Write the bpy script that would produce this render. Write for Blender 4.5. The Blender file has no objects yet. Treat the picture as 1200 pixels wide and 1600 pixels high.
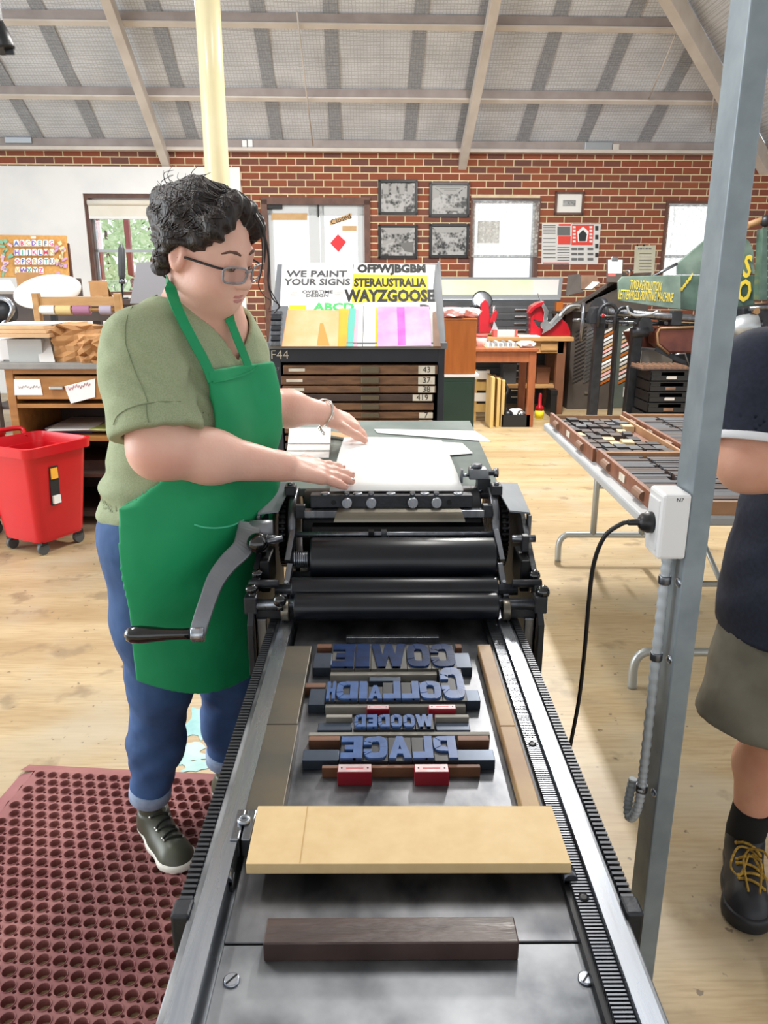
import bpy, bmesh, math, random
import numpy as np
from mathutils import Vector, Matrix
random.seed(7)
SC = bpy.context.scene
COL = SC.collection
PI = math.pi
R = math.radians

# ------------------------------------------------------------------ camera
CAM_H, CAM_F, CAM_T, CAM_YAW = 1.45, 1200.0, R(16.48), R(-0.37)
cd = bpy.data.cameras.new('camera')
cd.sensor_fit = 'VERTICAL'; cd.sensor_height = 36.0; cd.sensor_width = 27.0
cd.lens = CAM_F / 1600.0 * 36.0
cd.clip_start = 0.02; cd.clip_end = 200
cam = bpy.data.objects.new('camera', cd); COL.objects.link(cam)
cam.location = (0, 0, CAM_H); cam.rotation_euler = (PI/2 - CAM_T, 0, CAM_YAW)
SC.camera = cam

# ------------------------------------------------------------------ world: bright overcast sky
w = bpy.data.worlds.new('sky'); SC.world = w; w.use_nodes = True
bgn = w.node_tree.nodes['Background']
bgn.inputs[0].default_value = (0.93, 0.97, 1.0, 1); bgn.inputs[1].default_value = 1.22

# ------------------------------------------------------------------ lamps of the workshop: fluorescent tubes high under the roof, then an added fill light
def area(name, loc, rot, sx, sy, power, col=(1, 1, 1)):
    l = bpy.data.lights.new(name, 'AREA'); l.shape = 'RECTANGLE'; l.size = sx; l.size_y = sy
    l.energy = power; l.color = col
    o = bpy.data.objects.new(name, l); COL.objects.link(o); o.location = loc; o.rotation_euler = rot
    return o
area('tube_lamp', (-2.6, 3.0, 3.9), (0, 0, 0), 0.3, 1.5, 70, (1, 0.97, 0.92))
area('tube_lamp', (0.6, 3.2, 4.2), (0, 0, 0), 0.3, 1.5, 40, (1, 0.97, 0.92))
area('tube_lamp', (-1.8, 7.6, 3.9), (0, 0, 0), 0.3, 1.5, 90, (1, 0.97, 0.92))
area('tube_lamp', (1.5, 6.6, 3.9), (0, 0, 0), 0.16, 1.2, 270, (1, 0.97, 0.92))
area('left_fill_light', (-6.5, 2.6, 1.9), (0, -PI/2, 0), 3.2, 4.0, 230, (0.9, 0.96, 1.0))      # unseen fill light added at the left to brighten the post's left face
SC.view_settings.view_transform = 'Standard'
SC.view_settings.look = 'None'
SC.view_settings.gamma = 1.0
SC.view_settings.use_curve_mapping = False
SC.view_settings.exposure = 0.30

# ------------------------------------------------------------------ pixel rays (to lay things out at their own depth)
def ray(px, py):
    u = (px-600)/CAM_F; v = (800-py)/CAM_F
    d = Vector((u, math.cos(CAM_T)+v*math.sin(CAM_T), -math.sin(CAM_T)+v*math.cos(CAM_T)))
    return Matrix.Rotation(CAM_YAW, 3, 'Z') @ d
CAMP = Vector((0, 0, CAM_H))
def aY(px, py, y):
    d = ray(px, py); return CAMP + d*(y/d.y)
def aZ(px, py, z):
    d = ray(px, py); return CAMP + d*((z-CAM_H)/d.z)
def aP(px, py, p, n):
    d = ray(px, py); return CAMP + d*((Vector(p)-CAMP).dot(n)/d.dot(n))

# ------------------------------------------------------------------ materials
MATS = {}
def lin(c):
    if isinstance(c, str):
        c = [int(c[i:i+2], 16)/255 for i in (0, 2, 4)]
    return tuple((x/12.92 if x <= 0.04045 else ((x+0.055)/1.055)**2.4) for x in c) + (1,)
def mat(name, col, rough=0.6, metal=0.0, col2=None, scale=8, stretch=(1, 1, 1), bump=0.0, bscale=None, alpha=1.0,
        trans=0.0, coat=0.0, spec=None, detail=4, lo=0.35, hi=0.65, rvar=0.0, bdist=0.01):
    if name in MATS: return MATS[name]
    m = bpy.data.materials.new(name); MATS[name] = m; m.use_nodes = True
    nt = m.node_tree; b = nt.nodes['Principled BSDF']
    b.inputs['Base Color'].default_value = lin(col); b.inputs['Roughness'].default_value = rough
    b.inputs['Metallic'].default_value = metal
    if spec is not None: b.inputs['Specular IOR Level'].default_value = spec
    if trans: b.inputs['Transmission Weight'].default_value = trans
    if coat: b.inputs['Coat Weight'].default_value = coat; b.inputs['Coat Roughness'].default_value = 0.1
    if alpha < 1: b.inputs['Alpha'].default_value = alpha
    if col2 is not None or bump:
        tc = nt.nodes.new('ShaderNodeTexCoord'); mp = nt.nodes.new('ShaderNodeMapping')
        mp.inputs['Scale'].default_value = stretch
        nt.links.new(tc.outputs['Object'], mp.inputs[0])
        nz = nt.nodes.new('ShaderNodeTexNoise'); nz.inputs['Scale'].default_value = scale; nz.inputs['Detail'].default_value = detail
        nt.links.new(mp.outputs[0], nz.inputs['Vector'])
        if col2 is not None:
            rp = nt.nodes.new('ShaderNodeValToRGB')
            rp.color_ramp.elements[0].position = lo; rp.color_ramp.elements[0].color = lin(col)
            rp.color_ramp.elements[1].position = hi; rp.color_ramp.elements[1].color = lin(col2)
            nt.links.new(nz.outputs[0], rp.inputs[0]); nt.links.new(rp.outputs[0], b.inputs['Base Color'])
        if rvar:
            mr = nt.nodes.new('ShaderNodeMapRange'); mr.inputs[3].default_value = rough-rvar; mr.inputs[4].default_value = rough+rvar
            nt.links.new(nz.outputs[0], mr.inputs[0]); nt.links.new(mr.outputs[0], b.inputs['Roughness'])
        if bump:
            n2 = nz
            if bscale:
                n2 = nt.nodes.new('ShaderNodeTexNoise'); n2.inputs['Scale'].default_value = bscale
                nt.links.new(mp.outputs[0], n2.inputs['Vector'])
            bp = nt.nodes.new('ShaderNodeBump'); bp.inputs['Strength'].default_value = bump; bp.inputs['Distance'].default_value = bdist
            nt.links.new(n2.outputs[0], bp.inputs['Height']); nt.links.new(bp.outputs[0], b.inputs['Normal'])
    return m

# ------------------------------------------------------------------ mesh builder
def root_of(o):
    while o.parent: o = o.parent
    return o
class MB:
    def __init__(s, M=None): s.v = []; s.f = []; s.sm = []; s.M = M
    def pt(s, p):
        p = Vector(p); s.v.append(s.M @ p if s.M else p); return len(s.v)-1
    def face(s, idx, smooth=False): s.f.append(tuple(idx)); s.sm.append(smooth)
    def poly(s, pts, smooth=False): s.face([s.pt(p) for p in pts], smooth); return s
    def box(s, x0, x1, y0, y1, z0, z1, rot=None, c=None):
        P = [(x, y, z) for z in (z0, z1) for y in (y0, y1) for x in (x0, x1)]
        if rot is not None:
            c = Vector(c) if c is not None else Vector(((x0+x1)/2, (y0+y1)/2, (z0+z1)/2))
            P = [c + rot @ (Vector(p)-c) for p in P]
        i = [s.pt(p) for p in P]
        for q in ((0,2,3,1), (4,5,7,6), (0,1,5,4), (2,6,7,3), (0,4,6,2), (1,3,7,5)): s.face([i[k] for k in q])
        return s
    def cbox(s, c, sx, sy, sz, rot=None):
        c = Vector(c); return s.box(c.x-sx/2, c.x+sx/2, c.y-sy/2, c.y+sy/2, c.z-sz/2, c.z+sz/2, rot, c)
    def hexa(s, b, t):           # two quads (bottom and top rings)
        i = [s.pt(p) for p in b]; j = [s.pt(p) for p in t]; n = len(i)
        s.face(i[::-1]); s.face(j)
        for k in range(n): s.face((i[k], i[(k+1) % n], j[(k+1) % n], j[k]))
        return s
    def prism(s, poly, d):       # poly: 3D points, d: extrusion vector
        d = Vector(d); return s.hexa([Vector(p) for p in poly], [Vector(p)+d for p in poly])
    def slab(s, quad, th):       # sheet of thickness th, quad corners counter-clockwise seen from the front
        q = [Vector(p) for p in quad]; n = (q[1]-q[0]).cross(q[-1]-q[0]).normalized()
        return s.hexa([p - n*th for p in q], q)
    def ring(s, c, u, v, r, n): return [s.pt(c + u*(r*math.cos(2*PI*k/n)) + v*(r*math.sin(2*PI*k/n))) for k in range(n)]
    def lathe(s, prof, o, ax, n=16, cap=True, smooth=True):
        o = Vector(o); ax = Vector(ax).normalized()
        u = ax.orthogonal().normalized(); v = ax.cross(u)
        rings = [s.ring(o+ax*h, u, v, max(r, 1e-5), n) for r, h in prof]
        for a, b in zip(rings, rings[1:]):
            for k in range(n): s.face((a[k], a[(k+1) % n], b[(k+1) % n], b[k]), smooth)
        if cap: s.face(rings[0][::-1]); s.face(rings[-1])
        return s
    def cyl(s, a, b, r0, r1=None, n=16, smooth=True):
        a = Vector(a); b = Vector(b); d = b-a
        return s.lathe([(r0, 0), (r0 if r1 is None else r1, d.length)], a, d, n, True, smooth)
    def sphere(s, c, r, n=16, sc=(1, 1, 1)):
        c = Vector(c); sc = Vector(sc); m = max(6, n//2); rings = []
        for j in range(1, m):
            t = PI*j/m
            rings.append([s.pt(c+Vector((r*math.sin(t)*math.cos(2*PI*k/n)*sc.x, r*math.sin(t)*math.sin(2*PI*k/n)*sc.y, r*math.cos(t)*sc.z))) for k in range(n)])
        T = s.pt(c+Vector((0, 0, r*sc.z))); B = s.pt(c-Vector((0, 0, r*sc.z)))
        for k in range(n):
            s.face((T, rings[0][k], rings[0][(k+1) % n]), True); s.face((B, rings[-1][(k+1) % n], rings[-1][k]), True)
        for a, b in zip(rings, rings[1:]):
            for k in range(n): s.face((a[k], b[k], b[(k+1) % n], a[(k+1) % n]), True)
        return s
    def sweep(s, pts, sect, up=None, closed=False, smooth=False, scales=None):
        # sect: list of (a,b) in the frame (side, up) carried along pts
        P = [Vector(p) for p in pts]; n = len(P); rings = []; U = None
        for i in range(n):
            if closed: t = (P[(i+1) % n]-P[i-1]).normalized()
            else: t = (P[min(i+1, n-1)]-P[max(i-1, 0)]).normalized()
            if up is not None:
                hint = Vector(up[i]) if isinstance(up, list) else Vector(up)
                U2 = (hint - t*hint.dot(t)).normalized()
            else:
                if U is None: U = t.orthogonal().normalized()
                U2 = (U - t*U.dot(t)).normalized()
            U = U2; S = t.cross(U2); k = scales[i] if scales else 1
            rings.append([s.pt(P[i]+S*(a*k)+U2*(b*k)) for a, b in sect])
        m = len(sect)
        for i in range(n if closed else n-1):
            a = rings[i]; b = rings[(i+1) % n]
            for k in range(m): s.face((a[k], a[(k+1) % m], b[(k+1) % m], b[k]), smooth)
        if not closed: s.face(rings[0][::-1]); s.face(rings[-1])
        return s
    def tube(s, pts, r, n=8, closed=False, scales=None, up=None):
        return s.sweep(pts, [(r*math.cos(2*PI*k/n), r*math.sin(2*PI*k/n)) for k in range(n)], up, closed, True, scales)
    def build(s, name, m, parent=None, bevel=0, seg=2, origin=None, flat=False):
        V = s.v
        if parent is not None: off = root_of(parent).location.copy()
        elif origin is not None: off = Vector(origin)
        else:
            lo = [min(p[k] for p in V) for k in range(3)]; hi = [max(p[k] for p in V) for k in range(3)]
            off = Vector(((lo[0]+hi[0])/2, (lo[1]+hi[1])/2, lo[2]))
        me = bpy.data.meshes.new(name); me.from_pydata([tuple(p-off) for p in V], [], s.f)
        if not flat: me.polygons.foreach_set('use_smooth', s.sm)
        me.materials.append(m); bm = bmesh.new(); bm.from_mesh(me); bmesh.ops.recalc_face_normals(bm, faces=bm.faces); bm.to_mesh(me); bm.free()
        o = bpy.data.objects.new(name, me); COL.objects.link(o)
        if parent is not None: o.parent = parent
        else: o.location = off
        if bevel:
            b = o.modifiers.new('bevel', 'BEVEL'); b.width = bevel; b.segments = seg; b.limit_method = 'ANGLE'; b.angle_limit = R(50)
        return o
def thing(name, loc, label, cat, group=None):
    o = bpy.data.objects.new(name, None); COL.objects.link(o); o.location = loc; o.empty_display_size = 0.05
    return tag(o, label, cat, group)
def tag(o, label, cat, group=None):
    o['label'] = label; o['category'] = cat
    if group: o['group'] = group
    return o
def struct(o): o['kind'] = 'structure'; return o
def stuff(o): o['kind'] = 'stuff'; return o
def inst(name, me, parent, loc, rot=None, scale=None):
    o = bpy.data.objects.new(name, me); COL.objects.link(o); loc = Vector(loc)
    if parent is not None: o.parent = parent; loc = loc - root_of(parent).location
    o.location = loc
    if rot is not None: o.rotation_euler = rot
    if scale is not None: o.scale = scale
    return o
def frame(o, x, y=None):         # matrix with origin o, x axis along x, z axis up-ish, y = z cross x  (x: right, z: normal)
    pass
def basis(o, x, n):              # text/print frame: x to the right, n out of the surface, y up
    x = Vector(x).normalized(); n = Vector(n); n = (n - x*n.dot(x)).normalized(); y = n.cross(x)
    return Matrix(((x.x, y.x, n.x, o[0]), (x.y, y.y, n.y, o[1]), (x.z, y.z, n.z, o[2]), (0, 0, 0, 1)))
def text(name, body, M, size, m, parent=None, ext=0.0004, bold=0.0, xs=1.0, align='CENTER', spacing=1.0, mirror=False, res=3, line=1.0):
    cu = bpy.data.curves.new(name, 'FONT'); cu.body = body; cu.size = size; cu.extrude = ext; cu.offset = bold
    cu.align_x = align; cu.align_y = 'CENTER'; cu.space_character = spacing; cu.resolution_u = res; cu.space_line = line
    t = bpy.data.objects.new(name, cu)
    me = bpy.data.meshes.new_from_object(t); bpy.data.objects.remove(t); bpy.data.curves.remove(cu)
    S = Matrix.Diagonal((-xs if mirror else xs, 1, 1, 1))
    off = Matrix.Translation(-root_of(parent).location) if parent is not None else Matrix.Identity(4)
    me.transform(off @ M @ S)
    if mirror: me.flip_normals()
    me.materials.clear(); me.materials.append(m); me.name = name
    o = bpy.data.objects.new(name, me); COL.objects.link(o)
    if parent is not None: o.parent = parent
    return o
# ================================================================== structure
WPHI = R(1.85)
WM = Matrix.Translation((0, 11.0, 0)) @ Matrix.Rotation(WPHI, 4, 'Z')      # wall frame: x along wall, -y into the room
WMI = WM.inverted()
WN = (WM.to_3x3() @ Vector((0, -1, 0))).normalized()
def aW(px, py, t=0.0):          # point on the wall plane (t metres in front of it), in wall coordinates (s, z)
    p = aP(px, py, WM @ Vector((0, -t, 0)), WN); q = WMI @ p
    return q.x, q.z
EAVE = 3.10
TAN = 0.566

m_floor = mat('vinyl_floor', 'd9bd92', 0.42, col2='c6a878', scale=1.1, stretch=(0.5, 3, 1), detail=9, lo=0.3, hi=0.7)
def floor_nodes(m):
    nt = m.node_tree; b = nt.nodes['Principled BSDF']; L = nt.links
    tc = nt.nodes.new('ShaderNodeTexCoord')
    def noise(scale, st, det=6):
        mp = nt.nodes.new('ShaderNodeMapping'); mp.inputs['Scale'].default_value = st; L.new(tc.outputs['Object'], mp.inputs[0])
        n = nt.nodes.new('ShaderNodeTexNoise'); n.inputs['Scale'].default_value = scale; n.inputs['Detail'].default_value = det
        L.new(mp.outputs[0], n.inputs['Vector']); return n.outputs[0]
    def ramp(src, a, ca, bb, cb):
        r = nt.nodes.new('ShaderNodeValToRGB'); r.color_ramp.elements[0].position = a; r.color_ramp.elements[1].position = bb
        r.color_ramp.elements[0].color = ca; r.color_ramp.elements[1].color = cb; L.new(src, r.inputs[0]); return r.outputs[0]
    def mix(f, a, c):
        x = nt.nodes.new('ShaderNodeMix'); x.data_type = 'RGBA'; L.new(f, x.inputs[0]); L.new(a, x.inputs[6])
        if isinstance(c, tuple): x.inputs[7].default_value = c
        else: L.new(c, x.inputs[7])
        return x.outputs[2]
    W1 = (1, 1, 1, 1); W0 = (0, 0, 0, 1)
    base = ramp(noise(1.2, (0.4, 5, 1), 10), 0.32, lin('a68e69'), 0.68, lin('c2ad88'))
    fine = ramp(noise(14, (0.6, 6, 1), 6), 0.42, W0, 0.72, (0.5, 0.5, 0.5, 1))
    c = mix(fine, base, lin('8f744e'))
    c = mix(ramp(noise(1.6, (1, 1, 1), 5), 0.50, W0, 0.66, (0.6, 0.6, 0.6, 1)), c, lin('b3aa96'))      # worn grey patches
    c = mix(ramp(noise(5, (1, 1, 1), 8), 0.60, W0, 0.68, (0.6, 0.6, 0.6, 1)), c, lin('7d6a50'))       # ink spots
    c = mix(ramp(noise(30, (1, 1, 1), 2), 0.69, W0, 0.73, (0.7, 0.7, 0.7, 1)), c, lin('4f4238'))
    L.new(c, b.inputs['Base Color'])
floor_nodes(m_floor)
mb = MB(); mb.box(-9, 8, -4, 11.2, -0.1, 0.0)
struct(mb.build('floor', m_floor, origin=(0, 0, 0)))
# teal paint spill by the press
m_spill = mat('teal_paint', '6aa9ad', 0.35, col2='a9cbbf', scale=6)
sp = MB(); c = aZ(305, 1160, 0.0)
def blob(mb, cx, cy, rx, ry, z, seed, n=28):
    rr = random.Random(seed); ph = [rr.random()*6.28 for _ in range(4)]
    mb.poly([(cx+rx*math.cos(a)*(1+.28*math.sin(3*a+ph[0])+.16*math.sin(5*a+ph[1])), cy+ry*math.sin(a)*(1+.22*math.sin(2*a+ph[2])+.15*math.sin(7*a+ph[3])), z) for a in [2*PI*k/n for k in range(n)]])
blob(sp, c.x+.0, c.y+.12, .07, .11, .0015, 3); blob(sp, c.x-.02, c.y-.06, .075, .05, .0016, 5); blob(sp, c.x+.03, c.y-.13, .045, .035, .0017, 8)
tag(sp.build('paint_spill', m_spill), 'teal paint spill dried on the floor behind the apron', 'paint spill')

# ---- openings in the back wall (s0, s1, z0, z1) from the photograph
def opening(px0, px1, py, z0):
    s0, z1 = aW(px0, py); s1, _ = aW(px1, py); return [s0, s1, z0, z1]
OP_W1 = opening(131, 256, 303, 1.32)
OP_D = opening(410, 576, 312, 0.0)
OP_W2 = opening(736, 845, 309, 1.38)
OP_W3 = opening(1041, 1150, 314, 1.38)
OPS = [OP_W1, OP_D, OP_W2, OP_W3]
S0, S1 = -8.6, 7.6
def wall_cells(s0, s1, z0, z1, ops):
    ss = sorted({s0, s1, *[v for o in ops for v in o[:2] if s0 < v < s1]}); zz = sorted({z0, z1, *[v for o in ops for v in o[2:] if z0 < v < z1]})
    for a, b in zip(ss, ss[1:]):
        for c, d in zip(zz, zz[1:]):
            m_, n_ = (a+b)/2, (c+d)/2
            if not any(o[0] < m_ < o[1] and o[2] < n_ < o[3] for o in ops): yield a, b, c, d
m_mortar = mat('mortar', 'e6d6b4', 0.9, col2='d8c49c', scale=12)
mb = MB(WM)
for a, b, c, d in wall_cells(S0, S1, 0.0, EAVE+.12, OPS): mb.box(a, b, 0.0, 0.22, c, d)
wall_back = struct(mb.build('wall_back', m_mortar, origin=(0, 0, 0)))
# bricks
m_brick = mat('brick', '7d4632', 0.85, col2='8f4f38', scale=20, bump=0.25, bscale=60)
def brick_nodes(m):
    nt = m.node_tree; b = nt.nodes['Principled BSDF']; L = nt.links
    oi = nt.nodes.new('ShaderNodeObjectInfo'); ge = nt.nodes.new('ShaderNodeNewGeometry')
    ad = nt.nodes.new('ShaderNodeMath'); ad.operation = 'ADD'; L.new(oi.outputs['Random'], ad.inputs[0]); L.new(ge.outputs['Random Per Island'], ad.inputs[1])
    fr = nt.nodes.new('ShaderNodeMath'); fr.operation = 'FRACT'; L.new(ad.outputs[0], fr.inputs[0])
    rp = nt.nodes.new('ShaderNodeValToRGB'); e = rp.color_ramp; e.interpolation = 'CONSTANT'
    for i, (p, c) in enumerate([(0, '8c4a33'), (.18, '7a4534'), (.34, '9a563a'), (.5, '6f4a41'), (.62, '86503a'), (.76, '945037'), (.88, '5d4543')]):
        el = e.elements[i] if i < 2 else e.elements.new(p); el.position = p; el.color = lin(c)
    L.new(fr.outputs[0], rp.inputs[0])
    old = b.inputs['Base Color'].links[0].from_socket
    mx = nt.nodes.new('ShaderNodeMix'); mx.data_type = 'RGBA'; mx.inputs[0].default_value = 0.35
    L.new(rp.outputs[0], mx.inputs[6]); L.new(old, mx.inputs[7]); L.new(mx.outputs[2], b.inputs['Base Color'])
brick_nodes(m_brick)
PANEL = [S0, aW(377, 300)[0], 0.0, aW(200, 261)[1]]
BL, BH, JT = 0.24, 0.0875, 0.0145
bricks = []
nc = int((EAVE+.1)/BH)
for ci in range(nc+1):
    z1 = EAVE+.02-ci*BH; z0 = z1-BH+JT
    if z0 < 0.05: break
    s = -8.4 + (BL/2 if ci % 2 else 0)
    while s < 6.6:
        a, b = s, s+BL-JT; s += BL
        cuts = [(o[0], o[1]) for o in OPS if (z0+z1)/2 < o[3] and z1 > o[2]]
        if z1 < PANEL[3]: cuts.append((PANEL[0], PANEL[1]-.02))
        segs = [(a, b)]
        for c0, c1 in cuts:
            ns = []
            for x, y in segs:
                if c1 <= x or c0 >= y: ns.append((x, y)); continue
                if x < c0: ns.append((x, c0))
                if y > c1: ns.append((c1, y))
            segs = ns
        for x, y in segs:
            if y-x > 0.03: bricks.append((x, y, z0, z1))
def brick_rank(bk):
    q = WM @ Vector(((bk[0]+bk[1])/2, 0, bk[2])); px = 592+1200*q.x/(q.y*.95)
    full = (bk[1]-bk[0]) > .2
    shown = (380 < px < 1110) and bk[2] > 2.0
    return (shown and full, full and 0 < px < 1200 and bk[2] > 2.8, full, bk[2])
bricks.sort(key=brick_rank, reverse=True)
bmesh_full = MB().box(-(BL-JT)/2, (BL-JT)/2, -0.004, 0.02, 0, BH-JT)
tmp = bmesh_full.build('brick', m_brick, origin=(0, 0, 0)); brick_me = tmp.data; bpy.data.objects.remove(tmp)
rest = MB(WM); nb = 0
for a, b, c, d in bricks:
    if nb < 300 and b-a > .2:
        o = inst('brick', brick_me, wall_back, WM @ Vector(((a+b)/2, random.uniform(-.0025, .001), c)), (0, 0, WPHI)); nb += 1
    else: rest.box(a, b, -0.004, 0.02, c, d)
stuff(rest.build('brick_courses', m_brick, wall_back))
# white lining panel on the left of the wall
m_panel = mat('white_panel', 'f0f1f1', 0.5, col2='e6e8ea', scale=2)
mb = MB(WM)
for a, b, c, d in wall_cells(PANEL[0], PANEL[1], 0.0, PANEL[3], [OP_W1]): mb.box(a, b, -0.05, 0.0, c, d)
struct(mb.build('wall_lining', m_panel, origin=(0, 0, 0)))

# ---- windows
m_fbrown = mat('brown_timber', '6b4a3d', 0.5, col2='5a3c32', scale=10)
m_alu = mat('grey_aluminium', 'aeb4ba', 0.35, 0.6)
m_white = mat('white_paint', 'eceeee', 0.4)
m_glass = bpy.data.materials.new('window_glass'); m_glass.use_nodes = True
nt = m_glass.node_tree; nt.nodes.clear()
o_ = nt.nodes.new('ShaderNodeOutputMaterial'); tr = nt.nodes.new('ShaderNodeBsdfTransparent'); gl = nt.nodes.new('ShaderNodeBsdfGlossy'); gl.inputs['Roughness'].default_value = 0.02
mx = nt.nodes.new('ShaderNodeMixShader'); mx.inputs[0].default_value = 0.06
nt.links.new(tr.outputs[0], mx.inputs[1]); nt.links.new(gl.outputs[0], mx.inputs[2]); nt.links.new(mx.outputs[0], o_.inputs[0])
def window(n, op, m_f, rail_py=None, px=0):
    s0, s1, z0, z1 = op; fw = 0.05
    w_ = MB(WM); w_.box(s0, s0+fw, -.02, .2, z0, z1); w_.box(s1-fw, s1, -.02, .2, z0, z1); w_.box(s0, s1, -.025, .2, z1-fw, z1); w_.box(s0, s1, -.06, .2, z0, z0+.04)
    root = struct(w_.build('window_%d' % n, m_f, origin=(0, 0, 0)))
    zr = aW(px, rail_py, -.1)[1]
    fr = MB(WM); a, b = s0+fw, s1-fw
    fr.box(a, a+.03, .08, .12, z0+.04, z1-fw); fr.box(b-.03, b, .08, .12, z0+.04, z1-fw); fr.box(a, b, .08, .12, zr-.018, zr+.018)
    fr.build('sash', m_alu, root)
    MB(WM).box(a, b, .097, .103, zr, z1-fw).build('pane', m_glass, root)
    MB(WM).box(a, b, .107, .113, z0+.04, zr).build('pane', m_glass, root)
    return root
window(1, OP_W1, m_fbrown, 392, 200); window(2, OP_W2, m_fbrown, 401, 790); window(3, OP_W3, m_fbrown, 401, 1075)
# roller blind on window 1
m_blind = mat('blind_cloth', 'eeeae0', 0.8, col2='e4dfd2', scale=3)
a, b, z1 = OP_W1[0]+.05, OP_W1[1]-.05, OP_W1[3]-.06
t = thing('roller_blind', WM @ Vector(((a+b)/2, -.04, z1)), 'white roller blind pulled a third down the left window', 'blind')
zb = aW(190, 340)[1]
MB(WM).box(a, b, -.035, -.031, zb, z1-.04).build('blind_cloth', m_blind, t)
MB(WM).cyl((a, -.04, z1-.05), (b, -.04, z1-.05), .035, n=14).build('roller', m_blind, t)
MB(WM).box(a, b, -.045, -.025, zb-.02, zb+.01).build('bottom_rail', m_white, t, bevel=.004)
# lace curtains on windows 2 and 3
m_lace = bpy.data.materials.new('lace'); m_lace.use_nodes = True
nt = m_lace.node_tree; b_ = nt.nodes['Principled BSDF']; b_.inputs['Base Color'].default_value = (.92, .93, .88, 1); b_.inputs['Roughness'].default_value = .9
b_.inputs['Alpha'].default_value = .5
trl = nt.nodes.new('ShaderNodeBsdfTranslucent'); trl.inputs[0].default_value = (.9, .92, .88, 1); ms = nt.nodes.new('ShaderNodeMixShader'); ms.inputs[0].default_value = .5
tp = nt.nodes.new('ShaderNodeBsdfTransparent'); m2 = nt.nodes.new('ShaderNodeMixShader')
vn = nt.nodes.new('ShaderNodeTexVoronoi'); vn.inputs['Scale'].default_value = 22; tcn = nt.nodes.new('ShaderNodeTexCoord'); nt.links.new(tcn.outputs['Object'], vn.inputs['Vector'])
rpn = nt.nodes.new('ShaderNodeMapRange'); rpn.inputs[1].default_value = .1; rpn.inputs[2].default_value = .6; rpn.inputs[3].default_value = .75; rpn.inputs[4].default_value = .25
nt.links.new(vn.outputs['Distance'], rpn.inputs[0])
b_.inputs['Alpha'].default_value = 1
nt.links.new(b_.outputs[0], ms.inputs[1]); nt.links.new(trl.outputs[0], ms.inputs[2])
nt.links.new(rpn.outputs[0], m2.inputs[0]); nt.links.new(tp.outputs[0], m2.inputs[1]); nt.links.new(ms.outputs[0], m2.inputs[2])
nt.links.new(m2.outputs[0], nt.nodes['Material Output'].inputs[0])
def curtain(op, label, zbot):
    s0, s1 = op[0]+.02, op[1]-.02; n = 60; mb = MB(WM); rows = []
    for z in (op[3]-.05, (op[3]+zbot)/2, zbot):
        rows.append([mb.pt((s0+(s1-s0)*k/n, -.05+.014*math.sin(k*1.05)+.006*math.sin(k*.37), z)) for k in range(n+1)])
    for A, B in zip(rows, rows[1:]):
        for k in range(n): mb.face((A[k], A[k+1], B[k+1], B[k]), True)
    t = thing('lace_curtain', WM @ Vector(((s0+s1)/2, -.05, zbot)), label, 'curtain', 'lace curtains')
    mb.build('lace_cloth', m_lace, t)
    MB(WM).cyl((s0, -.05, op[3]-.045), (s1, -.05, op[3]-.045), .008, n=8).build('curtain_wire', m_alu, t)
curtain(OP_W2, 'sheer lace curtain on the window above the light table', aW(790, 402)[1])
curtain(OP_W3, 'sheer lace curtain on the window behind the green printing machine', OP_W3[2]+.05)
m_paper = mat('white_paper', 'f3f3f1', 0.7, col2='ebebea', scale=3)
m_pgrey = mat('grey_paper', 'c9c6c3', 0.8)
s0, z1 = aW(747, 345, -.08); s1, z0 = aW(780, 380, -.08)
tag(MB(WM).box(s0, s1, .085, .09, z0, z1).build('paper_sheet', m_pgrey), 'grey paper sheet stuck behind the lace of the window', 'paper')

# ---- double glazed door
s0, s1, z0, z1 = OP_D
mb = MB(WM); mb.box(s0-.02, s0+.06, -.03, .2, 0, z1); mb.box(s1-.06, s1+.02, -.03, .2, 0, z1); mb.box(s0-.02, s1+.02, -.03, .2, z1-.06, z1+.03)
door = struct(mb.build('door_1', m_fbrown, origin=(0, 0, 0)))
m_leaf = mat('door_paint', 'c9ced2', 0.4)
mid = aW(499, 330)[0]
for (a, b) in ((s0+.06, mid), (mid, s1-.06)):
    lf = MB(WM); sl_, sr_ = (.065, .145) if a < mid-.01 else (.06, .09)
    lf.box(a+.005, a+sl_, .03, .07, .02, z1-.065); lf.box(b-sr_, b-.005, .03, .07, .02, z1-.065)
    lf.box(a, b, .03, .07, z1-.19, z1-.065); lf.box(a, b, .03, .07, .02, .3)
    leaf = lf.build('door_leaf', m_leaf, door)
    MB(WM).box(a+sl_, b-sr_, .047, .053, .3, z1-.19).build('pane', m_glass, leaf)
m_black = mat('black_metal', '1c1d20', 0.4, 0.3)
a0, zc = aW(417, 322); a1, _ = aW(441, 322)
MB(WM).box(a0, a1, -.01, .03, zc-.035, zc+.035).build('door_closer', m_black, door, bevel=.006)
a0, zc = aW(497, 326)
MB(WM).box(a0-.008, a0+.008, .0, .03, zc-.1, zc+.1).build('door_bolt', m_black, door)
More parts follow.
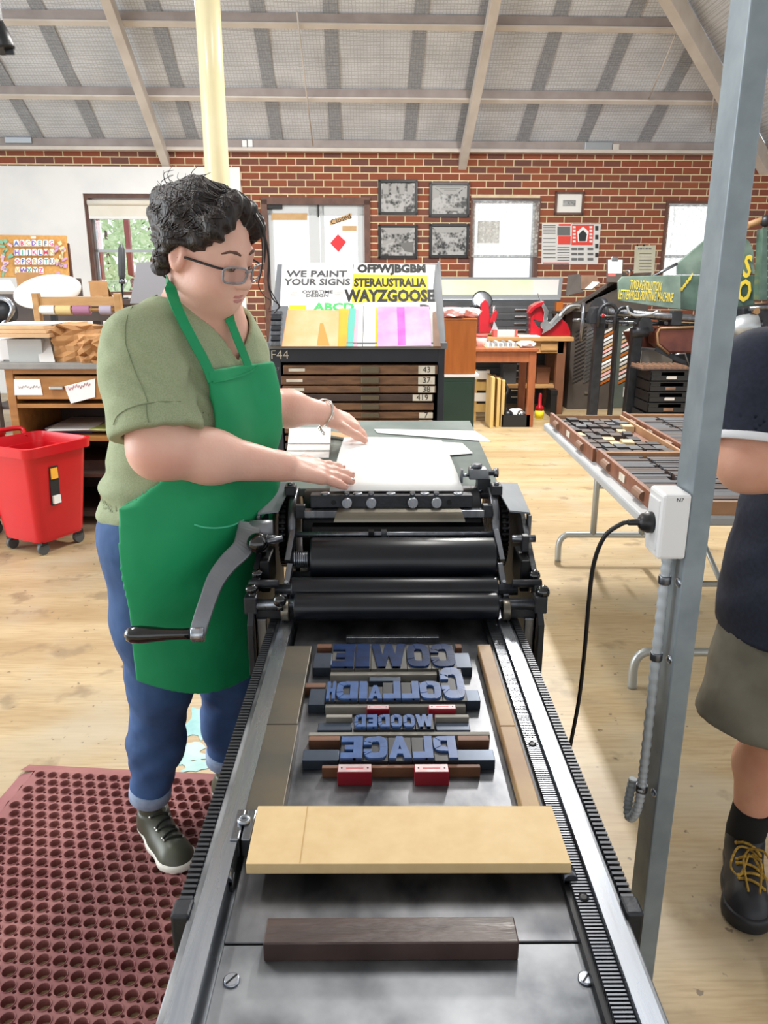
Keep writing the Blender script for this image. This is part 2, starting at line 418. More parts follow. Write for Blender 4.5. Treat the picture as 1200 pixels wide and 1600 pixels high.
# notices on the door glass
def on_wall(px, py, t): s, z = aW(px, py, t); return Vector((s, -t, z))
m_card = mat('kraft_card', 'c9a77c', 0.8, col2='bd9a6e', scale=9)
m_redp = mat('red_paper', 'd8323a', 0.6)
m_ink = mat('black_ink', '1f1f21', 0.7)
m_dink = mat('grey_ink', '4c4c50', 0.7)
def wall_card(name, quad_px, t, m, label, cat, th=.004, group=None):
    pts = [WM @ on_wall(x, y, t) for x, y in quad_px]
    o = MB().slab(pts, th).build(name, m); return tag(o, label, cat, group), pts
o, pts = wall_card('closed_sign', [(515, 345), (549, 333), (550, 341), (516, 352)][::-1], -.02, m_card, 'tilted kraft card reading closed on the door glass', 'sign')
c = sum(pts, Vector())/4
text('lettering', 'Closed', basis(c+WN*.003, (WM.to_3x3() @ Vector((1, 0, .34))), WN), .1, m_ink, o)
wall_card('red_diamond', [(516, 380), (528, 366), (541, 378), (529, 394)][::-1], -.02, m_redp, 'red diamond notice on the right door leaf', 'notice')
wall_card('paper_notice', [(535, 353), (557, 353), (557, 361), (535, 361)][::-1], -.02, m_card, 'small tan notice below the closed sign', 'notice')
wall_card('paper_notice', [(424, 333), (480, 333), (480, 344), (424, 344)][::-1], -.02, m_card, 'long tan strip across the top of the left door glass', 'notice')

# ---- roof: insulation under wire mesh, purlins, rafters
m_foil = mat('roof_insulation', 'dfe3ea', 0.6, col2='cdd2da', scale=3, bump=0.3)
def foil_nodes(m, sc=34):
    nt = m.node_tree; b = nt.nodes['Principled BSDF']; L = nt.links
    tc = nt.nodes.new('ShaderNodeTexCoord'); vo = nt.nodes.new('ShaderNodeTexVoronoi'); vo.feature = 'DISTANCE_TO_EDGE'; vo.inputs['Scale'].default_value = sc; vo.inputs['Randomness'].default_value = 0.12
    mp = nt.nodes.new('ShaderNodeMapping'); mp.inputs['Scale'].default_value = (.8, 1, 1); L.new(tc.outputs['Object'], mp.inputs[0]); L.new(mp.outputs[0], vo.inputs['Vector']); vo.voronoi_dimensions = '3D'
    rp = nt.nodes.new('ShaderNodeValToRGB'); rp.color_ramp.elements[0].position = 0.05; rp.color_ramp.elements[0].color = (.72, .71, .70, 1); rp.color_ramp.elements[1].position = 0.12; rp.color_ramp.elements[1].color = (1, 1, 1, 1)
    L.new(vo.outputs['Distance'], rp.inputs[0])
    old = b.inputs['Base Color'].links[0].from_socket
    mx = nt.nodes.new('ShaderNodeMix'); mx.data_type = 'RGBA'; mx.blend_type = 'MULTIPLY'; mx.inputs[0].default_value = 1
    L.new(old, mx.inputs[6]); L.new(rp.outputs[0], mx.inputs[7]); L.new(mx.outputs[2], b.inputs['Base Color'])
foil_nodes(m_foil)
m_seam = mat('insulation_seam', 'a9aeb6', 0.55, col2='979ca5', scale=30); foil_nodes(m_seam, 40)
m_steel_cream = mat('cream_steel', 'd6cec6', 0.45, col2='c9c0b7', scale=4)
m_steel_taupe = mat('taupe_steel', 'a59b98', 0.5, col2='978c89', scale=5)
ZR = EAVE + .10
def roofp(s, t, off=0.0): return Vector((s, -t, ZR + TAN*t - off))
TR = 6.9
# hip line on the right: crosses the roof plane from the eave to the upper frame edge
RN = (WM.to_3x3() @ Vector((0, -TAN, -1))).normalized()
def aR(px, py, off=0.0):
    p = WMI @ aP(px, py, WM @ roofp(0, 0, off), RN); return p.x, -p.y
h1 = aR(1200, 232); h0 = aR(1075, 0)
hd = ((h1[0]-h0[0])/(h1[1]-h0[1]))          # ds/dt
def hip(t): return h0[0] + (t-h0[1])*hd
mb = MB(WM); NS = 40
def quad_grid(mb, P, nu, nv):
    I = [[mb.pt(P(u/nu, v/nv)) for u in range(nu+1)] for v in range(nv+1)]
    for v in range(nv):
        for u in range(nu): mb.face((I[v][u], I[v][u+1], I[v+1][u+1], I[v+1][u]), True)
def roofsurf(u, v):
    t = -.2 + (TR+.2)*v; s = S0 + (hip(t)-S0)*u
    return roofp(s, t, .03*abs(math.sin(PI*t/.43))*0 ) + Vector((0, 0, -.012*math.sin(s*5.2+t)*math.sin(t*7.3)))
quad_grid(mb, roofsurf, 90, 60)
ceiling = struct(mb.build('ceiling', m_foil, origin=(0, 0, 0)))
mb = MB(WM)                       # the hip slope to the right and the near slope behind the ridge
def hipsurf(u, v):
    t = -.2 + (TR+.2)*v; s = hip(t); return Vector((s + (8.5-s)*u, -t, roofp(s, t).z - max(0, (8.5-s)*u*.566)))
quad_grid(mb, hipsurf, 10, 20)
zt = roofp(0, TR).z
mb.poly([(S0, -TR, zt), (8.5, -TR, zt), (8.5, -TR-8, zt-8*TAN), (S0, -TR-8, zt-8*TAN)])
mb.build('roof_slope', m_foil, ceiling)
for px in (58, 153, 300, 432, 524, 640, 722, 818, 912, 1010):       # overlapped seams of the blanket, running down the slope
    s, t = aR(px, 212); wd = .075
    tt = 5.0
    while hip(tt) < s+.2 and tt > .5: tt -= .1
    mb = MB(WM)
    for k in range(24):
        t0, t1 = 0.02+(tt-.02)*k/24, 0.02+(tt-.02)*(k+1)/24
        mb.poly([roofp(s-wd, t0, .017), roofp(s+wd, t0, .017), roofp(s+wd, t1, .017), roofp(s-wd, t1, .017)])
    mb.build('insulation_seam', m_seam, ceiling)
def purlin(n, py, D=.11):
    s, t = aR(600, py, .05); e = hip(t)-.02
    q = [roofp(S0, t, .02), roofp(S0, t+.018, .02), roofp(S0, t+.018, D+.02), roofp(S0, t, D+.02)]
    mb = MB(WM); mb.prism(q, (e-S0, 0, 0))
    q = [roofp(S0, t-.02, D+.005), roofp(S0, t+.03, D+.005), roofp(S0, t+.03, D+.022), roofp(S0, t-.02, D+.022)]
    o = struct(mb.build('trim_%d' % n, m_steel_taupe, origin=(0, 0, 0)))
    MB(WM).prism(q, (e-S0, 0, 0)).build('flange', m_steel_cream, o)  # lip paler than the taupe web: the light on it is put into colour
purlin(1, 146); purlin(2, 30); purlin(3, -85)
def rafter(n, px, py):
    s, t0 = aR(px, py-14, .2); w = .052; D0, D1 = .135, .29
    mb = MB(WM)
    a = -.12
    mb.hexa([roofp(s-w, a, D0), roofp(s+w, a, D0), roofp(s+w, TR, D0), roofp(s-w, TR, D0)], [roofp(s-w, a, D1), roofp(s+w, a, D1), roofp(s+w, TR, D1), roofp(s-w, TR, D1)])
    o = struct(mb.build('trim_%d' % n, m_steel_cream, origin=(0, 0, 0), bevel=.006))
rafter(4, 250, 240); rafter(5, 727, 247); rafter(6, -230, 240)
# hip beam
mb = MB(WM); w = .07
for side in (0,):
    P = [(hip(t), t) for t in (-.1, TR)]
    q0 = [roofp(P[0][0]-w, P[0][1], .1), roofp(P[0][0]+w, P[0][1], .1), roofp(P[0][0]+w, P[0][1], .33), roofp(P[0][0]-w, P[0][1], .33)]
    q1 = [roofp(P[1][0]-w, P[1][1], .1), roofp(P[1][0]+w, P[1][1], .1), roofp(P[1][0]+w, P[1][1], .33), roofp(P[1][0]-w, P[1][1], .33)]
    mb.hexa(q0, q1)
struct(mb.build('trim_7', m_steel_cream, origin=(0, 0, 0), bevel=.005))
# eave plate and cover strip along the top of the wall
mb = MB(WM); mb.box(S0, S1, -.10, -.02, EAVE+.05, EAVE+.14)
struct(mb.build('trim_8', m_steel_taupe, origin=(0, 0, 0)))
mb = MB(WM); mb.box(S0, S1, -.14, 0.0, EAVE+.005, EAVE+.045)
struct(mb.build('trim_9', m_steel_cream, origin=(0, 0, 0)))
# junction boxes on the eave plate
for px0, px1, py0, py1, lab in ((7, 50, 214, 224, 'long grey junction box on the eave plate at far left'), (378, 386, 219, 230, 'square white junction box beside the cream column'), (387, 395, 218, 230, 'square cream junction box right of its white twin'), (914, 956, 222, 235, 'long grey junction box on the eave plate at right'), (958, 967, 225, 235, 'small cream switch box right of the grey junction box')):
    s0, z1 = aW(px0, py0, .12); s1, z0 = aW(px1, py1, .12)
    tag(MB(WM).box(s0, s1, -.13, -.095, z0, z1).build('junction_box', m_white if 'white' in lab else (m_steel_cream if 'cream' in lab else m_alu), bevel=.006), lab, 'junction box')
# thin conduits running down the roof
for i, (p0, p1, lab) in enumerate((((464, 18), (489, 228), 'thin cream conduit running down the roof right of the column'), ((1055, 55), (1013, 155), 'thin conduit strung between the two purlins at right'), ((1120, 105), (1110, 205), 'hanging pull cord beside the galvanised post'))):
    a = aR(*p0, .16); b = aR(*p1, .16)
    pa, pb = roofp(a[0], a[1], .16), roofp(b[0], b[1], .16)
    tag(MB(WM).tube([pa, (pa+pb)/2+Vector((0, 0, -.02)), pb], .009, 6).build('conduit', m_steel_cream), lab, 'conduit')

# ---- round cream column
m_cream = mat('cream_gloss', 'e4dab4', 0.22, col2='ddd2a8', scale=3)
cc = aY(340, 283, 6.0); topz = ZR + TAN*(11-6.0)-.3
t = thing('support_column', (cc.x, 6.0, 0), 'round glossy cream column rising behind the woman to the roof', 'column')
MB().lathe([(.086, 0), (.086, topz)], (cc.x, 6.0, 0), (0, 0, 1), 32).build('shaft', m_cream, t)
MB().lathe([(.12, 0), (.12, .02), (.095, .035)], (cc.x, 6.0, 0), (0, 0, 1), 32).build('base_collar', m_cream, t)
# black spotlight hanging at the far left
c = aY(2, 62, 6.5)
t = thing('spotlight', c, 'black spotlight hanging under the roof at the top left corner', 'spotlight')
MB().lathe([(.05, -.13), (.075, -.02), (.08, .06), (.07, .08)], c, (.25, -.1, -1), 16).build('housing', m_black, t)
MB().box(c.x-.02, c.x+.02, c.y-.02, c.y+.02, c.z, c.z+.9).build('bracket', m_black, t)
MB().box(c.x+.02, c.x+.085, c.y-.01, c.y+.01, c.z-.1, c.z-.06).build('barn_door', m_black, t)
# garden seen through the left window
m_leafg = mat('leaf_green', 'a9c890', 0.6, col2='dbe8c8', scale=9)
m_post = mat('veranda_paint', '8a3d3c', 0.5)
for px, lab in ((157, 'red brown veranda post outside the left window'), (206, 'slim red veranda post further out by the garden')):
    p = aY(px, 440, 12.6 if px < 180 else 15); w = .06 if px < 180 else .045
    tag(MB().box(p.x-w, p.x+w, p.y-w, p.y+w, 0, 3.6).build('veranda_post', m_post), lab, 'post')
def shrub(px, py, Y, rad, n, lab, seed):
    rr = random.Random(seed); c = aY(px, py, Y); mb = MB()
    for _ in range(n):
        d = Vector((rr.gauss(0, 1), rr.gauss(0, 1), rr.gauss(0, 1))).normalized()*rad*rr.uniform(.4, 1)
        p = c+d; a = Vector((rr.uniform(-1, 1), rr.uniform(-1, 1), rr.uniform(-1, 1))).normalized(); b = a.orthogonal().normalized(); l = rr.uniform(.1, .2)
        mb.poly([p-a*l, p-b*l*.35, p+a*l, p+b*l*.35])
    t = thing('garden_shrub', (c.x, c.y, 0), lab, 'shrub', 'garden shrubs')
    mb.build('foliage', m_leafg, t); MB().cyl((c.x, c.y, 0), (c.x, c.y, c.z), .05, .03, 8).build('trunk', m_fbrown, t)
shrub(165, 360, 17, 1.0, 420, 'pale green tree outside the left window, behind the veranda post', 1)
shrub(232, 352, 20, 1.1, 420, 'pale green tree outside the left window nearest the woman', 2)
shrub(182, 458, 15, .5, 160, 'low green bush outside the left window', 3)
# ================================================================== the proof press
m_iron = mat('dark_cast_iron', '2a2c30', 0.45, 0.55, col2='36383d', scale=14, bump=0.08, bscale=90)
m_iron_l = mat('grey_machined_steel', '83868c', 0.3, 0.9, col2='6a6d74', scale=10, stretch=(6, 1, 1), rvar=.12)
m_rail = mat('polished_rail', 'b9bec6', 0.28, 0.95, col2='9aa0aa', scale=12, stretch=(8, .6, 1), rvar=.1)
m_plate = mat('scuffed_steel_plate', '4e5156', 0.42, 0.8, col2='9a9da1', scale=7, detail=12, lo=.38, hi=.64, rvar=.16, bump=.05)
m_roller = mat('ink_roller', '0d1017', 0.3, 0.1, col2='11151d', scale=30)
m_bake = mat('black_bakelite', '08090b', 0.12, coat=.6)
m_bed = mat('worn_bed_steel', '474a50', 0.36, 0.8, col2='85868a', scale=9, stretch=(1.6, 1, 1), detail=12, lo=.36, hi=.68, rvar=.14)
m_copper = mat('copper_stained_wood', '8d6a4a', 0.5, col2='a98a5d', scale=7, detail=8)
m_darkbear = mat('dark_furniture_wood', '45443f', 0.45, 0.25, col2='5f5545', scale=9, detail=8)
m_gear = mat('gear_black', '16171a', 0.4, 0.5)
PX0, PX1 = -.203, .262          # outer faces of the rails
RZ = .80; BZ = .776             # rail top, bed surface
press = thing('proof_press', (.03, 1.1, 0), 'hand-cranked cylinder proof press with black ink rollers and toothed rails', 'printing press')
# base cabinet and bed casting
mb = MB(); mb.box(PX0+.03, PX1-.03, .25, 2.05, 0.05, .62); mb.box(PX0+.05, PX1-.05, .29, 2.0, 0, .06)
mb.build('cabinet', m_iron, press, bevel=.01)
mb = MB(); mb.hexa([(PX0+.02, .2, .60), (PX1-.02, .2, .60), (PX1-.02, 2.15, .60), (PX0+.02, 2.15, .60)], [(PX0-.004, .2, .752), (PX1+.004, .2, .752), (PX1+.004, 2.15, .752), (PX0-.004, 2.15, .752)])
mb.box(PX0+.04, PX1-.051, .2, 2.1, .70, BZ-.021)
mb.build('bed_casting', m_plate, press)
bed = MB().box(PX0+.036, PX1-.047, .657, 1.95, BZ-.02, BZ).build('bed', m_bed, press, bevel=.001)
fpl = MB().box(PX0+.036, PX1-.047, .2, .655, BZ-.02, BZ-.001).build('front_plate', m_plate, press, bevel=.001)
for x, y in ((362, 1532), (916, 1529)):
    p = aZ(x, y, BZ); s_ = MB(); s_.lathe([(.0085, -.001), (.0085, .0012), (.007, .002)], p, (0, 0, 1), 20).build('screw', m_rail, fpl)
    d = Matrix.Rotation(R(50), 3, 'Z'); MB().cbox(p+Vector((0, 0, .0021)), .0145, .0018, .0006, d).build('screw_slot', m_gear, fpl)
# rails
for x0, x1 in ((PX0+.004, PX0+.029), (PX1-.022, PX1-.001)):
    MB().box(x0, x1, .2, 2.1, .74, RZ).build('rail', m_rail, press)
MB().box(PX0-.006, PX0+.004, .2, 2.1, .72, .792).build('rail_guard', m_plate, press, bevel=.002)
MB().box(PX1, PX1+.008, .2, 2.1, .72, .790).build('rail_guard', m_plate, press, bevel=.002)
MB().box(PX1-.05, PX1-.023, .2, 2.1, BZ-.02, .786).build('rack_base', m_gear, press)
# inner rack (right)
mb = MB(); y = .45
while y < 1.62: mb.box(PX1-.043, PX1-.0235, y, y+.0022, .784, .7925); y += .0047
o = mb.build('rack_teeth', m_iron_l, press); stuff(o)
for yy in (aZ(926, 1405, .79).y, aZ(850, 1165, .79).y): MB().lathe([(.006, 0), (.006, .0035), (.003, .0036)], (PX1-.034, yy, .79), (0, 0, 1), 12).build('rack_screw', m_gear, press)
# outer racks
m_rackt = mat('rack_steel', '4b4d52', .4, .7)
for x0, x1 in ((PX0-.021, PX0-.006), (PX1+.008, PX1+.022)):
    mb = MB(); y = .70
    while y < 1.62: mb.box(x0, x1, y, y+.0042, .770, .794); y += .0085
    stuff(mb.build('rack_teeth', m_rackt, press))
    MB().box(x0+.002, x1-.002, .70, 1.62, .755, .780).build('rack_base', m_gear, press)
    MB().box(x0-.003, x1+.003, .672, .698, .745, .797).build('rack_stop', m_iron, press, bevel=.003)
# stops beside the board
for x, y in ((354, 1390), (890, 1388)):
    p = aZ(x, y, BZ); mb = MB(); mb.box(p.x-.008, p.x+.008, p.y-.004, p.y+.012, BZ, BZ+.014); mb.cyl((p.x, p.y-.004, BZ+.014), (p.x, p.y+.012, BZ+.014), .008, n=14)
    mb.build('bed_stop', m_iron_l, press)
p = aZ(381, 1290, .80)
mb = MB(); mb.box(p.x-.013, p.x-.001, p.y-.028, p.y+.028, BZ, .803); mb.box(p.x+.001, p.x+.013, p.y-.028, p.y+.028, BZ, .803)
lk = mb.build('quoin_lock', m_iron_l, press, bevel=.002)
MB().lathe([(.0085, 0), (.0085, .005), (.005, .006), (.005, .003)], (p.x, p.y+.004, .802), (0, 0, 1), 18).build('lock_screw', m_rail, lk)
# side bearers: wooden furniture along the bed (lie loose in the bed)
def block(name, x0, x1, y0, y1, z0, z1, m, label, cat='furniture block', bevel=.0015, group=None):
    return tag(MB().box(x0, x1, y0, y1, z0, z1).build(name, m, bevel=bevel), label, cat, group)
ly = aZ(410, 1135, .795).y; ry = aZ(800, 1135, .795).y
block('wood_furniture', -.178, -.125, .83, ly-.0008, BZ, .799, m_darkbear, 'dark wooden bearer lying along the left rail near the board')
block('wood_furniture', -.178, -.127, ly+.0008, 1.315, BZ, .799, m_darkbear, 'dark wooden bearer with rusty stain along the left rail near the rollers')
block('wood_furniture', .186, .2105, .82, ry-.0008, BZ, .796, m_copper, 'brown copper-stained bearer along the right rail near the board')
block('wood_furniture', .186, .2105, ry+.0008, 1.325, BZ, .796, m_copper, 'brown copper-stained bearer along the right rail near the rollers')
# MDF packing board
m_mdf = mat('mdf', 'd9bd8c', 0.6, col2='d0b280', scale=40, lo=.3, hi=.7)
m_mdfe = mat('mdf_edge', 'b8955f', 0.7)
a = aZ(384, 1350, .812); b = aZ(893, 1349, .812); c = aZ(862, 1259, .812); d = aZ(403, 1259, .812)
mb = MB(); mb.hexa([(p.x, p.y, .798) for p in (a, b, c, d)], [(p.x, p.y, .812) for p in (a, b, c, d)])
o = tag(mb.build('packing_board', m_mdf, bevel=.0008), 'wide pale fibreboard strip lying across the press rails', 'board')
pe = aZ(475, 1300, .812); MB().box(pe.x-.0005, pe.x+.0005, a.y+.001, d.y-.001, .8119, .8124).build('pencil_line', m_mdfe, o)
# dark reglet at the front
m_regl = mat('dark_varnished_wood', '3a2c29', 0.35, col2='4c3b36', scale=14, stretch=(1, 6, 1), bump=.25)
block('wood_furniture', -.121, .144, .634, .668, BZ-.001, .7985, m_regl, 'long dark varnished wood bar across the front of the press bed')

# ---- type forme: letter blocks and furniture
m_tside = mat('type_wood_dark', '12161f', 0.45, col2='191c24', scale=20)
m_tbase = mat('type_wood_shoulder', '4f4c46', 0.5, col2='3d3b37', scale=16)
m_tface = mat('inked_type_face', '0d2040', 0.3, col2='15305c', scale=40, spec=.2)
m_tface2 = mat('blue_worn_type_face', '3f6096', 0.35, col2='2f4b7a', scale=40)
m_steelf = mat('steel_furniture', '4a5566', 0.35, 0.6, col2='3a434f', scale=12)
m_brown = mat('brown_furniture_wood', '7a5138', 0.55, col2='5f3d2b', scale=11, stretch=(1, 5, 1))
m_greyf = mat('grey_wood_furniture', '8d8a82', 0.6, col2='77736c', scale=11, stretch=(1, 5, 1))
TH = RZ - .0005
def glyph(ch, x0, x1, y0, y1, z0, z1):
    # heavy block letters drawn on a unit square, set mirrored for printing
    mb = MB(); cnt = [0]
    def q(*pts):
        cnt[0] += 1; zz = z1-(cnt[0] % 7)*.00012
        mb.hexa([(x1-(x1-x0)*u, y0+(y1-y0)*v, z0) for u, v in pts], [(x1-(x1-x0)*u, y0+(y1-y0)*v, zz) for u, v in pts])
    def rect(a, b, c, d): q((a, c), (b, c), (b, d), (a, d))
    def ringq(a0, a1, cx=.5, cy=.5, rx=.5, ry=.5, sx=.32, sy=.24, n=28, sq=None):
        def o(t):
            e = .62; c, s_ = math.cos(t), math.sin(t); u = cx+rx*math.copysign(abs(c)**e, c); v = cy+ry*math.copysign(abs(s_)**e, s_)
            if sq == 'l' and c < 0: u = cx-rx if abs(s_) < .999 else cx; v = cy+ry*max(-1, min(1, s_*1.4))
            return u, v
        def i(t): c, s_ = math.cos(t), math.sin(t); return cx+(rx-sx)*math.copysign(abs(c)**.5, c), cy+(ry-sy)*math.copysign(abs(s_)**.5, s_)
        for k in range(n):
            t0, t1 = a0+(a1-a0)*k/n, a0+(a1-a0)*(k+1)/n; q(o(t0), o(t1), i(t1), i(t0))
    if ch == 'O': ringq(0, 2*PI)
    elif ch == 'C': ringq(.42, 2*PI-.42); rect(.66, 1, .60, .74); rect(.66, 1, .27, .40)
    elif ch == 'D': ringq(-PI/2, PI/2, .45, .5, .55, .5, .30, .22); rect(0, .36, 0, 1); rect(.3, .5, .78, 1); rect(.3, .5, 0, .22)
    elif ch == 'P': rect(0, .38, 0, 1); ringq(-PI/2, PI/2, .5, .66, .5, .34, .32, .2, 16); rect(.3, .52, .8, 1); rect(.3, .52, .32, .5)
    elif ch == 'L': rect(0, .4, 0, 1); rect(.3, 1, 0, .28)
    elif ch == 'E': rect(0, .42, 0, 1); rect(.3, 1, 0, .25); rect(.3, 1, .75, 1); rect(.3, .82, .40, .60)
    elif ch == 'H': rect(0, .38, 0, 1); rect(.62, 1, 0, 1); rect(.3, .7, .4, .6)
    elif ch == 'I': rect(.05, .95, 0, 1)
    elif ch == 'A': q((0, 0), (.32, 0), (.62, 1), (.36, 1)); q((.68, 0), (1, 0), (.64, 1), (.38, 1)); rect(.25, .75, .2, .4)
    elif ch == 'W': q((0, 1), (.24, 1), (.40, 0), (.18, 0)); q((.40, 1), (.60, 1), (.40, 0), (.22, 0)); q((.40, 1), (.60, 1), (.78, 0), (.60, 0)); q((.76, 1), (1, 1), (.82, 0), (.60, 0))
    return mb
def type_row(word, px_l, px_r, py_t, py_b, face, label_of, widths=None, zt=TH, heights=None):
    # word is given as it is read; set mirrored, so the first letter stands at the right
    n = len(word); L = aZ(px_l, (py_t+py_b)/2, zt).x; Rr = aZ(px_r, (py_t+py_b)/2, zt).x
    y0 = aZ(600, py_b, zt).y; y1 = aZ(600, py_t, zt).y
    ws = widths or [1]*n; tot = sum(ws); x = Rr
    for i, ch in enumerate(word):
        w_ = (Rr-L)*ws[i]/tot; x0, x1 = x-w_, x; x -= w_
        yy1 = y1 if not heights else y0+(y1-y0)*heights[i]
        t = thing('wood_type_letter', ((x0+x1)/2, (y0+yy1)/2, BZ), label_of(i, ch), 'type block')
        MB().box(x0+.0003, x1-.0003, y0-.002, yy1+.002, BZ, zt-.004).build('type_body', m_tbase if face is m_tface else m_tside, t, bevel=.0006)
        g = glyph(ch, x0+.0008, x1-.0008, y0, yy1, zt-.005, zt).build('letter_face', face, t)
type_row('COWIE', 519, 711, 1006, 1041, m_tface, lambda i, ch: 'dark blue inked wood type letter %s in the row of five nearest the rollers' % ch, [1.15, 1.1, 1.65, .75, 1.05])
type_row('COLLAIDH', 510, 728, 1064, 1091, m_tface2,
         lambda i, ch: ('worn blue type letter %s of the second row, %s' % (ch, ('tallest, at its right end', 'round, next to the tallest letter', 'beside the round O', 'beside the small A', 'smallest of the row', 'beside the D', 'between I and H', 'narrow, at its left end')[i])), [1.25, 1.15, .95, .95, .75, .5, 1.15, .5], heights=[1.85, 1, 1, 1, .75, 1, 1, 1])
type_row('WOODED', 553, 678, 1116, 1135, m_tface2, lambda i, ch: 'small blue wood type letter %s in the third row%s' % (ch, (', widest, at its right end', ', first round one', ', second round one', ', in its middle', '', ', at its left end')[i]), [1.5, 1, 1, 1, .9, 1])
type_row('PLACE', 532, 714, 1150, 1184, m_tface2, lambda i, ch: 'speckled blue wood type letter %s in the row of five nearest the board' % ch, [1.05, .95, 1.05, 1.1, 1.0])
def fpx(name, x0, x1, yt, yb, z, m, label, zb=BZ):
    a = aZ(x0, yb, z); b = aZ(x1, yb, z); c = aZ(x1, yt, z)
    return block(name, a.x, b.x, a.y, c.y, zb, z, m, label, bevel=.0008)
fpx('wood_furniture', 494, 519, 1013, 1008, .79, m_brown, 'x') if False else None
G = m_greyf
for (x0, x1, yt, yb, z, m, lab) in (
    (488, 517, 1020, 1043, .794, m_steelf, 'dark steel spacer at the left end of the top type row'),
    (713, 738, 1020, 1043, .794, m_steelf, 'dark steel spacer at the right end of the top type row'),
    (495, 518, 1006, 1012, .795, m_brown, 'thin brown strip above the left spacer of the top row'),
    (712, 722, 1006, 1012, .795, m_brown, 'thin brown strip above the right spacer of the top row'),
    (516, 683, 1049, 1055, .79, m_greyf, 'grey brown wood strip between the top and second type rows'),
    (577, 626, 1057, 1064, .788, m_steelf, 'short blue steel spacer above the small A'),
    (476, 508, 1067, 1074, .792, m_brown, 'pale brown strip at the left end of the second row'),
    (481, 507, 1076, 1101, .792, m_steelf, 'blue steel spacer at the left end of the second row'),
    (730, 751, 1078, 1095, .792, m_steelf, 'dark steel spacer at the right end of the second row'),
    (508, 728, 1099, 1105, .79, m_greyf, 'grey wood strip under the second type row'),
    (509, 550, 1116, 1121, .792, m_greyf, 'grey strip left of the third row'),
    (680, 733, 1116, 1121, .792, m_greyf, 'grey strip right of the third row'),
    (496, 550, 1129, 1141, .784, m_steelf, 'low blue steel spacer left of the third row'),
    (682, 735, 1129, 1141, .784, m_steelf, 'low grey steel spacer right of the third row'),
    (482, 766, 1143, 1149, .792, m_greyf, 'long grey brown strip under the third row') ,
    (482, 531, 1149, 1157, .791, m_brown, 'brown strip left of the lowest row, behind the spacer'),
    (716, 765, 1149, 1157, .791, m_brown, 'brown strip right of the lowest row, behind the spacer'),
    (472, 529, 1171, 1188, .792, m_steelf, 'broad blue steel spacer left of the lowest row'),
    (716, 774, 1171, 1188, .792, m_steelf, 'broad grey steel spacer right of the lowest row'),
    (503, 751, 1194, 1200, .792, m_brown, 'long brown wood strip behind the two red magnets'),
): fpx('wood_furniture' if m in (m_brown, m_greyf) else 'metal_furniture', x0, x1, yt, yb, z, m, lab)
m_redm = mat('red_lacquer', '8e1727', 0.35, col2='7a1020', scale=12)
m_mlab = mat('magnet_label', 'c4b8b8', 0.4, 0.3, col2='b58d92', scale=30)
for x0, x1, yt, yb, lab in ((527, 581, 1194, 1207, 'left of the two red magnets below the type forme'), (648, 702, 1194, 1207, 'right of the two red magnets below the type forme'), (573, 608, 1102, 1108, 'small left magnet with silver label under the second row'), (670, 713, 1101, 1108, 'small right magnet with silver label under the second row')):
    z = .798; a = aZ(x0, yb, z); b = aZ(x1, yb, z); c = aZ(x1, yt, z)
    t = thing('locking_magnet', ((a.x+b.x)/2, (a.y+c.y)/2, BZ), lab, 'magnet')
    MB().box(a.x, b.x, a.y, c.y, BZ, z).build('magnet_body', m_redm, t, bevel=.001)
    MB().box(a.x+.001, b.x-.001, a.y+.001, c.y-.001, z-.0005, z+.0006).build('label_plate', m_mlab, t)
    for q in (.12, .88): MB().lathe([(.0012, 0), (.0012, .001)], (a.x+(b.x-a.x)*q, (a.y+c.y)/2, z), (0, 0, 1), 8).build('rivet', m_gear, t)
    MB().box(a.x+.012, b.x-.012, (a.y+c.y)/2-.001, (a.y+c.y)/2+.0005, z+.0005, z+.0009).build('label_print', m_redp, t)

# ---- carriage
def roller(name, Y, z, r, x0, x1, m=m_roller, n=40):
    mb = MB(); mb.lathe([(r*.96, 0), (r, .004), (r, x1-x0-.004), (r*.96, x1-x0)], (x0, Y, z), (1, 0, 0), n); return mb.build(name, m, press)
roller('impression_cylinder', 1.745, .895, .094, -.175, .235, m_gear, 48)
roller('ink_drum', 1.555, .884, .047, -.146, .247)
roller('form_roller', 1.478, .845, .0265, -.181, .244)
roller('form_roller', 1.432, .8275, .0275, -.171, .239)
for Y, z, r, x0, x1 in ((1.555, .884, .016, -.19, -.146), (1.478, .845, .012, -.215, .285), (1.432, .832, .0115, -.255, .325), (1.545, .85, .01, -.2, .26)):
    MB().cyl((x0, Y, z), (x1, Y, z), r, n=18).build('roller_shaft', m_iron_l, press)
mb = MB()
for k in range(7): mb.tube([(-.183+.0045*k+.0045*j/12, 1.555+.018*math.cos(j*PI/6), .884+.018*math.sin(j*PI/6)) for j in range(13)], .0012, 5)
mb.build('spring', m_rail, press)
MB().cyl((-.193, 1.595, .927), (.25, 1.595, .927), .0065, n=16).build('tie_rod', m_iron_l, press)
for px in (580, 600):
    p = aY(px, 835, 1.59); MB().box(p.x-.006, p.x+.006, 1.585, 1.605, .922, .936).build('rod_clip', m_gear if px == 580 else m_iron_l, press)
MB().prism([(-.15, 1.665, .935), (-.15, 1.640, .930), (-.15, 1.628, .915), (-.15, 1.66, .915)], (.385, 0, 0)).build('tympan_fold', m_gear, press)
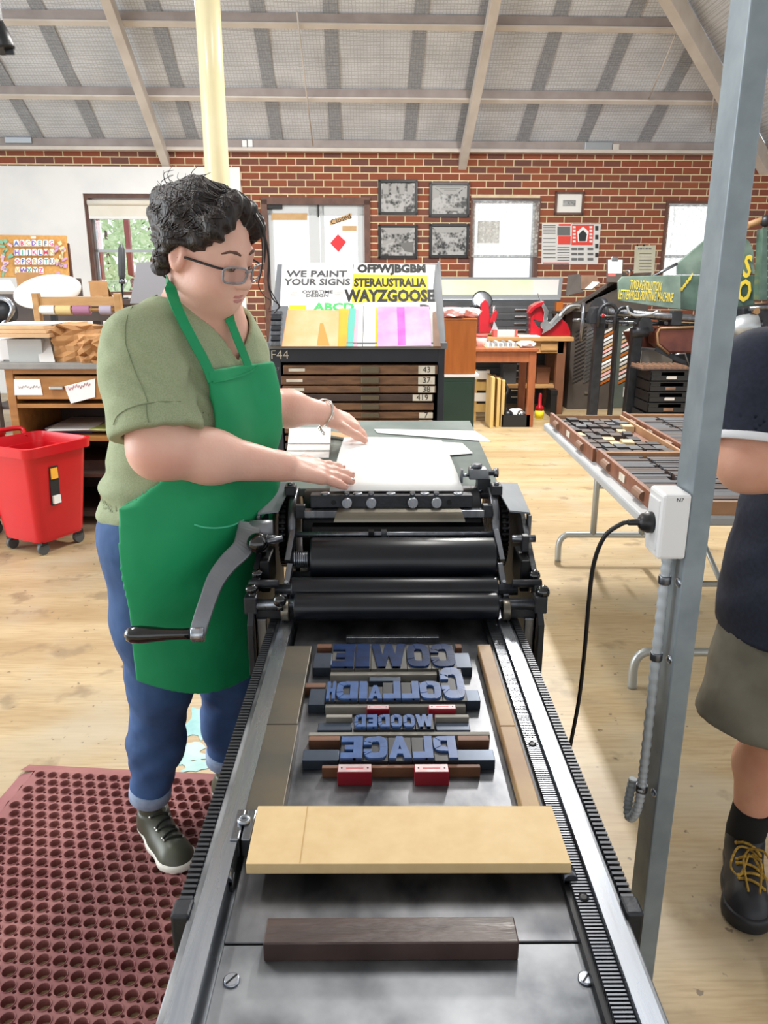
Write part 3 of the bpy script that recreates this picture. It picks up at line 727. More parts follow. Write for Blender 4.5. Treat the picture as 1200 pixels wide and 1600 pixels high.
# gripper bar with discs and knurled screws
g0, g1 = aY(485, 780, 1.675).x, aY(738, 780, 1.675).x
gb = MB().box(g0, g1, 1.668, 1.70, .966, .995).build('gripper_bar', m_iron, press, bevel=.002)
for px in (542, 580, 645, 682):
    x = aY(px, 780, 1.668).x
    MB().lathe([(.0125, 0), (.0125, .008), (.0105, .010)], (x, 1.668, .979), (0, -1, 0), 22).build('knurled_screw', m_rail, gb)
    MB().cyl((x, 1.675, .992), (x, 1.675, 1.0015), .006, n=10).build('screw_eye', m_iron_l, gb)
for px in (508, 559, 611, 664, 716):
    x = aY(px, 766, 1.68).x
    MB().lathe([(.011, 0), (.011, .003), (.008, .0045)], (x, 1.683, .994), (0, 0, 1), 20).build('gripper_disc', m_rail, gb)
for px in (521, 702):
    x = aY(px, 780, 1.668).x; MB().lathe([(.0055, 0), (.0055, .002)], (x, 1.668, .979), (0, -1, 0), 12).build('bar_bolt', m_gear, gb)
# trapezoid bar
x0, x1 = aY(475, 800, 1.655).x, aY(757, 800, 1.655).x; xa, xb = aY(530, 800, 1.65).x, aY(718, 800, 1.65).x
MB().box(x0, x1, 1.65, 1.672, .947, .965).build('frisket_bar', m_iron_l, press, bevel=.002)
m_bronze = mat('bronzed_steel', '7d776b', 0.35, 0.8, col2='68635a', scale=8)
mb = MB(); P = []
for k in range(9):
    a = PI/2*(k/8)+.15; P.append((1.668-.032*math.cos(a)*.9-.004, .938+.030*math.sin(a)))
pl = [(xa-.012*(1-k/8), y, z) for k, (y, z) in enumerate(P)]; pr = [(xb+.012*(1-k/8), y, z) for k, (y, z) in enumerate(P)]
for k in range(8): mb.poly([pl[k], pr[k], pr[k+1], pl[k+1]], True)
mb.poly([*pl, (xa, 1.69, .94)]); mb.poly([*pr, (xb, 1.69, .94)])
mb.build('curved_shield', m_bronze, press)
# side frames
m_guard = mat('dull_guard_steel', '868b90', .6, .5, col2='757a80', scale=9)
for sx in (-1, 1):
    X = (lambda v: .033 + sx*v)          # mirrored about the press centre
    def pr(name, pts, x0, x1, m, bev=.0015):
        mb = MB(); mb.prism([(X(x0), y, z) for y, z in pts], (X(x1)-X(x0), 0, 0)); return mb.build(name, m, press, bevel=bev)
    # cylinder bearer ring
    mb = MB(); mb.lathe([(.096, 0), (.0975, .002), (.0975, .016), (.096, .018)], (X(.222), 1.745, .895), (sx, 0, 0), 48); mb.build('bearer_ring', m_iron_l, press)
    # gear wheel
    mb = MB(); mb.lathe([(.086, 0), (.086, .016)], (X(.246), 1.745, .895), (sx, 0, 0), 40)
    for k in range(44):
        a = 2*PI*k/44; d = Vector((0, math.cos(a), math.sin(a))); tt = Vector((0, -math.sin(a), math.cos(a))); c0 = Vector((X(.246), 1.745, .895))+d*.084
        q = [c0-tt*.0036, c0+tt*.0036, c0+tt*.0022+d*.009, c0-tt*.0022+d*.009]; mb.prism(q, (sx*.016, 0, 0))
    mb.build('drive_gear', m_gear, press)
    # outer cheek plate and top guard
    pr('cheek_plate', [(1.40, .69), (1.90, .69), (1.90, .93), (1.80, .985), (1.66, .955), (1.60, .93), (1.46, .86), (1.40, .80)], .284, .296, m_iron)
    px_o, px_i = (.302, .268)
    mb = MB(); mb.hexa([(X(px_o), 1.63, .962), (X(px_i-.012), 1.63, .967), (X(px_i-.03), 1.76, .999), (X(px_o-.008), 1.76, .996)], [(X(px_o), 1.63, .966), (X(px_i-.012), 1.63, .971), (X(px_i-.03), 1.76, 1.003), (X(px_o-.008), 1.76, 1.0)])
    mb.build('gear_guard', m_guard, press)
    MB().box(min(X(.296), X(.304)), max(X(.296), X(.304)), 1.62, 1.645, .88, .962).build('guard_post', m_plate, press, bevel=.002)
    bx = MB().box(min(X(.225), X(.25)), max(X(.225), X(.25)), 1.70, 1.735, .985, 1.008).build('bearing_cap', m_iron, press, bevel=.003)
    MB().lathe([(.006, 0), (.006, .006), (.004, .007)], (X(.238), 1.715, 1.007), (0, 0, 1), 10).build('cap_bolt', m_iron_l, bx)
    MB().box(min(X(.2), X(.222)), max(X(.2), X(.222)), 1.655, 1.675, .945, .975).build('bar_bracket', m_iron, press, bevel=.002)
    # roller link arm: two bars
    for (p0, p1) in (((1.60, .932), (1.535, .885)), ((1.53, .88), (1.47, .83))):
        a = Vector((X(.222), p0[0], p0[1])); b = Vector((X(.228), p1[0], p1[1]))
        MB().sweep([a, b], [(-.006, -.009), (.006, -.009), (.006, .009), (-.006, .009)], up=(0, -.6, .8)).build('roller_arm', m_iron_l, press, bevel=.0015)
    MB().lathe([(.004, 0), (.004, .006)], (X(.226), 1.49, .855), (0, -.6, .8), 10).build('arm_bolt', m_rail, press)
    # lower bearing block, post and wheel
    MB().box(min(X(.278), X(.304)), max(X(.278), X(.304)), 1.42, 1.448, .815, .852).build('bearing_block', m_iron, press, bevel=.003)
    MB().box(min(X(.284), X(.296)), max(X(.284), X(.296)), 1.425, 1.445, .60, .815).build('frame_leg', m_plate, press, bevel=.002)
    MB().box(min(X(.262), X(.282)), max(X(.262), X(.282)), 1.432, 1.44, .62, .80).build('frame_web', m_iron_l, press, bevel=.002)
    MB().box(min(X(.225), X(.30)), max(X(.225), X(.30)), 1.44, 1.46, .797, .82).build('cross_block', m_iron, press, bevel=.002)
    MB().lathe([(.02, 0), (.021, .002), (.021, .013), (.02, .015)], (X(.214), 1.425, .8225), (sx, 0, 0), 26).build('bearer_wheel', m_bronze, press)
    MB().cyl((X(.25), 1.555, .93), (X(.3), 1.555, .93), .008, n=12).build('adjust_shaft', m_iron_l, press)
    MB().box(min(X(.27), X(.285)), max(X(.27), X(.285)), 1.54, 1.56, .905, .94).build('adjust_bracket', m_iron, press, bevel=.002)
    MB().box(min(X(.262), X(.282)), max(X(.262), X(.282)), 1.50, 1.60, .83, .90).build('inner_box', m_gear, press, bevel=.003)
    MB().cyl((X(.24), 1.47, .862), (X(.3), 1.47, .862), .0085, n=12).build('link_pin', m_iron, press)
def knob(px, py, Y, r, stem_h, flat=1.0):
    p = aY(px, py, Y); k = MB().sphere(p, r, 20, (1, 1, flat)).build('ball_knob', m_bake, press)
    MB().lathe([(r*.55, 0), (r*.4, stem_h*.4), (r*.5, stem_h)], p-Vector((0, 0, stem_h+r*.6)), (0, 0, 1), 12).build('knob_stem', m_bake, k)
knob(402, 896, 1.49, .013, .03, .75); knob(393, 920, 1.435, .0135, .022, .75); knob(437, 938, 1.40, .0135, .012)
knob(835, 899, 1.49, .0125, .03); knob(848, 925, 1.435, .0145, .024)
p = aY(402, 849, 1.53); k = MB().sphere(p, .0225, 24).build('ball_knob', m_bake, press)
MB().cyl(p, p+Vector((.05, .02, .004)), .007, n=12).build('knob_stem', m_iron_l, k)
# crank
pts = [aY(390, 822, 1.60), aY(386, 838, 1.57), aY(378, 858, 1.54), aY(356, 880, 1.51), aY(338, 905, 1.48), aY(326, 935, 1.45), aY(316, 965, 1.43), aY(309, 990, 1.42)]
def smooth_path(P, n=5):
    out = []
    for i in range(len(P)-1):
        p0, p1, p2, p3 = P[max(i-1, 0)], P[i], P[i+1], P[min(i+2, len(P)-1)]
        for k in range(n):
            t = k/n; out.append(0.5*((2*p1)+(p2-p0)*t+(2*p0-5*p1+4*p2-p3)*t*t+(3*p1-p0-3*p2+p3)*t**3))
    return out+[P[-1]]
m_crank = mat('worn_grey_enamel', '8b8e93', 0.4, 0.35, col2='777a80', scale=8)
sp_ = smooth_path(pts); n = len(sp_)
MB().sweep(sp_, [(-.0175, -.009), (.0175, -.009), (.0175, .009), (-.0175, .009)], up=(.12, -.75, .35), scales=[1.45-.5*min(1, k/(n*.7)) for k in range(n)]).build('crank_arm', m_crank, press, bevel=.003)
e = sp_[-1]
MB().lathe([(.016, -.012), (.017, -.01), (.017, .012), (.016, .014)], e, (1, .05, 0), 20).build('crank_boss', m_rail, press)
MB().lathe([(.012, .01), (.0115, .03), (.0125, .06), (.016, .09), (.0185, .115), (.0175, .132), (.012, .142), (.004, .146)], e, (-1, -.03, .0), 24).build('crank_grip', m_bake, press)
MB().lathe([(.024, 0), (.024, .05)], pts[0]+Vector((0, 0, -.012)), (1, .1, 0), 20).build('crank_hub', m_crank, press)
MB().box(aY(541, 990, 1.37).x, aY(686, 990, 1.37).x, 1.372, 1.385, BZ, .788).build('bed_bar', m_iron_l, press, bevel=.001)
# ---- feed board with papers
fz0, fy0, fz1, fy1 = .985, 1.77, 1.035, 2.43
def fz(y): return fz0+(fz1-fz0)*(y-fy0)/(fy1-fy0)
m_fboard = mat('grey_feed_board', '6d7874', 0.75, spec=.25, col2='87918c', scale=5, detail=7)
mb = MB(); mb.hexa([(-.245, fy0, fz0-.02), (.29, fy0, fz0-.02), (.29, fy1, fz1-.02), (-.27, fy1, fz1-.02)], [(-.245, fy0, fz0), (.29, fy0, fz0), (.29, fy1, fz1), (-.27, fy1, fz1)])
mb.build('feed_board', m_fboard, press, bevel=.002)
for x in (-.2, .25):
    MB().box(x-.012, x+.012, 1.95, 1.98, .70, fz(1.96)-.015).build('board_strut', m_iron, press)
    MB().box(x-.012, x+.012, 1.86, 2.3, .70, .72).build('board_arm', m_iron, press)
def fpt(px, py, lift): # on the feed board plane
    n = Vector((0, -(fz1-fz0), fy1-fy0)).normalized(); return aP(px, py, Vector((0, fy0, fz0+lift)), n)
def sheet(name, quad, lift, m, label, cat='paper', th=.0012):
    P = [fpt(x, y, lift) for x, y in quad]; o = MB().slab(P, th).build(name, m); return tag(o, label, cat)
sheet('paper_sheet', [(590, 676), (768, 690), (742, 673), (585, 670)], .003, m_paper, 'white paper sheet at the far edge of the feed board')
sheet('paper_sheet', [(640, 700), (733, 709), (738, 709), (722, 692)], .005, m_paper, 'small printed white sheet beside the large blank sheet') if False else sheet('paper_sheet', [(690, 712), (739, 708), (722, 692), (680, 690)], .0045, m_paper, 'small white slip beside the right edge of the large blank sheet')
for k, (yb, yt) in enumerate(((715, 668), (703, 668), (692, 668))):
    sheet('paper_sheet', [(448+k, yb), (514+k, yb), (517, yt), (452, yt)], .004+.004*k, m_paper, ('lowest', 'middle', 'topmost')[k]+' white sheet of the pile under the wrist with the bracelet', th=.003)
sheet('card_strip', [(517, 680), (566, 689), (562, 681), (517, 674)], .0125, m_card, 'tan card strip under the fingers of the far hand')
# the large sheet: from the grippers up the board
mb = MB(); rows = []
A, B = aY(515, 767, 1.69), aY(724, 768, 1.69); A.z = B.z = 1.0005
C, D = fpt(690, 688, .012), fpt(538, 683, .018)
for j in range(9):
    v = j/8; l = A.lerp(D, v); r = B.lerp(C, v); bulge = .010*math.sin(PI*v)
    rows.append([mb.pt(l.lerp(r, i/10)+Vector((0, 0, bulge+.004*math.sin(PI*i/10)*v))) for i in range(11)])
for a, b in zip(rows, rows[1:]):
    for i in range(10): mb.face((a[i], a[i+1], b[i+1], b[i]), True)
o = mb.build('paper_sheet', m_paper); so = o.modifiers.new('thick', 'SOLIDIFY'); so.thickness = .0008
tag(o, 'large blank white sheet held down on the cylinder by both hands', 'paper')
# side guide clamp
p = aY(752, 740, 1.78)
mb = MB(); mb.hexa([(p.x-.03, p.y-.015, p.z-.012), (p.x+.02, p.y-.015, p.z-.012), (p.x+.02, p.y+.02, p.z-.012), (p.x-.03, p.y+.02, p.z-.012)], [(p.x-.03, p.y-.015, p.z+.014), (p.x+.012, p.y-.015, p.z+.014), (p.x+.012, p.y+.02, p.z+.014), (p.x-.03, p.y+.02, p.z+.014)])
gd = mb.build('side_guide', m_plate, press, bevel=.003)
MB().lathe([(.013, 0), (.013, .008), (.010, .010)], (p.x-.012, p.y, p.z+.014), (0, 0, 1), 18).build('guide_knob', m_iron_l, gd)
MB().lathe([(.007, 0), (.007, .012), (.011, .012), (.011, .022)], (p.x+.018, p.y, p.z+.002), (1, 0, 0), 16).build('guide_screw', m_iron_l, gd)
MB().box(p.x-.05, p.x-.045, p.y-.015, p.y+.005, p.z-.02, p.z+.012).build('guide_plate', m_iron_l, gd)
MB().cyl((p.x-.05, p.y, p.z-.004), (p.x-.028, p.y, p.z-.004), .004, n=10).build('guide_rod', m_rail, gd)
MB().lathe([(.03, 0), (.03, .008)], (p.x-.025, p.y-.01, p.z-.04), (0, 0, 1), 20).build('guide_disc', m_iron_l, gd)
MB().box(p.x-.04, p.x+.02, p.y-.03, p.y+.03, p.z-.055, p.z-.04).build('guide_arm', m_iron, gd, bevel=.003)
MB().box(p.x-.01, p.x+.02, p.y-.02, p.y+.02, p.z-.045, p.z-.01).build('guide_post', m_iron, gd)

# ================================================================== galvanised post, socket, conduit, power lead
m_galv = mat('galvanised_steel', '8f9aa1', 0.5, 0.3, col2='7f8a91', scale=14, detail=8, rvar=.1, bump=.05)
m_pvc = mat('grey_pvc', 'b4babf', 0.4)
m_gpo = mat('white_plastic', 'e9e9ea', 0.3)
m_rub = mat('black_rubber', '17181b', 0.4)
PYF = 1.30
cr = aY(1114, 500, PYF); pxr = aY(1151, 500, PYF).x
pw = pxr-cr.x; pd = .078
tag(MB().box(cr.x, pxr, PYF, PYF+pd, 0, 5.2).build('steel_post', m_galv, bevel=.003), 'galvanised square steel post standing beside the press', 'post')
# socket box
b0 = aY(1078, 773, PYF-.004); bt = b0.z; b1 = aY(1066, 875, PYF-.004)
bz0, bz1 = b1.z, bt; bw = .052
sk = thing('power_socket', (cr.x-bw/2, PYF+.035, bz0), 'white power socket box marked N7 on the galvanised post', 'power socket')
MB().box(cr.x-bw, cr.x-.0005, PYF-.004, PYF+.068, bz0, bz1).build('socket_box', m_gpo, sk, bevel=.006)
MB().box(cr.x-bw-.003, cr.x-bw+.002, PYF+.006, PYF+.058, bz0+.014, bz1-.014).build('socket_plate', m_gpo, sk, bevel=.002)
text('lettering', 'N7', basis((cr.x-.022, PYF-.0043, bz1-.010), (1, 0, 0), (0, -1, 0)), .010, m_ink, sk, ext=.0002)
# conduit
bc = Vector((cr.x-.021, PYF+.028, 0))
cpts = [Vector((bc.x, bc.y, bz0+.005)), Vector((bc.x, bc.y, .75)), Vector((bc.x, bc.y, .52)), Vector((bc.x-.004, bc.y-.004, .44)), Vector((bc.x-.010, bc.y+.006, .400)), Vector((bc.x-.012, bc.y+.024, .392)), Vector((bc.x-.010, bc.y+.036, .42)), Vector((bc.x-.004, bc.y+.038, .47))]
cs = smooth_path(cpts, 40); sc_ = []; out = []; acc = 0
cd_ = thing('conduit_pipe', (bc.x, bc.y, .38), 'grey corrugated conduit running down the galvanised post and hooking under', 'conduit')
P2 = [cs[0]]
for q in cs[1:]:
    if (q-P2[-1]).length > .00195: P2.append(q)
MB().tube(P2, .0098, 12, scales=[1.0 if k % 4 in (0, 1) else .84 for k in range(len(P2))]).build('corrugated_hose', m_pvc, cd_)
for z in (aY(1048, 908, PYF+.02).z, aY(1030, 1028, PYF+.02).z, aY(1003, 1235, PYF+.02).z):
    MB().lathe([(.0112, -.008), (.0118, -.006), (.0118, .006), (.0112, .008)], (bc.x, bc.y, z), (0, 0, 1), 18).build('saddle_clip', m_iron_l, cd_)
    MB().lathe([(.009, 0), (.009, .002), (.005, .004)], (cr.x-.0005, bc.y-.016, z), (-1, -.3, 0), 14).build('clip_screw', m_rail, cd_)
# plug and lead
pc = aY(1016, 816, PYF+.03); pc = Vector((cr.x-bw-.003, PYF+.03, pc.z))
ld = thing('power_lead', pc, 'black power lead with round plug hanging from the white socket', 'power cord')
MB().lathe([(.0195, 0), (.0195, .010), (.0175, .014), (.016, .019), (.010, .024), (.006, .026), (.006, .042), (.005, .044)], pc, (-1, 0, 0), 26).build('plug', m_rub, ld)
lp = [pc+Vector((-.04, 0, 0)), pc+Vector((-.055, 0, -.003)), aY(945, 838, 1.34), aY(928, 880, 1.36), aY(920, 940, 1.38), aY(914, 1010, 1.41), aY(905, 1090, 1.44), aY(892, 1160, 1.47), aY(878, 1230, 1.50), aY(870, 1300, 1.52)]
MB().tube(smooth_path(lp, 8), .0042, 10).build('cable', m_rub, ld)

# ================================================================== rubber mat
m_mat = mat('red_rubber', '855050', 0.7, col2='996562', scale=5, detail=6, bump=.1, bscale=60)
MZ = .017
ma = aZ(45, 1188, MZ); mbb = aZ(345, 1203, MZ); ux = Vector((mbb.x-ma.x, mbb.y-ma.y, 0)).normalized(); uy = Vector((ux.y, -ux.x, 0))      # uy toward the viewer
mo = thing('rubber_mat', (ma.x+.45, ma.y-.8, 0), 'red rubber drainage mat with round holes beside the press', 'mat')
NX, NYR, PT, PR = 21, 35, .0386, .0358
e0 = .05
def mpt(a, b, z): p = Vector((ma.x, ma.y, 0))+ux*a+uy*b; return (p.x, p.y, z)
# one slanted lattice cell with a large and a small hole, repeated over the mat
def mat_cell():
    bm = bmesh.new(); z = MZ; ed = []
    def loop(pts):
        vs = [bm.verts.new((x, y, z)) for x, y in pts]; es = [bm.edges.new((vs[k], vs[(k+1) % len(vs)])) for k in range(len(vs))]; ed.extend(es); return vs
    loop([(-.75*PT, -PR/2), (.25*PT, -PR/2), (.75*PT, PR/2), (-.25*PT, PR/2)])
    holes = [(0, 0, .0166, 16), (PT/2-PT*.0, PR/3, .0040, 8)]
    holes[1] = ((PT/2)*.97, PR*.30, .0046, 8)
    lp = [loop([(cx+r*math.cos(2*PI*(k+.5)/n), cy+r*math.sin(2*PI*(k+.5)/n)) for k in range(n)]) for cx, cy, r, n in holes]
    bmesh.ops.triangle_fill(bm, use_beauty=True, use_dissolve=False, edges=ed)
    for (cx, cy, r, n), vs in zip(holes, lp):
        prof = [(.94, z+.0022), (.88, z+.0018), (.84, z-.003), (.80, .0005)] if r > .01 else [(.92, .0005)]
        prev = vs
        for f, zz in prof:
            cur = [bm.verts.new((cx+(v.co.x-cx)*f, cy+(v.co.y-cy)*f, zz)) for v in vs]
            for k in range(n): bm.faces.new((prev[k], prev[(k+1) % n], cur[(k+1) % n], cur[k]))
            prev = cur
    bm.verts.index_update(); V = np.array([v.co[:] for v in bm.verts]); Fc = [[v.index for v in f.verts] for f in bm.faces]; bm.free(); return V, Fc
CV, CF = mat_cell(); VV = []; FF = []; off_ = 0
for j in range(NYR):
    for i in range(NX):
        cx = e0+PT*(i+.6)+(PT/2 if j % 2 else 0); cy = e0+PR*(j+.5)
        P_ = CV.copy(); P_[:, 0] += cx; P_[:, 1] += cy
        W_ = np.array([ma.x, ma.y, 0])+P_[:, :1]*np.array(ux)+P_[:, 1:2]*np.array(uy); W_[:, 2] = P_[:, 2]
        VV.append(W_); FF += [[k+off_ for k in f] for f in CF]; off_ += len(CV)
mb = MB(); mb.v = [Vector(p) for p in np.concatenate(VV)]; mb.f = FF; mb.sm = [False]*len(FF)
for j in range(NYR):
    cx = e0+PT*.6+(PT/2 if j % 2 else 0); cy = e0+PR*(j+.5); mb.poly([mpt(e0-.002, cy-PR/2, MZ), mpt(cx-.75*PT, cy-PR/2, MZ), mpt(cx-.25*PT, cy+PR/2, MZ), mpt(e0-.002, cy+PR/2, MZ)])
mb.build('perforated_field', m_mat, mo)
fa, fb = NX*PT+PT*.6+e0, NYR*PR+e0
mb = MB(); MZ0 = MZ; MZ = MZ-.0008
for (a0, a1, b0, b1, s_) in ((0, fa+e0, 0, e0, 'n'), (0, fa+e0, fb, fb+e0, 's'), (0, e0, e0, fb, 'w'), (fa, fa+e0, e0, fb, 'e')):
    zz = {'n': (0.002, 0.002, MZ, MZ), 's': (MZ, MZ, .002, .002), 'w': (.002, MZ, MZ, .002), 'e': (MZ, .002, .002, MZ)}[s_]
    mb.poly([mpt(a0, b0, zz[0]), mpt(a1, b0, zz[1]), mpt(a1, b1, zz[2]), mpt(a0, b1, zz[3])])
MZ = MZ0; mb.build('bevelled_border', m_mat, mo)
# ================================================================== people: implicit surfaces
def surface_nets(fn, lo, hi, h):
    lo = np.array(lo, float); hi = np.array(hi, float); n = np.ceil((hi-lo)/h).astype(int)+1
    K = 5; m_ = -(-(n-1)//K); n = m_*K+1                       # coarse blocks of K cells; only those near the surface are sampled finely
    ax = [lo[k]+h*K*(np.arange(m_[k])+.5) for k in range(3)]
    C = np.stack(np.meshgrid(*ax, indexing='ij'), -1).reshape(-1, 3); dc = fn(C); near = np.abs(dc) < h*K*1.25+.008
    D = np.repeat(np.repeat(np.repeat(dc.reshape(m_), K, 0), K, 1), K, 2); D = np.pad(D.astype(np.float32), ((0, 1),)*3, mode='edge')
    bi = np.argwhere(near.reshape(m_)); r6 = np.arange(K+1); of = np.stack(np.meshgrid(r6, r6, r6, indexing='ij'), -1).reshape(-1, 3)
    for i in range(0, len(bi), 1500):
        ix = (bi[i:i+1500, None, :]*K+of[None]).reshape(-1, 3); D[ix[:, 0], ix[:, 1], ix[:, 2]] = fn(lo+ix*h)
    S = D < 0
    c = [S[i:n[0]-1+i, j:n[1]-1+j, k:n[2]-1+k] for i in (0, 1) for j in (0, 1) for k in (0, 1)]
    cnt = sum(x.astype(np.int8) for x in c); act = (cnt > 0) & (cnt < 8)
    idx = np.full(act.shape, -1, np.int32); ai = np.argwhere(act); idx[act] = np.arange(len(ai))
    pos = np.zeros((len(ai), 3)); w = np.zeros(len(ai))
    cor = [(i, j, k) for i in (0, 1) for j in (0, 1) for k in (0, 1)]
    val = {q: D[ai[:, 0]+q[0], ai[:, 1]+q[1], ai[:, 2]+q[2]] for q in cor}
    for q in cor:
        for d in range(3):
            if q[d] == 0:
                r = tuple(1 if e == d else q[e] for e in range(3)); a, b = val[q], val[r]
                m = (a < 0) != (b < 0); t = np.where(m, a/np.where(m, a-b, 1), 0)
                p = np.array(q, float)[None, :].repeat(len(ai), 0); p[:, d] = t
                pos[m] += p[m]; w[m] += 1
    V = lo + (ai + pos/w[:, None])*h
    F = []
    for d in range(3):
        e, f = (d+1) % 3, (d+2) % 3
        sl0 = [slice(None)]*3; sl1 = [slice(None)]*3; sl0[d] = slice(0, -1); sl1[d] = slice(1, None)
        A, B = S[tuple(sl0)], S[tuple(sl1)]; E_ = np.argwhere(A != B)
        ok = (E_[:, e] > 0) & (E_[:, f] > 0) & (E_[:, e] < n[e]-1) & (E_[:, f] < n[f]-1); E_ = E_[ok]
        flip = A[E_[:, 0], E_[:, 1], E_[:, 2]]
        def cell(de, df):
            q = E_.copy(); q[:, e] += de; q[:, f] += df; return idx[q[:, 0], q[:, 1], q[:, 2]]
        Q = np.stack([cell(-1, -1), cell(0, -1), cell(0, 0), cell(-1, 0)], 1)
        Q = np.where(flip[:, None], Q, Q[:, ::-1]); F.append(Q[(Q >= 0).all(1)])
    return V, np.concatenate(F)
def nmesh(name, VF, m, parent=None, smooth=True, lap=0):
    V = np.concatenate([v for v, f in VF]); o_ = 0; Fs = []
    for v, f in VF: Fs.append(f+o_); o_ += len(v)
    F = np.concatenate(Fs)
    off = np.array(root_of(parent).location) if parent is not None else np.zeros(3)
    me = bpy.data.meshes.new(name); me.vertices.add(len(V)); me.vertices.foreach_set('co', (V-off).ravel())
    me.loops.add(len(F)*4); me.loops.foreach_set('vertex_index', F.ravel())
    me.polygons.add(len(F)); me.polygons.foreach_set('loop_start', np.arange(len(F))*4); me.polygons.foreach_set('loop_total', np.full(len(F), 4))
    me.polygons.foreach_set('use_smooth', np.full(len(F), smooth)); me.update(calc_edges=True); me.validate()
    me.materials.append(m); o = bpy.data.objects.new(name, me); COL.objects.link(o)
    if parent is not None: o.parent = parent
    if lap:
        s = o.modifiers.new('smooth', 'SMOOTH'); s.factor = .5; s.iterations = lap
    return o
A3 = lambda *p: np.array(p, float)
def rc(P, a, b, ra, rb):
    a = np.asarray(a, float); b = np.asarray(b, float); ba = b-a; t = np.clip(((P-a)@ba)/max(ba@ba, 1e-9), 0, 1)
    return np.linalg.norm(P-a-t[:, None]*ba, axis=1)-(ra+(rb-ra)*t)
def el(P, c, r, M=None):
    q = P-np.asarray(c, float)
    if M is not None: q = q@M            # columns of M are the axes
    r = np.asarray(r, float); k0 = np.linalg.norm(q/r, axis=1); k1 = np.linalg.norm(q/(r*r), axis=1)
    return k0*(k0-1)/np.maximum(k1, 1e-9)
def smin(a, b, k):
    h = np.maximum(k-np.abs(a-b), 0)/k; return np.minimum(a, b)-h*h*k/4
def smax(a, b, k): return -smin(-a, -b, k)
def chain(P, pts, rad, k=.01):
    d = None
    for i in range(len(pts)-1):
        e = rc(P, pts[i], pts[i+1], rad[i], rad[i+1]); d = e if d is None else smin(d, e, k)
    return d
def near_(fn, lo, hi, P):
    m = ((P > lo) & (P < hi)).all(1); out = np.full(len(P), .5)
    if m.any(): out[m] = fn(P[m])
    return out
def npv(v): return np.array([v[0], v[1], v[2]])
def hit(fn, px, py, t0=.8, t1=3.0):        # first point of the surface along a pixel's ray
    d = npv(ray(px, py).normalized()); t = t0; o = npv(CAMP)
    for _ in range(220):
        s = fn((o+d*t)[None, :])[0]
        if s < .0006: break
        t += max(s*.7, .0008)
        if t > t1: return None
    return Vector(o+d*t)
def grad(fn, p, e=.003):
    p = npv(p); g = np.array([fn((p+e*u)[None])[0]-fn((p-e*u)[None])[0] for u in np.eye(3)]); return Vector(g/np.linalg.norm(g))
def hand_prims(w, tip, up, thumb, spread=.03, curl=0.0, L=.175, thumb_dir=None, thumb_curl=.3, curls=None, gap=.0185):
    # w wrist, tip middle fingertip direction target, up back-of-hand normal, thumb: unit side of the thumb
    w = npv(w); d = npv(tip)-w; d /= np.linalg.norm(d); up = npv(up); up = up-d*(up@d); up /= np.linalg.norm(up)
    s = np.cross(d, up); s = s if s@npv(thumb) > 0 else -s       # s points to the thumb
    pl = L*.52; out = []
    kn = [w+d*pl*1.0+s*.027, w+d*pl*1.05+s*.009, w+d*pl*1.0-s*.009, w+d*pl*.93-s*.026]
    for k in range(4): out.append((w+s*(.012-.008*k)+d*.008, kn[k], .0195, .0145))
    out.append((w+d*.03+s*.012, w+d*.07, .018, .016))
    Ls = [.074, .082, .076, .060]; f = L/.175
    for k in range(4):
        c = (curls[k] if curls else curl); dd = d+s*spread*(1.5-k)*.8; dd /= np.linalg.norm(dd)
        p = kn[k]; ang = 0; rad = [.0112, .0103, .0095, .0082]
        if k == 3: rad = [.0099, .0091, .0083, .0072]
        for j, fr in enumerate((.45, .31, .24)):
            ang += c*(1, 1.2, .8)[j]; q = p+(dd*math.cos(ang)-up*math.sin(ang))*Ls[k]*fr*f
            out.append((p, q, rad[j], rad[j+1])); p = q
    tb = w+d*.022+s*.022-up*.006
    td = npv(thumb_dir) if thumb_dir is not None else d*.75+s*.55-up*.15
    td = td/np.linalg.norm(td); p1 = tb+td*.040*f; d2 = td*(1-thumb_curl)+d*thumb_curl; d2 /= np.linalg.norm(d2); p2 = p1+d2*.032*f; p3 = p2+d2*.024*f
    out += [(w+d*.012+s*.006, tb, .017, .0155), (tb, p1, .0165, .0128), (p1, p2, .0124, .0112), (p2, p3, .011, .009)]
    return out, [kn, d, s, up]
def prims(P, L, k):
    d = None
    for a, b, ra, rb in L:
        e = rc(P, a, b, ra, rb); d = e if d is None else smin(d, e, k)
    return d
def skin_mat(name, c, c2):
    m = mat(name, c, .48, col2=c2, scale=9, detail=5, bump=.08, bscale=180)
    b = m.node_tree.nodes['Principled BSDF']; b.inputs['Subsurface Weight'].default_value = .12; b.inputs['Subsurface Radius'].default_value = (.012, .005, .003); b.inputs['Subsurface Scale'].default_value = .6
    return m
m_skin = skin_mat('fair_skin', 'ebbba8', 'e2a996')
m_skin2 = skin_mat('ruddy_skin', 'dca58c', 'cf937a')

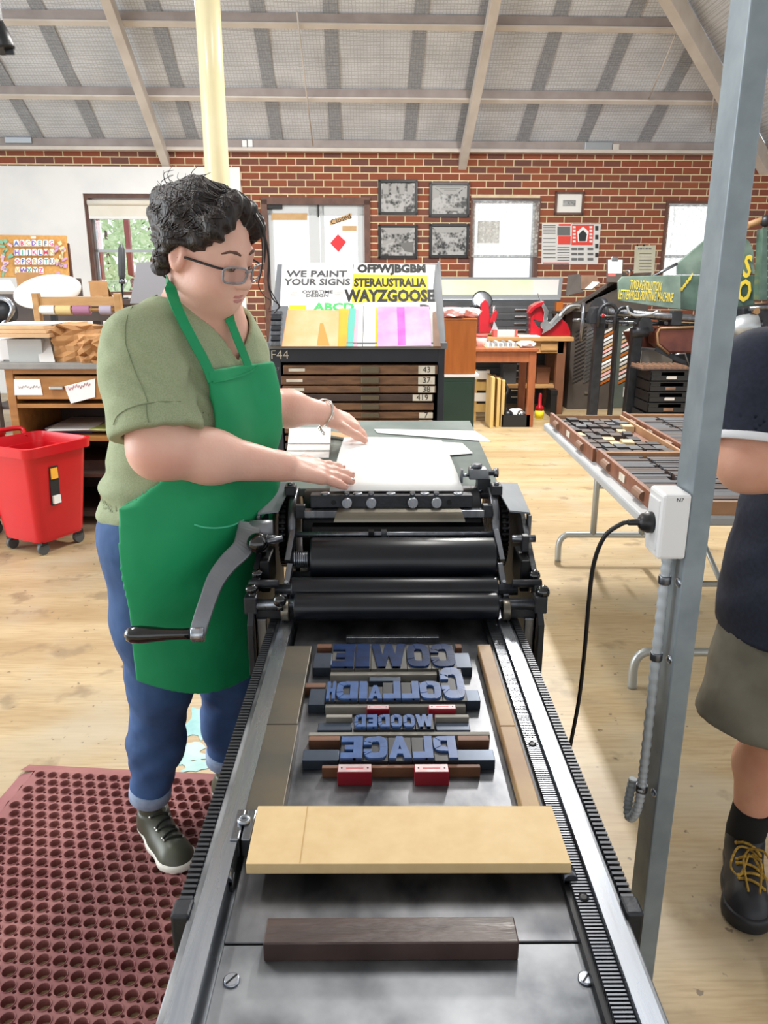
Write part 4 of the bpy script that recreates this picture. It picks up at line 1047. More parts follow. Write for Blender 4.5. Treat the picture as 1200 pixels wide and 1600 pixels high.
# ------------------------------------------------------------------ the woman
F = A3(.86, -.51, 0); F /= np.linalg.norm(F); RT = A3(F[1], -F[0], 0); UP = A3(0, 0, 1)
BM_ = np.stack([RT, F, UP], 1)
PEL = A3(-.455, 1.725, .93)
def bl(r, f, z, o=PEL): return o + RT*r + F*f + A3(0, 0, z-o[2])
lean = lambda z: max(0, (z-.95))*.16
CH = bl(0, .05, 1.20); NB = bl(-.01, .085, 1.385)
RS = npv(aY(222, 542, 1.53)); LS = npv(aY(362, 548, 1.78)); RE = npv(aY(248, 702, 1.46)); RW = npv(aY(438, 728, 1.615)); LE = npv(aY(402, 632, 1.95)); LW = npv(aY(508, 646, 2.09))
RHP = bl(.095, 0, .90); LHP = bl(-.095, 0, .90)
RK = npv(aY(252, 1062, 1.69)); RA = npv(aY(234, 1245, 1.775)); LK = npv(aY(356, 1050, 1.86)); LA = npv(aY(352, 1190, 1.93))
def torso(P, g=0.0):
    d = el(P, bl(0, -.01, .93), (.185+g, .145+g, .17+g), BM_)
    d = smin(d, el(P, bl(0, .025, 1.05), (.172+g, .132+g, .17+g), BM_), .08)
    d = smin(d, el(P, CH, (.165+g, .120+g, .19+g), BM_), .08)
    for s in (-1, 1): d = smin(d, el(P, bl(.07*s, .115, 1.185), (.076+g, .074+g, .082+g), BM_), .05)
    d = smin(d, rc(P, RS, LS, .055+g, .055+g), .10)
    d = smin(d, rc(P, (RS+NB)/2+A3(0, 0, .0), NB+A3(0, 0, .0), .055+g, .06+g), .06)
    d = smin(d, rc(P, (LS+NB)/2, NB, .055+g, .06+g), .06)
    return d
def legs(P, g=0.0):
    d = el(P, bl(0, -.01, .91), (.188+g, .15+g, .15+g), BM_)
    for H_, K_, A_ in ((RHP, RK, RA), (LHP, LK, LA)):
        m_ = K_*.45+A_*.55+A3(0, .015, 0)
        q = chain(P, [H_, K_*.55+H_*.45, K_, m_, A_], [.115+g, .098+g, .072+g, .062+g, .046+g], .04); d = smin(d, q, .05)
    return d
RHAND, rh = hand_prims(RW, aY(556, 744, 1.715), (0, -.48, .9), (0, 1, .3), spread=.12, curls=(.06, .05, .05, .08), L=.19)
LHAND, lh = hand_prims(LW, aY(590, 676, 2.20), (.25, -.35, 1), (0, -1, 0), spread=.03, curls=(.32, .36, .36, .36), L=.185, thumb_dir=(.75, -.25, -.42), thumb_curl=.2)
def arms(P):
    d = chain(P, [RS, RS*.45+RE*.55, RE, RE*.6+RW*.4, RW], [.058, .057, .0545, .052, .031], .03)
    d = smin(d, el(P, RW, (.036, .034, .026)), .02)
    e = chain(P, [LS, LE, LE*.55+LW*.45, LW], [.054, .048, .045, .030], .03)
    return np.minimum(d, e)
# head frame
HY = A3(.89, -.45, 0); HY /= np.linalg.norm(HY)
pt_ = R(19); hy = HY*math.cos(pt_)-UP*math.sin(pt_); hx = np.cross(HY, UP); hx /= np.linalg.norm(hx); hz = np.cross(hx, hy)
rl = R(-5); hx, hz = hx*math.cos(rl)+hz*math.sin(rl), hz*math.cos(rl)-hx*math.sin(rl)
HM = np.stack([hx, hy, hz], 1); HC = npv(aY(325, 389, 1.60)); HS = .92
def hw(x, y, z): return HC + HM@(A3(x, y, z)*HS)
def head(P):
    q = ((P-HC)@HM)/HS
    d = el(q, (0, -.012, .032), (.076, .096, .088))
    d = smin(d, el(q, (0, .028, -.025), (.067, .066, .084)), .03)
    d = smin(d, el(q, (0, .026, -.072), (.058, .056, .040)), .03)
    d = smin(d, el(q, (0, .068, -.096), (.024, .02, .017)), .025)
    for s in (-1, 1):
        d = smin(d, el(q, (.038*s, .052, -.05), (.034, .036, .036)), .03)
        d = smax(d, -el(q, (.031*s, .103, -.004), (.018, .016, .012)), .014)
        d = smin(d, el(q, (.031*s, .0785, -.004), (.0165, .0135, .0125)), .006)
        ear = smax(el(q, (.081*s, -.012, -.012), (.011, .021, .034), None), -el(q, (.093*s, -.008, -.008), (.010, .011, .020)), .006)
        d = smin(d, ear, .008)
        d = smin(d, el(q, (.012*s, .101, -.044), (.0085, .009, .0075)), .008)
    d = smin(d, rc(q, A3(-.034, .083, .017), A3(.034, .083, .017), .009, .009), .02)
    d = smin(d, rc(q, A3(0, .088, .004), A3(0, .111, -.038), .0085, .0125), .014)
    d = smin(d, rc(q, A3(-.016, .085, -.070), A3(.016, .085, -.070), .0085, .0085), .014)
    d = smin(d, rc(q, A3(-.013, .085, -.083), A3(.013, .085, -.083), .0085, .0085), .012)
    d = smax(d, -rc(q, A3(-.024, .096, -.0755), A3(.024, .096, -.0755), .0022, .0022), .004)
    return d*HS
def neck(P):
    d = rc(P, hw(0, -.02, -.055), NB+A3(0, 0, -.02), .058, .066)
    return smin(d, rc(P, hw(0, .03, -.085), NB+npv(F)*.02, .045, .05), .05)
def body_sdf(P):
    d = smin(torso(P, -.004), neck(P), .05); d = smin(d, head(P), .025); d = smin(d, arms(P), .03)
    d = smin(d, legs(P, -.01), .03)
    d = np.minimum(d, chain(P, [RA+A3(0, 0, .05), RA-A3(0, 0, .05)], [.038, .036]))
    return d
def arm_hand(P): 
    d = arms(P); d = smin(d, prims(P, RHAND, .009), .02); return smin(d, prims(P, LHAND, .009), .02)
woman = thing('person', (-.46, 1.75, 0), 'person in a bright green apron laying paper on the press', 'person')
def around(*pts, r=.06):
    p = np.array(pts); return p.min(0)-r, p.max(0)+r
hl, hh = HC-.15, HC+.15
bt_ = around(bl(0, 0, .9), NB, RS, LS, r=.26)
def rarm_(P): return smin(chain(P, [RS, RS*.45+RE*.55, RE, RE*.6+RW*.4, RW], [.058, .057, .0545, .052, .031], .03), np.minimum(el(P, RW, (.036, .034, .026)), prims(P, RHAND, .008)), .02)
def larm_(P): return smin(chain(P, [LS, LE, LE*.55+LW*.45, LW], [.054, .048, .045, .030], .03), prims(P, LHAND, .008), .02)
br_ = around(RS, RE, RW, *[q_[1] for q_ in RHAND], r=.13); bl_ = around(LS, LE, LW, *[q_[1] for q_ in LHAND], r=.12)
bg_ = around(RHP, LHP, RK, LK, RA, LA, r=.2); bn_ = around(NB, HC, r=.2)
def woman_body(P):
    d = near_(lambda Q: torso(Q, -.006), *bt_, P); d = smin(d, near_(neck, *bn_, P), .05); d = smin(d, near_(head, hl-.05, hh+.05, P), .025)
    d = smin(d, near_(rarm_, *br_, P), .02); d = smin(d, near_(larm_, *bl_, P), .02)
    return smin(d, near_(lambda Q: legs(Q, -.014), *bg_, P), .02)
l_, h_ = around(RS, LS, RE, bl(.2, 0, .9), RA, LA, *[q_[1] for q_ in RHAND+LHAND], HC+A3(0, 0, .06), r=.09)
l_[2] = .03
parts = [surface_nets(woman_body, l_, h_, .0040)]
nmesh('body', parts, m_skin, woman)
# finger nails
m_nail = mat('finger_nail', 'dda79b', .25)
for L_, fr in ((RHAND, rh), (LHAND, lh)):
    up_ = fr[3]
    for i in (7, 10, 13, 16):
        a, b, ra, rb = L_[i]; dd = (b-a)/np.linalg.norm(b-a); nn = up_-dd*(up_@dd); nn /= np.linalg.norm(nn); c = b-dd*.001+nn*(rb-.0012); sd = np.cross(dd, nn)
        MB().sphere((0, 0, 0), 1, 10).v
        mb = MB(Matrix(((dd[0]*.0062, sd[0]*.0048, nn[0]*.0016, c[0]), (dd[1]*.0062, sd[1]*.0048, nn[1]*.0016, c[1]), (dd[2]*.0062, sd[2]*.0048, nn[2]*.0016, c[2]), (0, 0, 0, 1))))
        mb.sphere((0, 0, 0), 1, 10).build('finger_nail', m_nail, woman)
# face details
m_lip = mat('lip', 'c07f78', .45); m_brow = mat('dark_brow', '6b5044', .8); m_eye = mat('eye_white', 'e8e2dd', .2); m_iris = mat('iris', '4a3a30', .2)
def htube(pts, r, name, m, par, n=8, scales=None): return MB().tube([hw(*p) for p in pts], r*HS, n, scales=scales).build(name, m, par)
htube([(-.024, .0915, -.073), (-.012, .0965, -.0700), (0, .0985, -.0715), (.012, .0965, -.0700), (.024, .0915, -.073)], .0042, 'upper_lip', m_lip, woman, scales=[.2, .75, .7, .75, .2])
htube([(-.022, .0915, -.0765), (-.010, .0955, -.080), (0, .0965, -.081), (.010, .0955, -.080), (.022, .0915, -.0765)], .0050, 'lower_lip', m_lip, woman, scales=[.2, .75, .85, .75, .2])
for s in (-1, 1):
    htube([(.014*s, .0955, .018), (.027*s, .0945, .0235), (.040*s, .087, .0235), (.052*s, .076, .017)], .0034, 'eyebrow', m_brow, woman, scales=[.7, 1, 1, .4])
    htube([(.018*s, .0905, -.010), (.026*s, .0935, -.0145), (.036*s, .0925, -.0145), (.046*s, .0845, -.009)], .0016, 'eyelashes', m_brow, woman, n=6)
    MB(Matrix.Translation(hw(.031*s, .0845, -.0115))).sphere((0, 0, 0), .0062, 12).build('eye', m_iris, woman)
# glasses
m_fr = mat('clear_grey_frame', '6d7078', .15, col2='a3a7ad', scale=40); m_frd = mat('dark_temple', '1d1f24', .2)
m_lens = bpy.data.materials.new('lens'); m_lens.use_nodes = True
nt = m_lens.node_tree; nt.nodes.clear(); o_ = nt.nodes.new('ShaderNodeOutputMaterial'); tr = nt.nodes.new('ShaderNodeBsdfTransparent'); tr.inputs[0].default_value = (.95, .96, .98, 1); gl = nt.nodes.new('ShaderNodeBsdfGlossy'); gl.inputs['Roughness'].default_value = 0.03
mx = nt.nodes.new('ShaderNodeMixShader'); mx.inputs[0].default_value = .14
nt.links.new(tr.outputs[0], mx.inputs[1]); nt.links.new(gl.outputs[0], mx.inputs[2]); nt.links.new(mx.outputs[0], o_.inputs[0])
gz = -.019
glasses = MB().tube([hw(-.010, .113, gz+.006), hw(0, .117, gz+.010), hw(.010, .113, gz+.006)], .0024*HS, 8).build('glasses', m_fr, woman)
for s in (-1, 1):
    lo_ = [(.012, .112), (.062, .094)]
    pts = []
    for k in range(24):
        a = 2*PI*k/24; cx = math.copysign(abs(math.cos(a))**.55, math.cos(a)); cz = math.copysign(abs(math.sin(a))**.6, math.sin(a))
        x = .0365+.0290*cx*(1 if cz > 0 else .92); y = .1145-.45*(x-.012)**1.0*.75+.0; z = gz+.0165*cz
        pts.append((x*s, y-.06*(.0), z-.1*0))
    P_ = [hw(*p) for p in pts]
    MB().tube(P_, .0022*HS, 8, closed=True).build('lens_rim', m_fr, glasses)
    MB().poly(P_).build('lens', m_lens, glasses)
    MB().tube([hw(.0615*s, .094, gz+.012), hw(.070*s, .088, gz+.012), hw(.079*s, .06, gz+.012), hw(.081*s, .0, gz+.008), hw(.083*s, -.018, gz-.006)], .0026*HS, 8).build('temple', m_frd, glasses)
# hair
m_hair = mat('dark_brown_hair', '1a1211', .5, col2='32241f', scale=60, stretch=(1, 1, .25), bump=.5, bscale=140, lo=.4, hi=.75)
def hair_sdf(P):
    q = ((P-HC)@HM)/HS
    d = el(q, (0, -.030, .048), (.086, .098, .087))
    d = smin(d, el(q, (0, -.085, .02), (.066, .05, .066)), .03)            # gathered back
    d = smin(d, el(q, (.0, -.115, .055), (.045, .035, .04)), .03)         # knot
    for s in (-1, 1):
        d = smin(d, rc(q, A3(.055*s, .060, .075), A3(.074*s, .012, .015), .020, .018), .03)    # waves over the temples
        d = smin(d, rc(q, A3(.076*s, -.030, .01), A3(.066*s, -.065, -.055), .026, .018), .03)
        d = smin(d, rc(q, A3(.020*s, .055, .105), A3(.066*s, .064, .058), .024, .016), .03)
    # forehead and face stay free
    d = smax(d, -el(q, (0, .105, .005), (.058, .060, .068)), .02)
    for s in (-1, 1): d = smax(d, -el(q, (.088*s, .0, -.025), (.02, .03, .034)), .012)
    a = np.arctan2(q[:, 0], q[:, 2]+.02)
    wv = np.sin(a*30+np.sin(q[:, 1]*45)*2.0+q[:, 1]*30)*.0022+np.sin(a*12-q[:, 1]*60+1.3*np.sin(q[:, 2]*60))*.0030+np.sin(q[:, 1]*150+q[:, 2]*110+q[:, 0]*90)*.0010
    return (d+wv)*HS*.8
hair = nmesh('hair', [surface_nets(hair_sdf, HC-.19, HC+.19, .0034)], m_hair, woman)
def strand(pts, r, name='hair_strand'):
    P = smooth_path([Vector(p) for p in pts], 6); n = len(P); return MB().tube(P, r, 6, scales=[1-.7*k/n for k in range(n)]).build(name, m_hair, hair)
rr = random.Random(12); hs_ = MB(); NL, NJ = 260, 12; base_ = []
for k in range(NL):           # locks combed back from the parting to the knot
    sd = rr.choice((-1, 1)); th0 = rr.uniform(.05, 1.5); x0_ = sd*.095*math.sin(th0); z0_ = .035+.10*math.cos(th0); y0_ = rr.uniform(.03, .10) if k % 3 else rr.uniform(-.02, .06)
    e_ = (rr.uniform(-.03, .03), -.14, rr.uniform(.0, .07)) if rr.random() < .75 else (sd*.08, -.07, -.05)
    for j in range(NJ):
        v = j/(NJ-1); p = A3(x0_+(e_[0]-x0_)*v**1.3, y0_+(e_[1]-y0_)*v, z0_+(e_[2]-z0_)*v**1.6+.012*math.sin(PI*v)); p += A3(math.sin(v*19+k)*.004, 0, math.cos(v*17+k*2)*.004)
        base_.append(hw(*p))
base_ = np.array(base_)
for _ in range(14):
    dv = hair_sdf(base_); g_ = np.stack([hair_sdf(base_+.004*u)-hair_sdf(base_-.004*u) for u in np.eye(3)], 1)
    base_ = base_-g_/np.maximum(np.linalg.norm(g_, axis=1), 1e-6)[:, None]*(dv*.9)[:, None]
ql_ = ((base_-HC)@HM)/HS
for k in range(NL):
    pth = [Vector(base_[k*NJ+j]) for j in range(NJ) if not (ql_[k*NJ+j, 1] > .06 and ql_[k*NJ+j, 2] < .062 and abs(ql_[k*NJ+j, 0]) < .06)]
    if len(pth) > 4 and max((u_-v_).length for u_, v_ in zip(pth, pth[1:])) < .05: hs_.tube(pth, rr.uniform(.0011, .0021), 5, scales=[.4+.6*math.sin(PI*min(.95, max(.05, i/(len(pth)-1)))) for i in range(len(pth))])
stuff(hs_.build('hair_locks', m_hair, hair))
Yh = 1.545
strand([aY(405, 345, Yh), aY(415, 375, Yh), aY(420, 405, Yh), aY(419, 440, Yh), aY(425, 465, Yh), aY(436, 478, Yh), aY(428, 490, Yh)], .0026)
strand([aY(403, 342, Yh), aY(416, 380, Yh), aY(421, 412, Yh), aY(420, 445, Yh), aY(432, 470, Yh), aY(437, 481, Yh), aY(420, 487, Yh)], .0018)
strand([aY(405, 350, Yh), aY(410, 385, Yh), aY(409, 420, Yh), aY(404, 445, Yh), aY(413, 462, Yh), aY(423, 470, Yh), aY(420, 484, Yh)], .0016)
strand([aY(398, 335, Yh), aY(411, 358, Yh), aY(414, 385, Yh), aY(413, 410, Yh)], .004)
rr = random.Random(4)
for k in range(26):       # flyaway ends round the knot and crown
    a = rr.uniform(0, 1); bx, by = 250+rr.uniform(-4, 90)*a, 300+rr.uniform(-15, 55)*(1-a)-18*a; Y_ = 1.63+rr.uniform(-.03, .03)
    L_ = rr.uniform(14, 34); th = rr.uniform(2.3, 3.7) if a < .5 else rr.uniform(3.4, 4.6)
    c1 = (bx+L_*.5*math.cos(th), by+L_*.5*math.sin(th)); c2 = (bx+L_*math.cos(th+.7), by+L_*math.sin(th+.7)+4)
    strand([aY(bx+6, by+8, Y_), aY(bx, by, Y_), aY(*c1, Y_), aY(*c2, Y_)], rr.uniform(.0008, .0016))
for k in range(12):       # curls at the nape
    bx, by = 252+rr.uniform(-6, 18), 395+rr.uniform(-10, 20); Y_ = 1.60+rr.uniform(-.02, .02)
    strand([aY(bx, by, Y_), aY(bx-4, by+12, Y_), aY(bx+4, by+22, Y_), aY(bx+11, by+26, Y_), aY(bx+13, by+18, Y_)], rr.uniform(.002, .0034))
m_clip = mat('amber_clip', 'c98a45', .25, col2='e0b070', scale=50)
c = aY(250, 338, 1.62); MB().cbox(c, .03, .02, .028, Matrix.Rotation(.4, 3, 'Y')).build('hair_clip', m_clip, woman, bevel=.005)

# T-shirt
m_shirt = mat('sage_marle_jersey', '919c78', .85, col2='a2ab8b', scale=420, detail=2, bump=.5, bscale=13, bdist=.015)
def folds(P, amp, f=1.0):
    return amp*(np.sin(P[:, 2]*70*f+P[:, 0]*38*f+1.7*np.sin(P[:, 1]*31*f))*.6+np.sin(P[:, 0]*55*f-P[:, 2]*48*f+2*np.sin(P[:, 1]*23*f+P[:, 2]*19*f))*.5)
RSL = RS*.20+RE*.80; LSL = LS*.3+LE*.7
def sleeve_dir(a, b): d = b-a; return d/np.linalg.norm(d)
APT = npv(aY(268, 596, 1.50))
def shirt_full(P):
    d = torso(P, .012)
    z = P[:, 2]; d = d+folds(P, .0035)*np.clip((1.12-z)*6, .35, 1.6)
    sr = smin(rc(P, RS, RSL, .076, .080), rc(P, RS+A3(-.012, 0, -.05), RSL, .074, .083), .03)+folds(P, .0035, .8)
    sl = rc(P, LS, LSL, .070, .066)+folds(P, .002)
    sr = smax(sr, (P-RSL)@sleeve_dir(RS, RE)-.012, .006); sl = smax(sl, (P-LSL)@sleeve_dir(LS, LE), .006)
    d = smin(d, sr, .018); d = smin(d, sl, .015)
    d = d+.0045*np.exp(-((P-APT)**2).sum(1)/.010)*np.sin(((P-APT)@A3(.62, .25, .75))*150+3*np.sin(P[:, 1]*40))
    d = d+.0050*np.clip((1.10-z)/.08, 0, 1)*np.sin(z*105+3*np.sin(P[:, 0]*17+P[:, 1]*13))*np.clip(-((P-PEL)@F)*9+.6, 0, 1)
    return d
nk = NB+A3(0, 0, .035)
def shirt_sdf(P):
    d = shirt_full(P)
    inner = np.minimum(torso(P, .003), np.minimum(rc(P, RS, RE, .064, .064), rc(P, LS, LE, .058, .052)))
    d = np.maximum(d, -inner)                                            # hollow cloth, about 8 mm
    q = (P-nk)@BM_
    vn = np.sqrt((q[:, 0]/1.0)**2+((q[:, 1]-.01)/1.0)**2)-(.100-np.clip(-q[:, 2]-.0, -.05, .2)*.40+.10*np.clip(q[:, 1], 0, .1))
    vcut = np.maximum(np.abs(q[:, 0])*.80-(q[:, 2]+.125)*.72, -q[:, 1]-.02)
    d = np.maximum(d, -np.minimum(vn, np.maximum(vcut, -q[:, 2]-.127)))
    hem = .905+.02*np.sin(P[:, 0]*9)
    return np.maximum(d, hem-P[:, 2])
l_, h_ = around(bl(.2, 0, .88), bl(-.2, .1, .88), RS, LS, RSL, LSL, NB, r=.13)
nmesh('t_shirt', [surface_nets(shirt_sdf, l_, h_, .0046)], m_shirt, woman, lap=1)
for A_, B_, rr_, cpos in ((RS, RE, .0935, .62), (RS, RE, .095, .80)):       # sleeve hem seam
    d_ = sleeve_dir(A_, B_)
m_sseam = mat('shirt_seam', '7d8767', .9)
def seam(pxs, r=.0010):
    P = [hit(shirt_full, *p) for p in pxs]; P = smooth_path([p for p in P if p is not None], 5); P = [p+grad(shirt_full, p)*.0012 for p in P]; MB().tube(P, r, 6).build('seam', m_sseam, woman)
seam([(228, 462), (208, 478), (198, 500), (196, 530), (203, 558), (213, 585), (224, 610), (231, 628)])
seam([(178, 664), (184, 650), (198, 640), (215, 634), (235, 630), (258, 628), (282, 628)])
seam([(228, 630), (229, 645), (232, 660)])
# jeans
m_jean = mat('blue_denim', '2f4c78', .8, col2='3e6194', scale=7, detail=9, bump=.5, bscale=16, bdist=.012)
m_cuff = mat('denim_inside', '8b9fbc', .85, col2='9fb0c8', scale=60)
def jeans_sdf(P):
    d = legs(P, .004)+folds(P, .002, 1.2)*np.clip((.75-P[:, 2])*3, .3, 1.3)
    d = np.maximum(d, P[:, 2]-.985)
    return np.maximum(d, (.125+.0*P[:, 0])-P[:, 2])
l_, h_ = around(bl(.2, 0, .98), bl(-.2, 0, .98), RK, LK, RA, LA, r=.13)
jeans = nmesh('jeans', [surface_nets(jeans_sdf, l_, h_, .006)], m_jean, woman, lap=2)
for A_, K_ in ((RA, RK), (LA, LK)):
    ax = sleeve_dir(A_, K_); MB().lathe([(.051, .005), (.055, .008), (.056, .03), (.055, .045), (.052, .047)], A_+ax*.0-A3(0, 0, .0), ax, 28).build('jeans_cuff', m_cuff, jeans)
# apron
m_apron = mat('green_cotton', '08985f', .7, col2='068a55', scale=3, detail=6, bump=.55, bscale=8, bdist=.02)
def apron_base(P, g):
    d = torso(P, g)
    q = (P-PEL)@BM_
    e = el(P, bl(0, .01, .98), (.192+g, .146+g, .14+g), BM_)
    sk = np.sqrt((q[:, 0]/(.190+g))**2+((q[:, 1]-.004)/(.140+g))**2); sk = (sk-1)*(.16+g)
    sk = sk+folds(P, .0030, .40)
    sk = np.maximum(sk, q[:, 2]-.06)
    d = smin(d, e, .06)
    return smin(d, sk, .07)+.0055*np.sin(q[:, 0]*30+2*np.sin(q[:, 2]*9)+q[:, 2]*4)*np.clip(1.15-np.abs(q[:, 2]-.16)*2.2, .12, 1)
def apron_sdf(P):
    d = np.abs(apron_base(P, .024))-.0040
    q = (P-PEL)@BM_; z = P[:, 2]
    # outline: bib above, wide wrap below the waist
    wd = np.where(z > 1.05, .125+np.clip(1.13-z, 0, .2)*.5+np.clip(1.05-z, 0, 1), .215)
    wd = .108+.11*np.clip((1.18-z)/.16, 0, 1)**1.5+.3*np.clip((1.02-z)/.1, 0, 1)
    out = np.abs(q[:, 0])-wd
    back = -(q[:, 1]-.03-.10*np.clip(z-.8, 0, .2))
    top = z-(1.29-.25*np.clip(np.abs(q[:, 0])-.10, 0, 1))
    hem = (.555+.045*np.clip(np.abs(q[:, 0])/.2, 0, 1.2)**3)-z
    return np.maximum.reduce([d, out, back, top, hem])
l_, h_ = around(bl(.22, -.1, .6), bl(-.22, .2, .6), bl(0, .25, 1.30), bl(.2, .2, 1.0), r=.06)
apron = nmesh('apron', [surface_nets(apron_sdf, l_, h_, .0042)], m_apron, woman, lap=4)
ab = lambda P: np.minimum(np.minimum(apron_base(P, .024), shirt_full(P)), neck(P)-.004)
def ribbon(pxs, w_, name, m, par, lift=.0025, th=.0016, fn=ab):
    P = [hit(fn, *p) for p in pxs]; P = [p for p in P if p is not None]; P = smooth_path(P, 4)
    N = [grad(fn, p) for p in P]; P = [p+n_*lift for p, n_ in zip(P, N)]
    return MB().sweep(P, [(-w_/2, -th/2), (w_/2, -th/2), (w_/2, th/2), (-w_/2, th/2)], up=N).build(name, m, par)
ribbon([(262, 436), (268, 458), (276, 482), (289, 510), (303, 537), (316, 560), (326, 582), (331, 596)], .023, 'neck_strap', m_apron, apron)
ribbon([(357, 494), (362, 510), (369, 528), (376, 545), (383, 562), (388, 578)], .021, 'neck_strap', m_apron, apron)
m_seamg = mat('pocket_edge', '4ec99a', .7)
ribbon([(303, 819), (318, 823), (340, 824), (362, 820), (380, 812)], .0035, 'pocket_edge', m_seamg, apron, fn=lambda P: apron_base(P, .027))
ribbon([(331, 597), (350, 594), (372, 588), (392, 580), (402, 572)], .004, 'bib_hem_seam', m_seamg if False else m_apron, apron, fn=lambda P: apron_base(P, .027))
# necklace and bracelet
m_silver = mat('silver', 'd8d8d2', .18, .95)
wd_ = sleeve_dir(LE, LW); o1 = np.cross(wd_, UP); o1 /= np.linalg.norm(o1); o2 = np.cross(o1, wd_); bc_ = LW-wd_*.005
br = MB().tube([Vector(bc_+(o1*math.cos(a)*1.08+o2*math.sin(a)*1.15)*.033+wd_*.006*math.sin(a*2)) for a in [2*PI*k/24 for k in range(24)]], .0022, 8, closed=True).build('bracelet', m_silver, woman)
MB().tube([Vector(bc_+wd_*.007+(o1*math.cos(a)+o2*math.sin(a))*.0345+A3(0, 0, -.002)) for a in [2*PI*k/24 for k in range(24)]], .0018, 8, closed=True).build('bangle', m_silver, br)
for k in range(4):
    c = bc_+o1*(-.01+.006*k)-o2*.042-A3(0, 0, .004*k); MB().sphere(c, .0045, 10, (1, .7, 1.3)).build('charm', m_silver, br)
# sneakers
m_shoe = mat('olive_leather', '4a4c40', .4, col2='565847', scale=8); m_sole = mat('cream_rubber_sole', 'ddd9ce', .5); m_lace = mat('dark_lace', '2e3028', .8); m_eyelet = mat('eyelet', 'c8c8c0', .3, .8)
def sneaker(heel, toe, name_m=(m_shoe, m_sole, m_lace, m_eyelet), par=None, nm='sneaker', Ls=None, sc=1.0, ankle_h=.085):
    heel = Vector(heel); toe = Vector(toe); d = (toe-heel); L = d.length; d.normalize(); s = Vector((d.y, -d.x, 0))
    def W(x, y, z): return npv(heel+d*x*L+s*y*sc+Vector((0, 0, z*sc)))
    sol = lambda P: smin(smin(rc(P, W(.16, 0, .02), W(.5, .004, .02), .036*sc, .038*sc), rc(P, W(.5, .004, .02), W(.80, .006, .02), .040*sc, .047*sc), .03), rc(P, W(.8, .006, .02), W(.83, .004, .02), .046*sc, .044*sc), .02)
    def up(P):
        u = smin(sol(P)+.006*sc, rc(P, W(.17, 0, .05), W(.26, 0, ankle_h), .034*sc, .038*sc), .03)
        u = smin(u, rc(P, W(.3, 0, .065), W(.72, .004, .034), .036*sc, .034*sc), .03)
        u = smax(u, P[:, 2]-(ankle_h+.012)*sc, .006)
        return smax(u, .022*sc-P[:, 2], .003)
    lo = np.minimum(W(-.05, -.07, 0), W(1.1, .07, .13)); hi = np.maximum(W(-.05, -.07, 0), W(1.1, .07, .13)); lo = np.minimum(lo, np.minimum(W(-.05, .07, 0), W(1.1, -.07, 0))); hi = np.maximum(hi, np.maximum(W(-.05, .07, .13), W(1.1, -.07, .13)))
    lo[2] = -.005
    sh = nmesh(nm, [surface_nets(up, lo, hi, .004)], name_m[0], par)
    nmesh('sole', [surface_nets(lambda P: smax(smax(sol(P), P[:, 2]-.035*sc, .004), .0015-P[:, 2]+MZ*(1 if nm == 'sneaker' else 0), .002), lo, hi, .004)], name_m[1], sh)
    for k in range(5):
        x = .42+.075*k; ps = []
        for yy in (-.024, -.012, 0, .012, .024):
            p = Vector(W(x+.02*(yy/.024 if k % 2 else -yy/.024), yy, .13)); 
            for _ in range(40):
                v = up(npv(p)[None])[0]
                if v < .001: break
                p.z -= max(v*.6, .0006)
            ps.append(p+Vector((0, 0, .002)))
        MB().tube(ps, .0032*sc, 6).build('lace', name_m[2], sh)
        for e in (ps[0], ps[-1]): MB().sphere(e, .004*sc, 8).build('eyelet', name_m[3], sh)
    return sh
fd = Vector((.66, -.75, 0)); h0_ = Vector((RA[0], RA[1], 0))-fd*.055
sneaker(h0_, h0_+fd*.255, par=woman)
fd = Vector((.8, -.6, 0)); h0_ = Vector((LA[0]-.0, LA[1], 0))-fd*.055
sneaker(h0_, h0_+fd*.255, par=woman)

# ------------------------------------------------------------------ the man at the right edge
m_navy = mat('navy_pique', '1b2030', .85, col2='222839', scale=120, detail=2, bump=.5, bscale=9, bdist=.02)
m_khaki = mat('khaki_twill', '6e6a5e', .85, col2='7b776a', scale=14, detail=7, bump=.5, bscale=11, bdist=.015)
m_trimw = mat('white_trim', 'e8e8ec', .7); m_sock = mat('black_sock', '0f0f11', .9); m_shoeb = mat('black_shoe', '1b1d22', .5, col2='24262c', scale=10); m_shoeg = mat('grey_overlay', '4b505c', .5); m_yl = mat('yellow_lace', 'c9a13c', .7, col2='8a6a20', scale=90)
MO = A3(1.0, 1.56, 0); MF = A3(-.30, -.954, 0); MRT = A3(MF[1], -MF[0], 0); MBM = np.stack([MRT, MF, UP], 1)
def ml(r, f, z): return MO+MRT*r+MF*f+A3(0, 0, z)
mRS = npv(aY(1196, 560, 1.50))+A3(.0, 0, -.03); mRE = npv(aY(1168, 725, 1.46)); mLS = ml(-.21, 0, 1.33); mLE = ml(-.25, .02, 1.08)
mRW = ml(-.04, .23, 1.10); mLW = ml(.06, .25, 1.13)
mRA = npv(aZ(1190, 1300, .12)); mRA = A3(.93, 1.635, .12); mRK = A3(.925, 1.56, .48); mLA = A3(1.19, 1.62, .12); mLK = A3(1.15, 1.55, .48)
def mtorso(P, g=0):
    d = el(P, ml(0, -.01, .92), (.19+g, .14+g, .18+g), MBM); d = smin(d, el(P, ml(0, .03, 1.06), (.185+g, .16+g, .2+g), MBM), .08)
    d = smin(d, el(P, ml(0, .01, 1.24), (.19+g, .13+g, .18+g), MBM), .08)
    return smin(d, rc(P, mRS, mLS, .06+g, .06+g), .1)
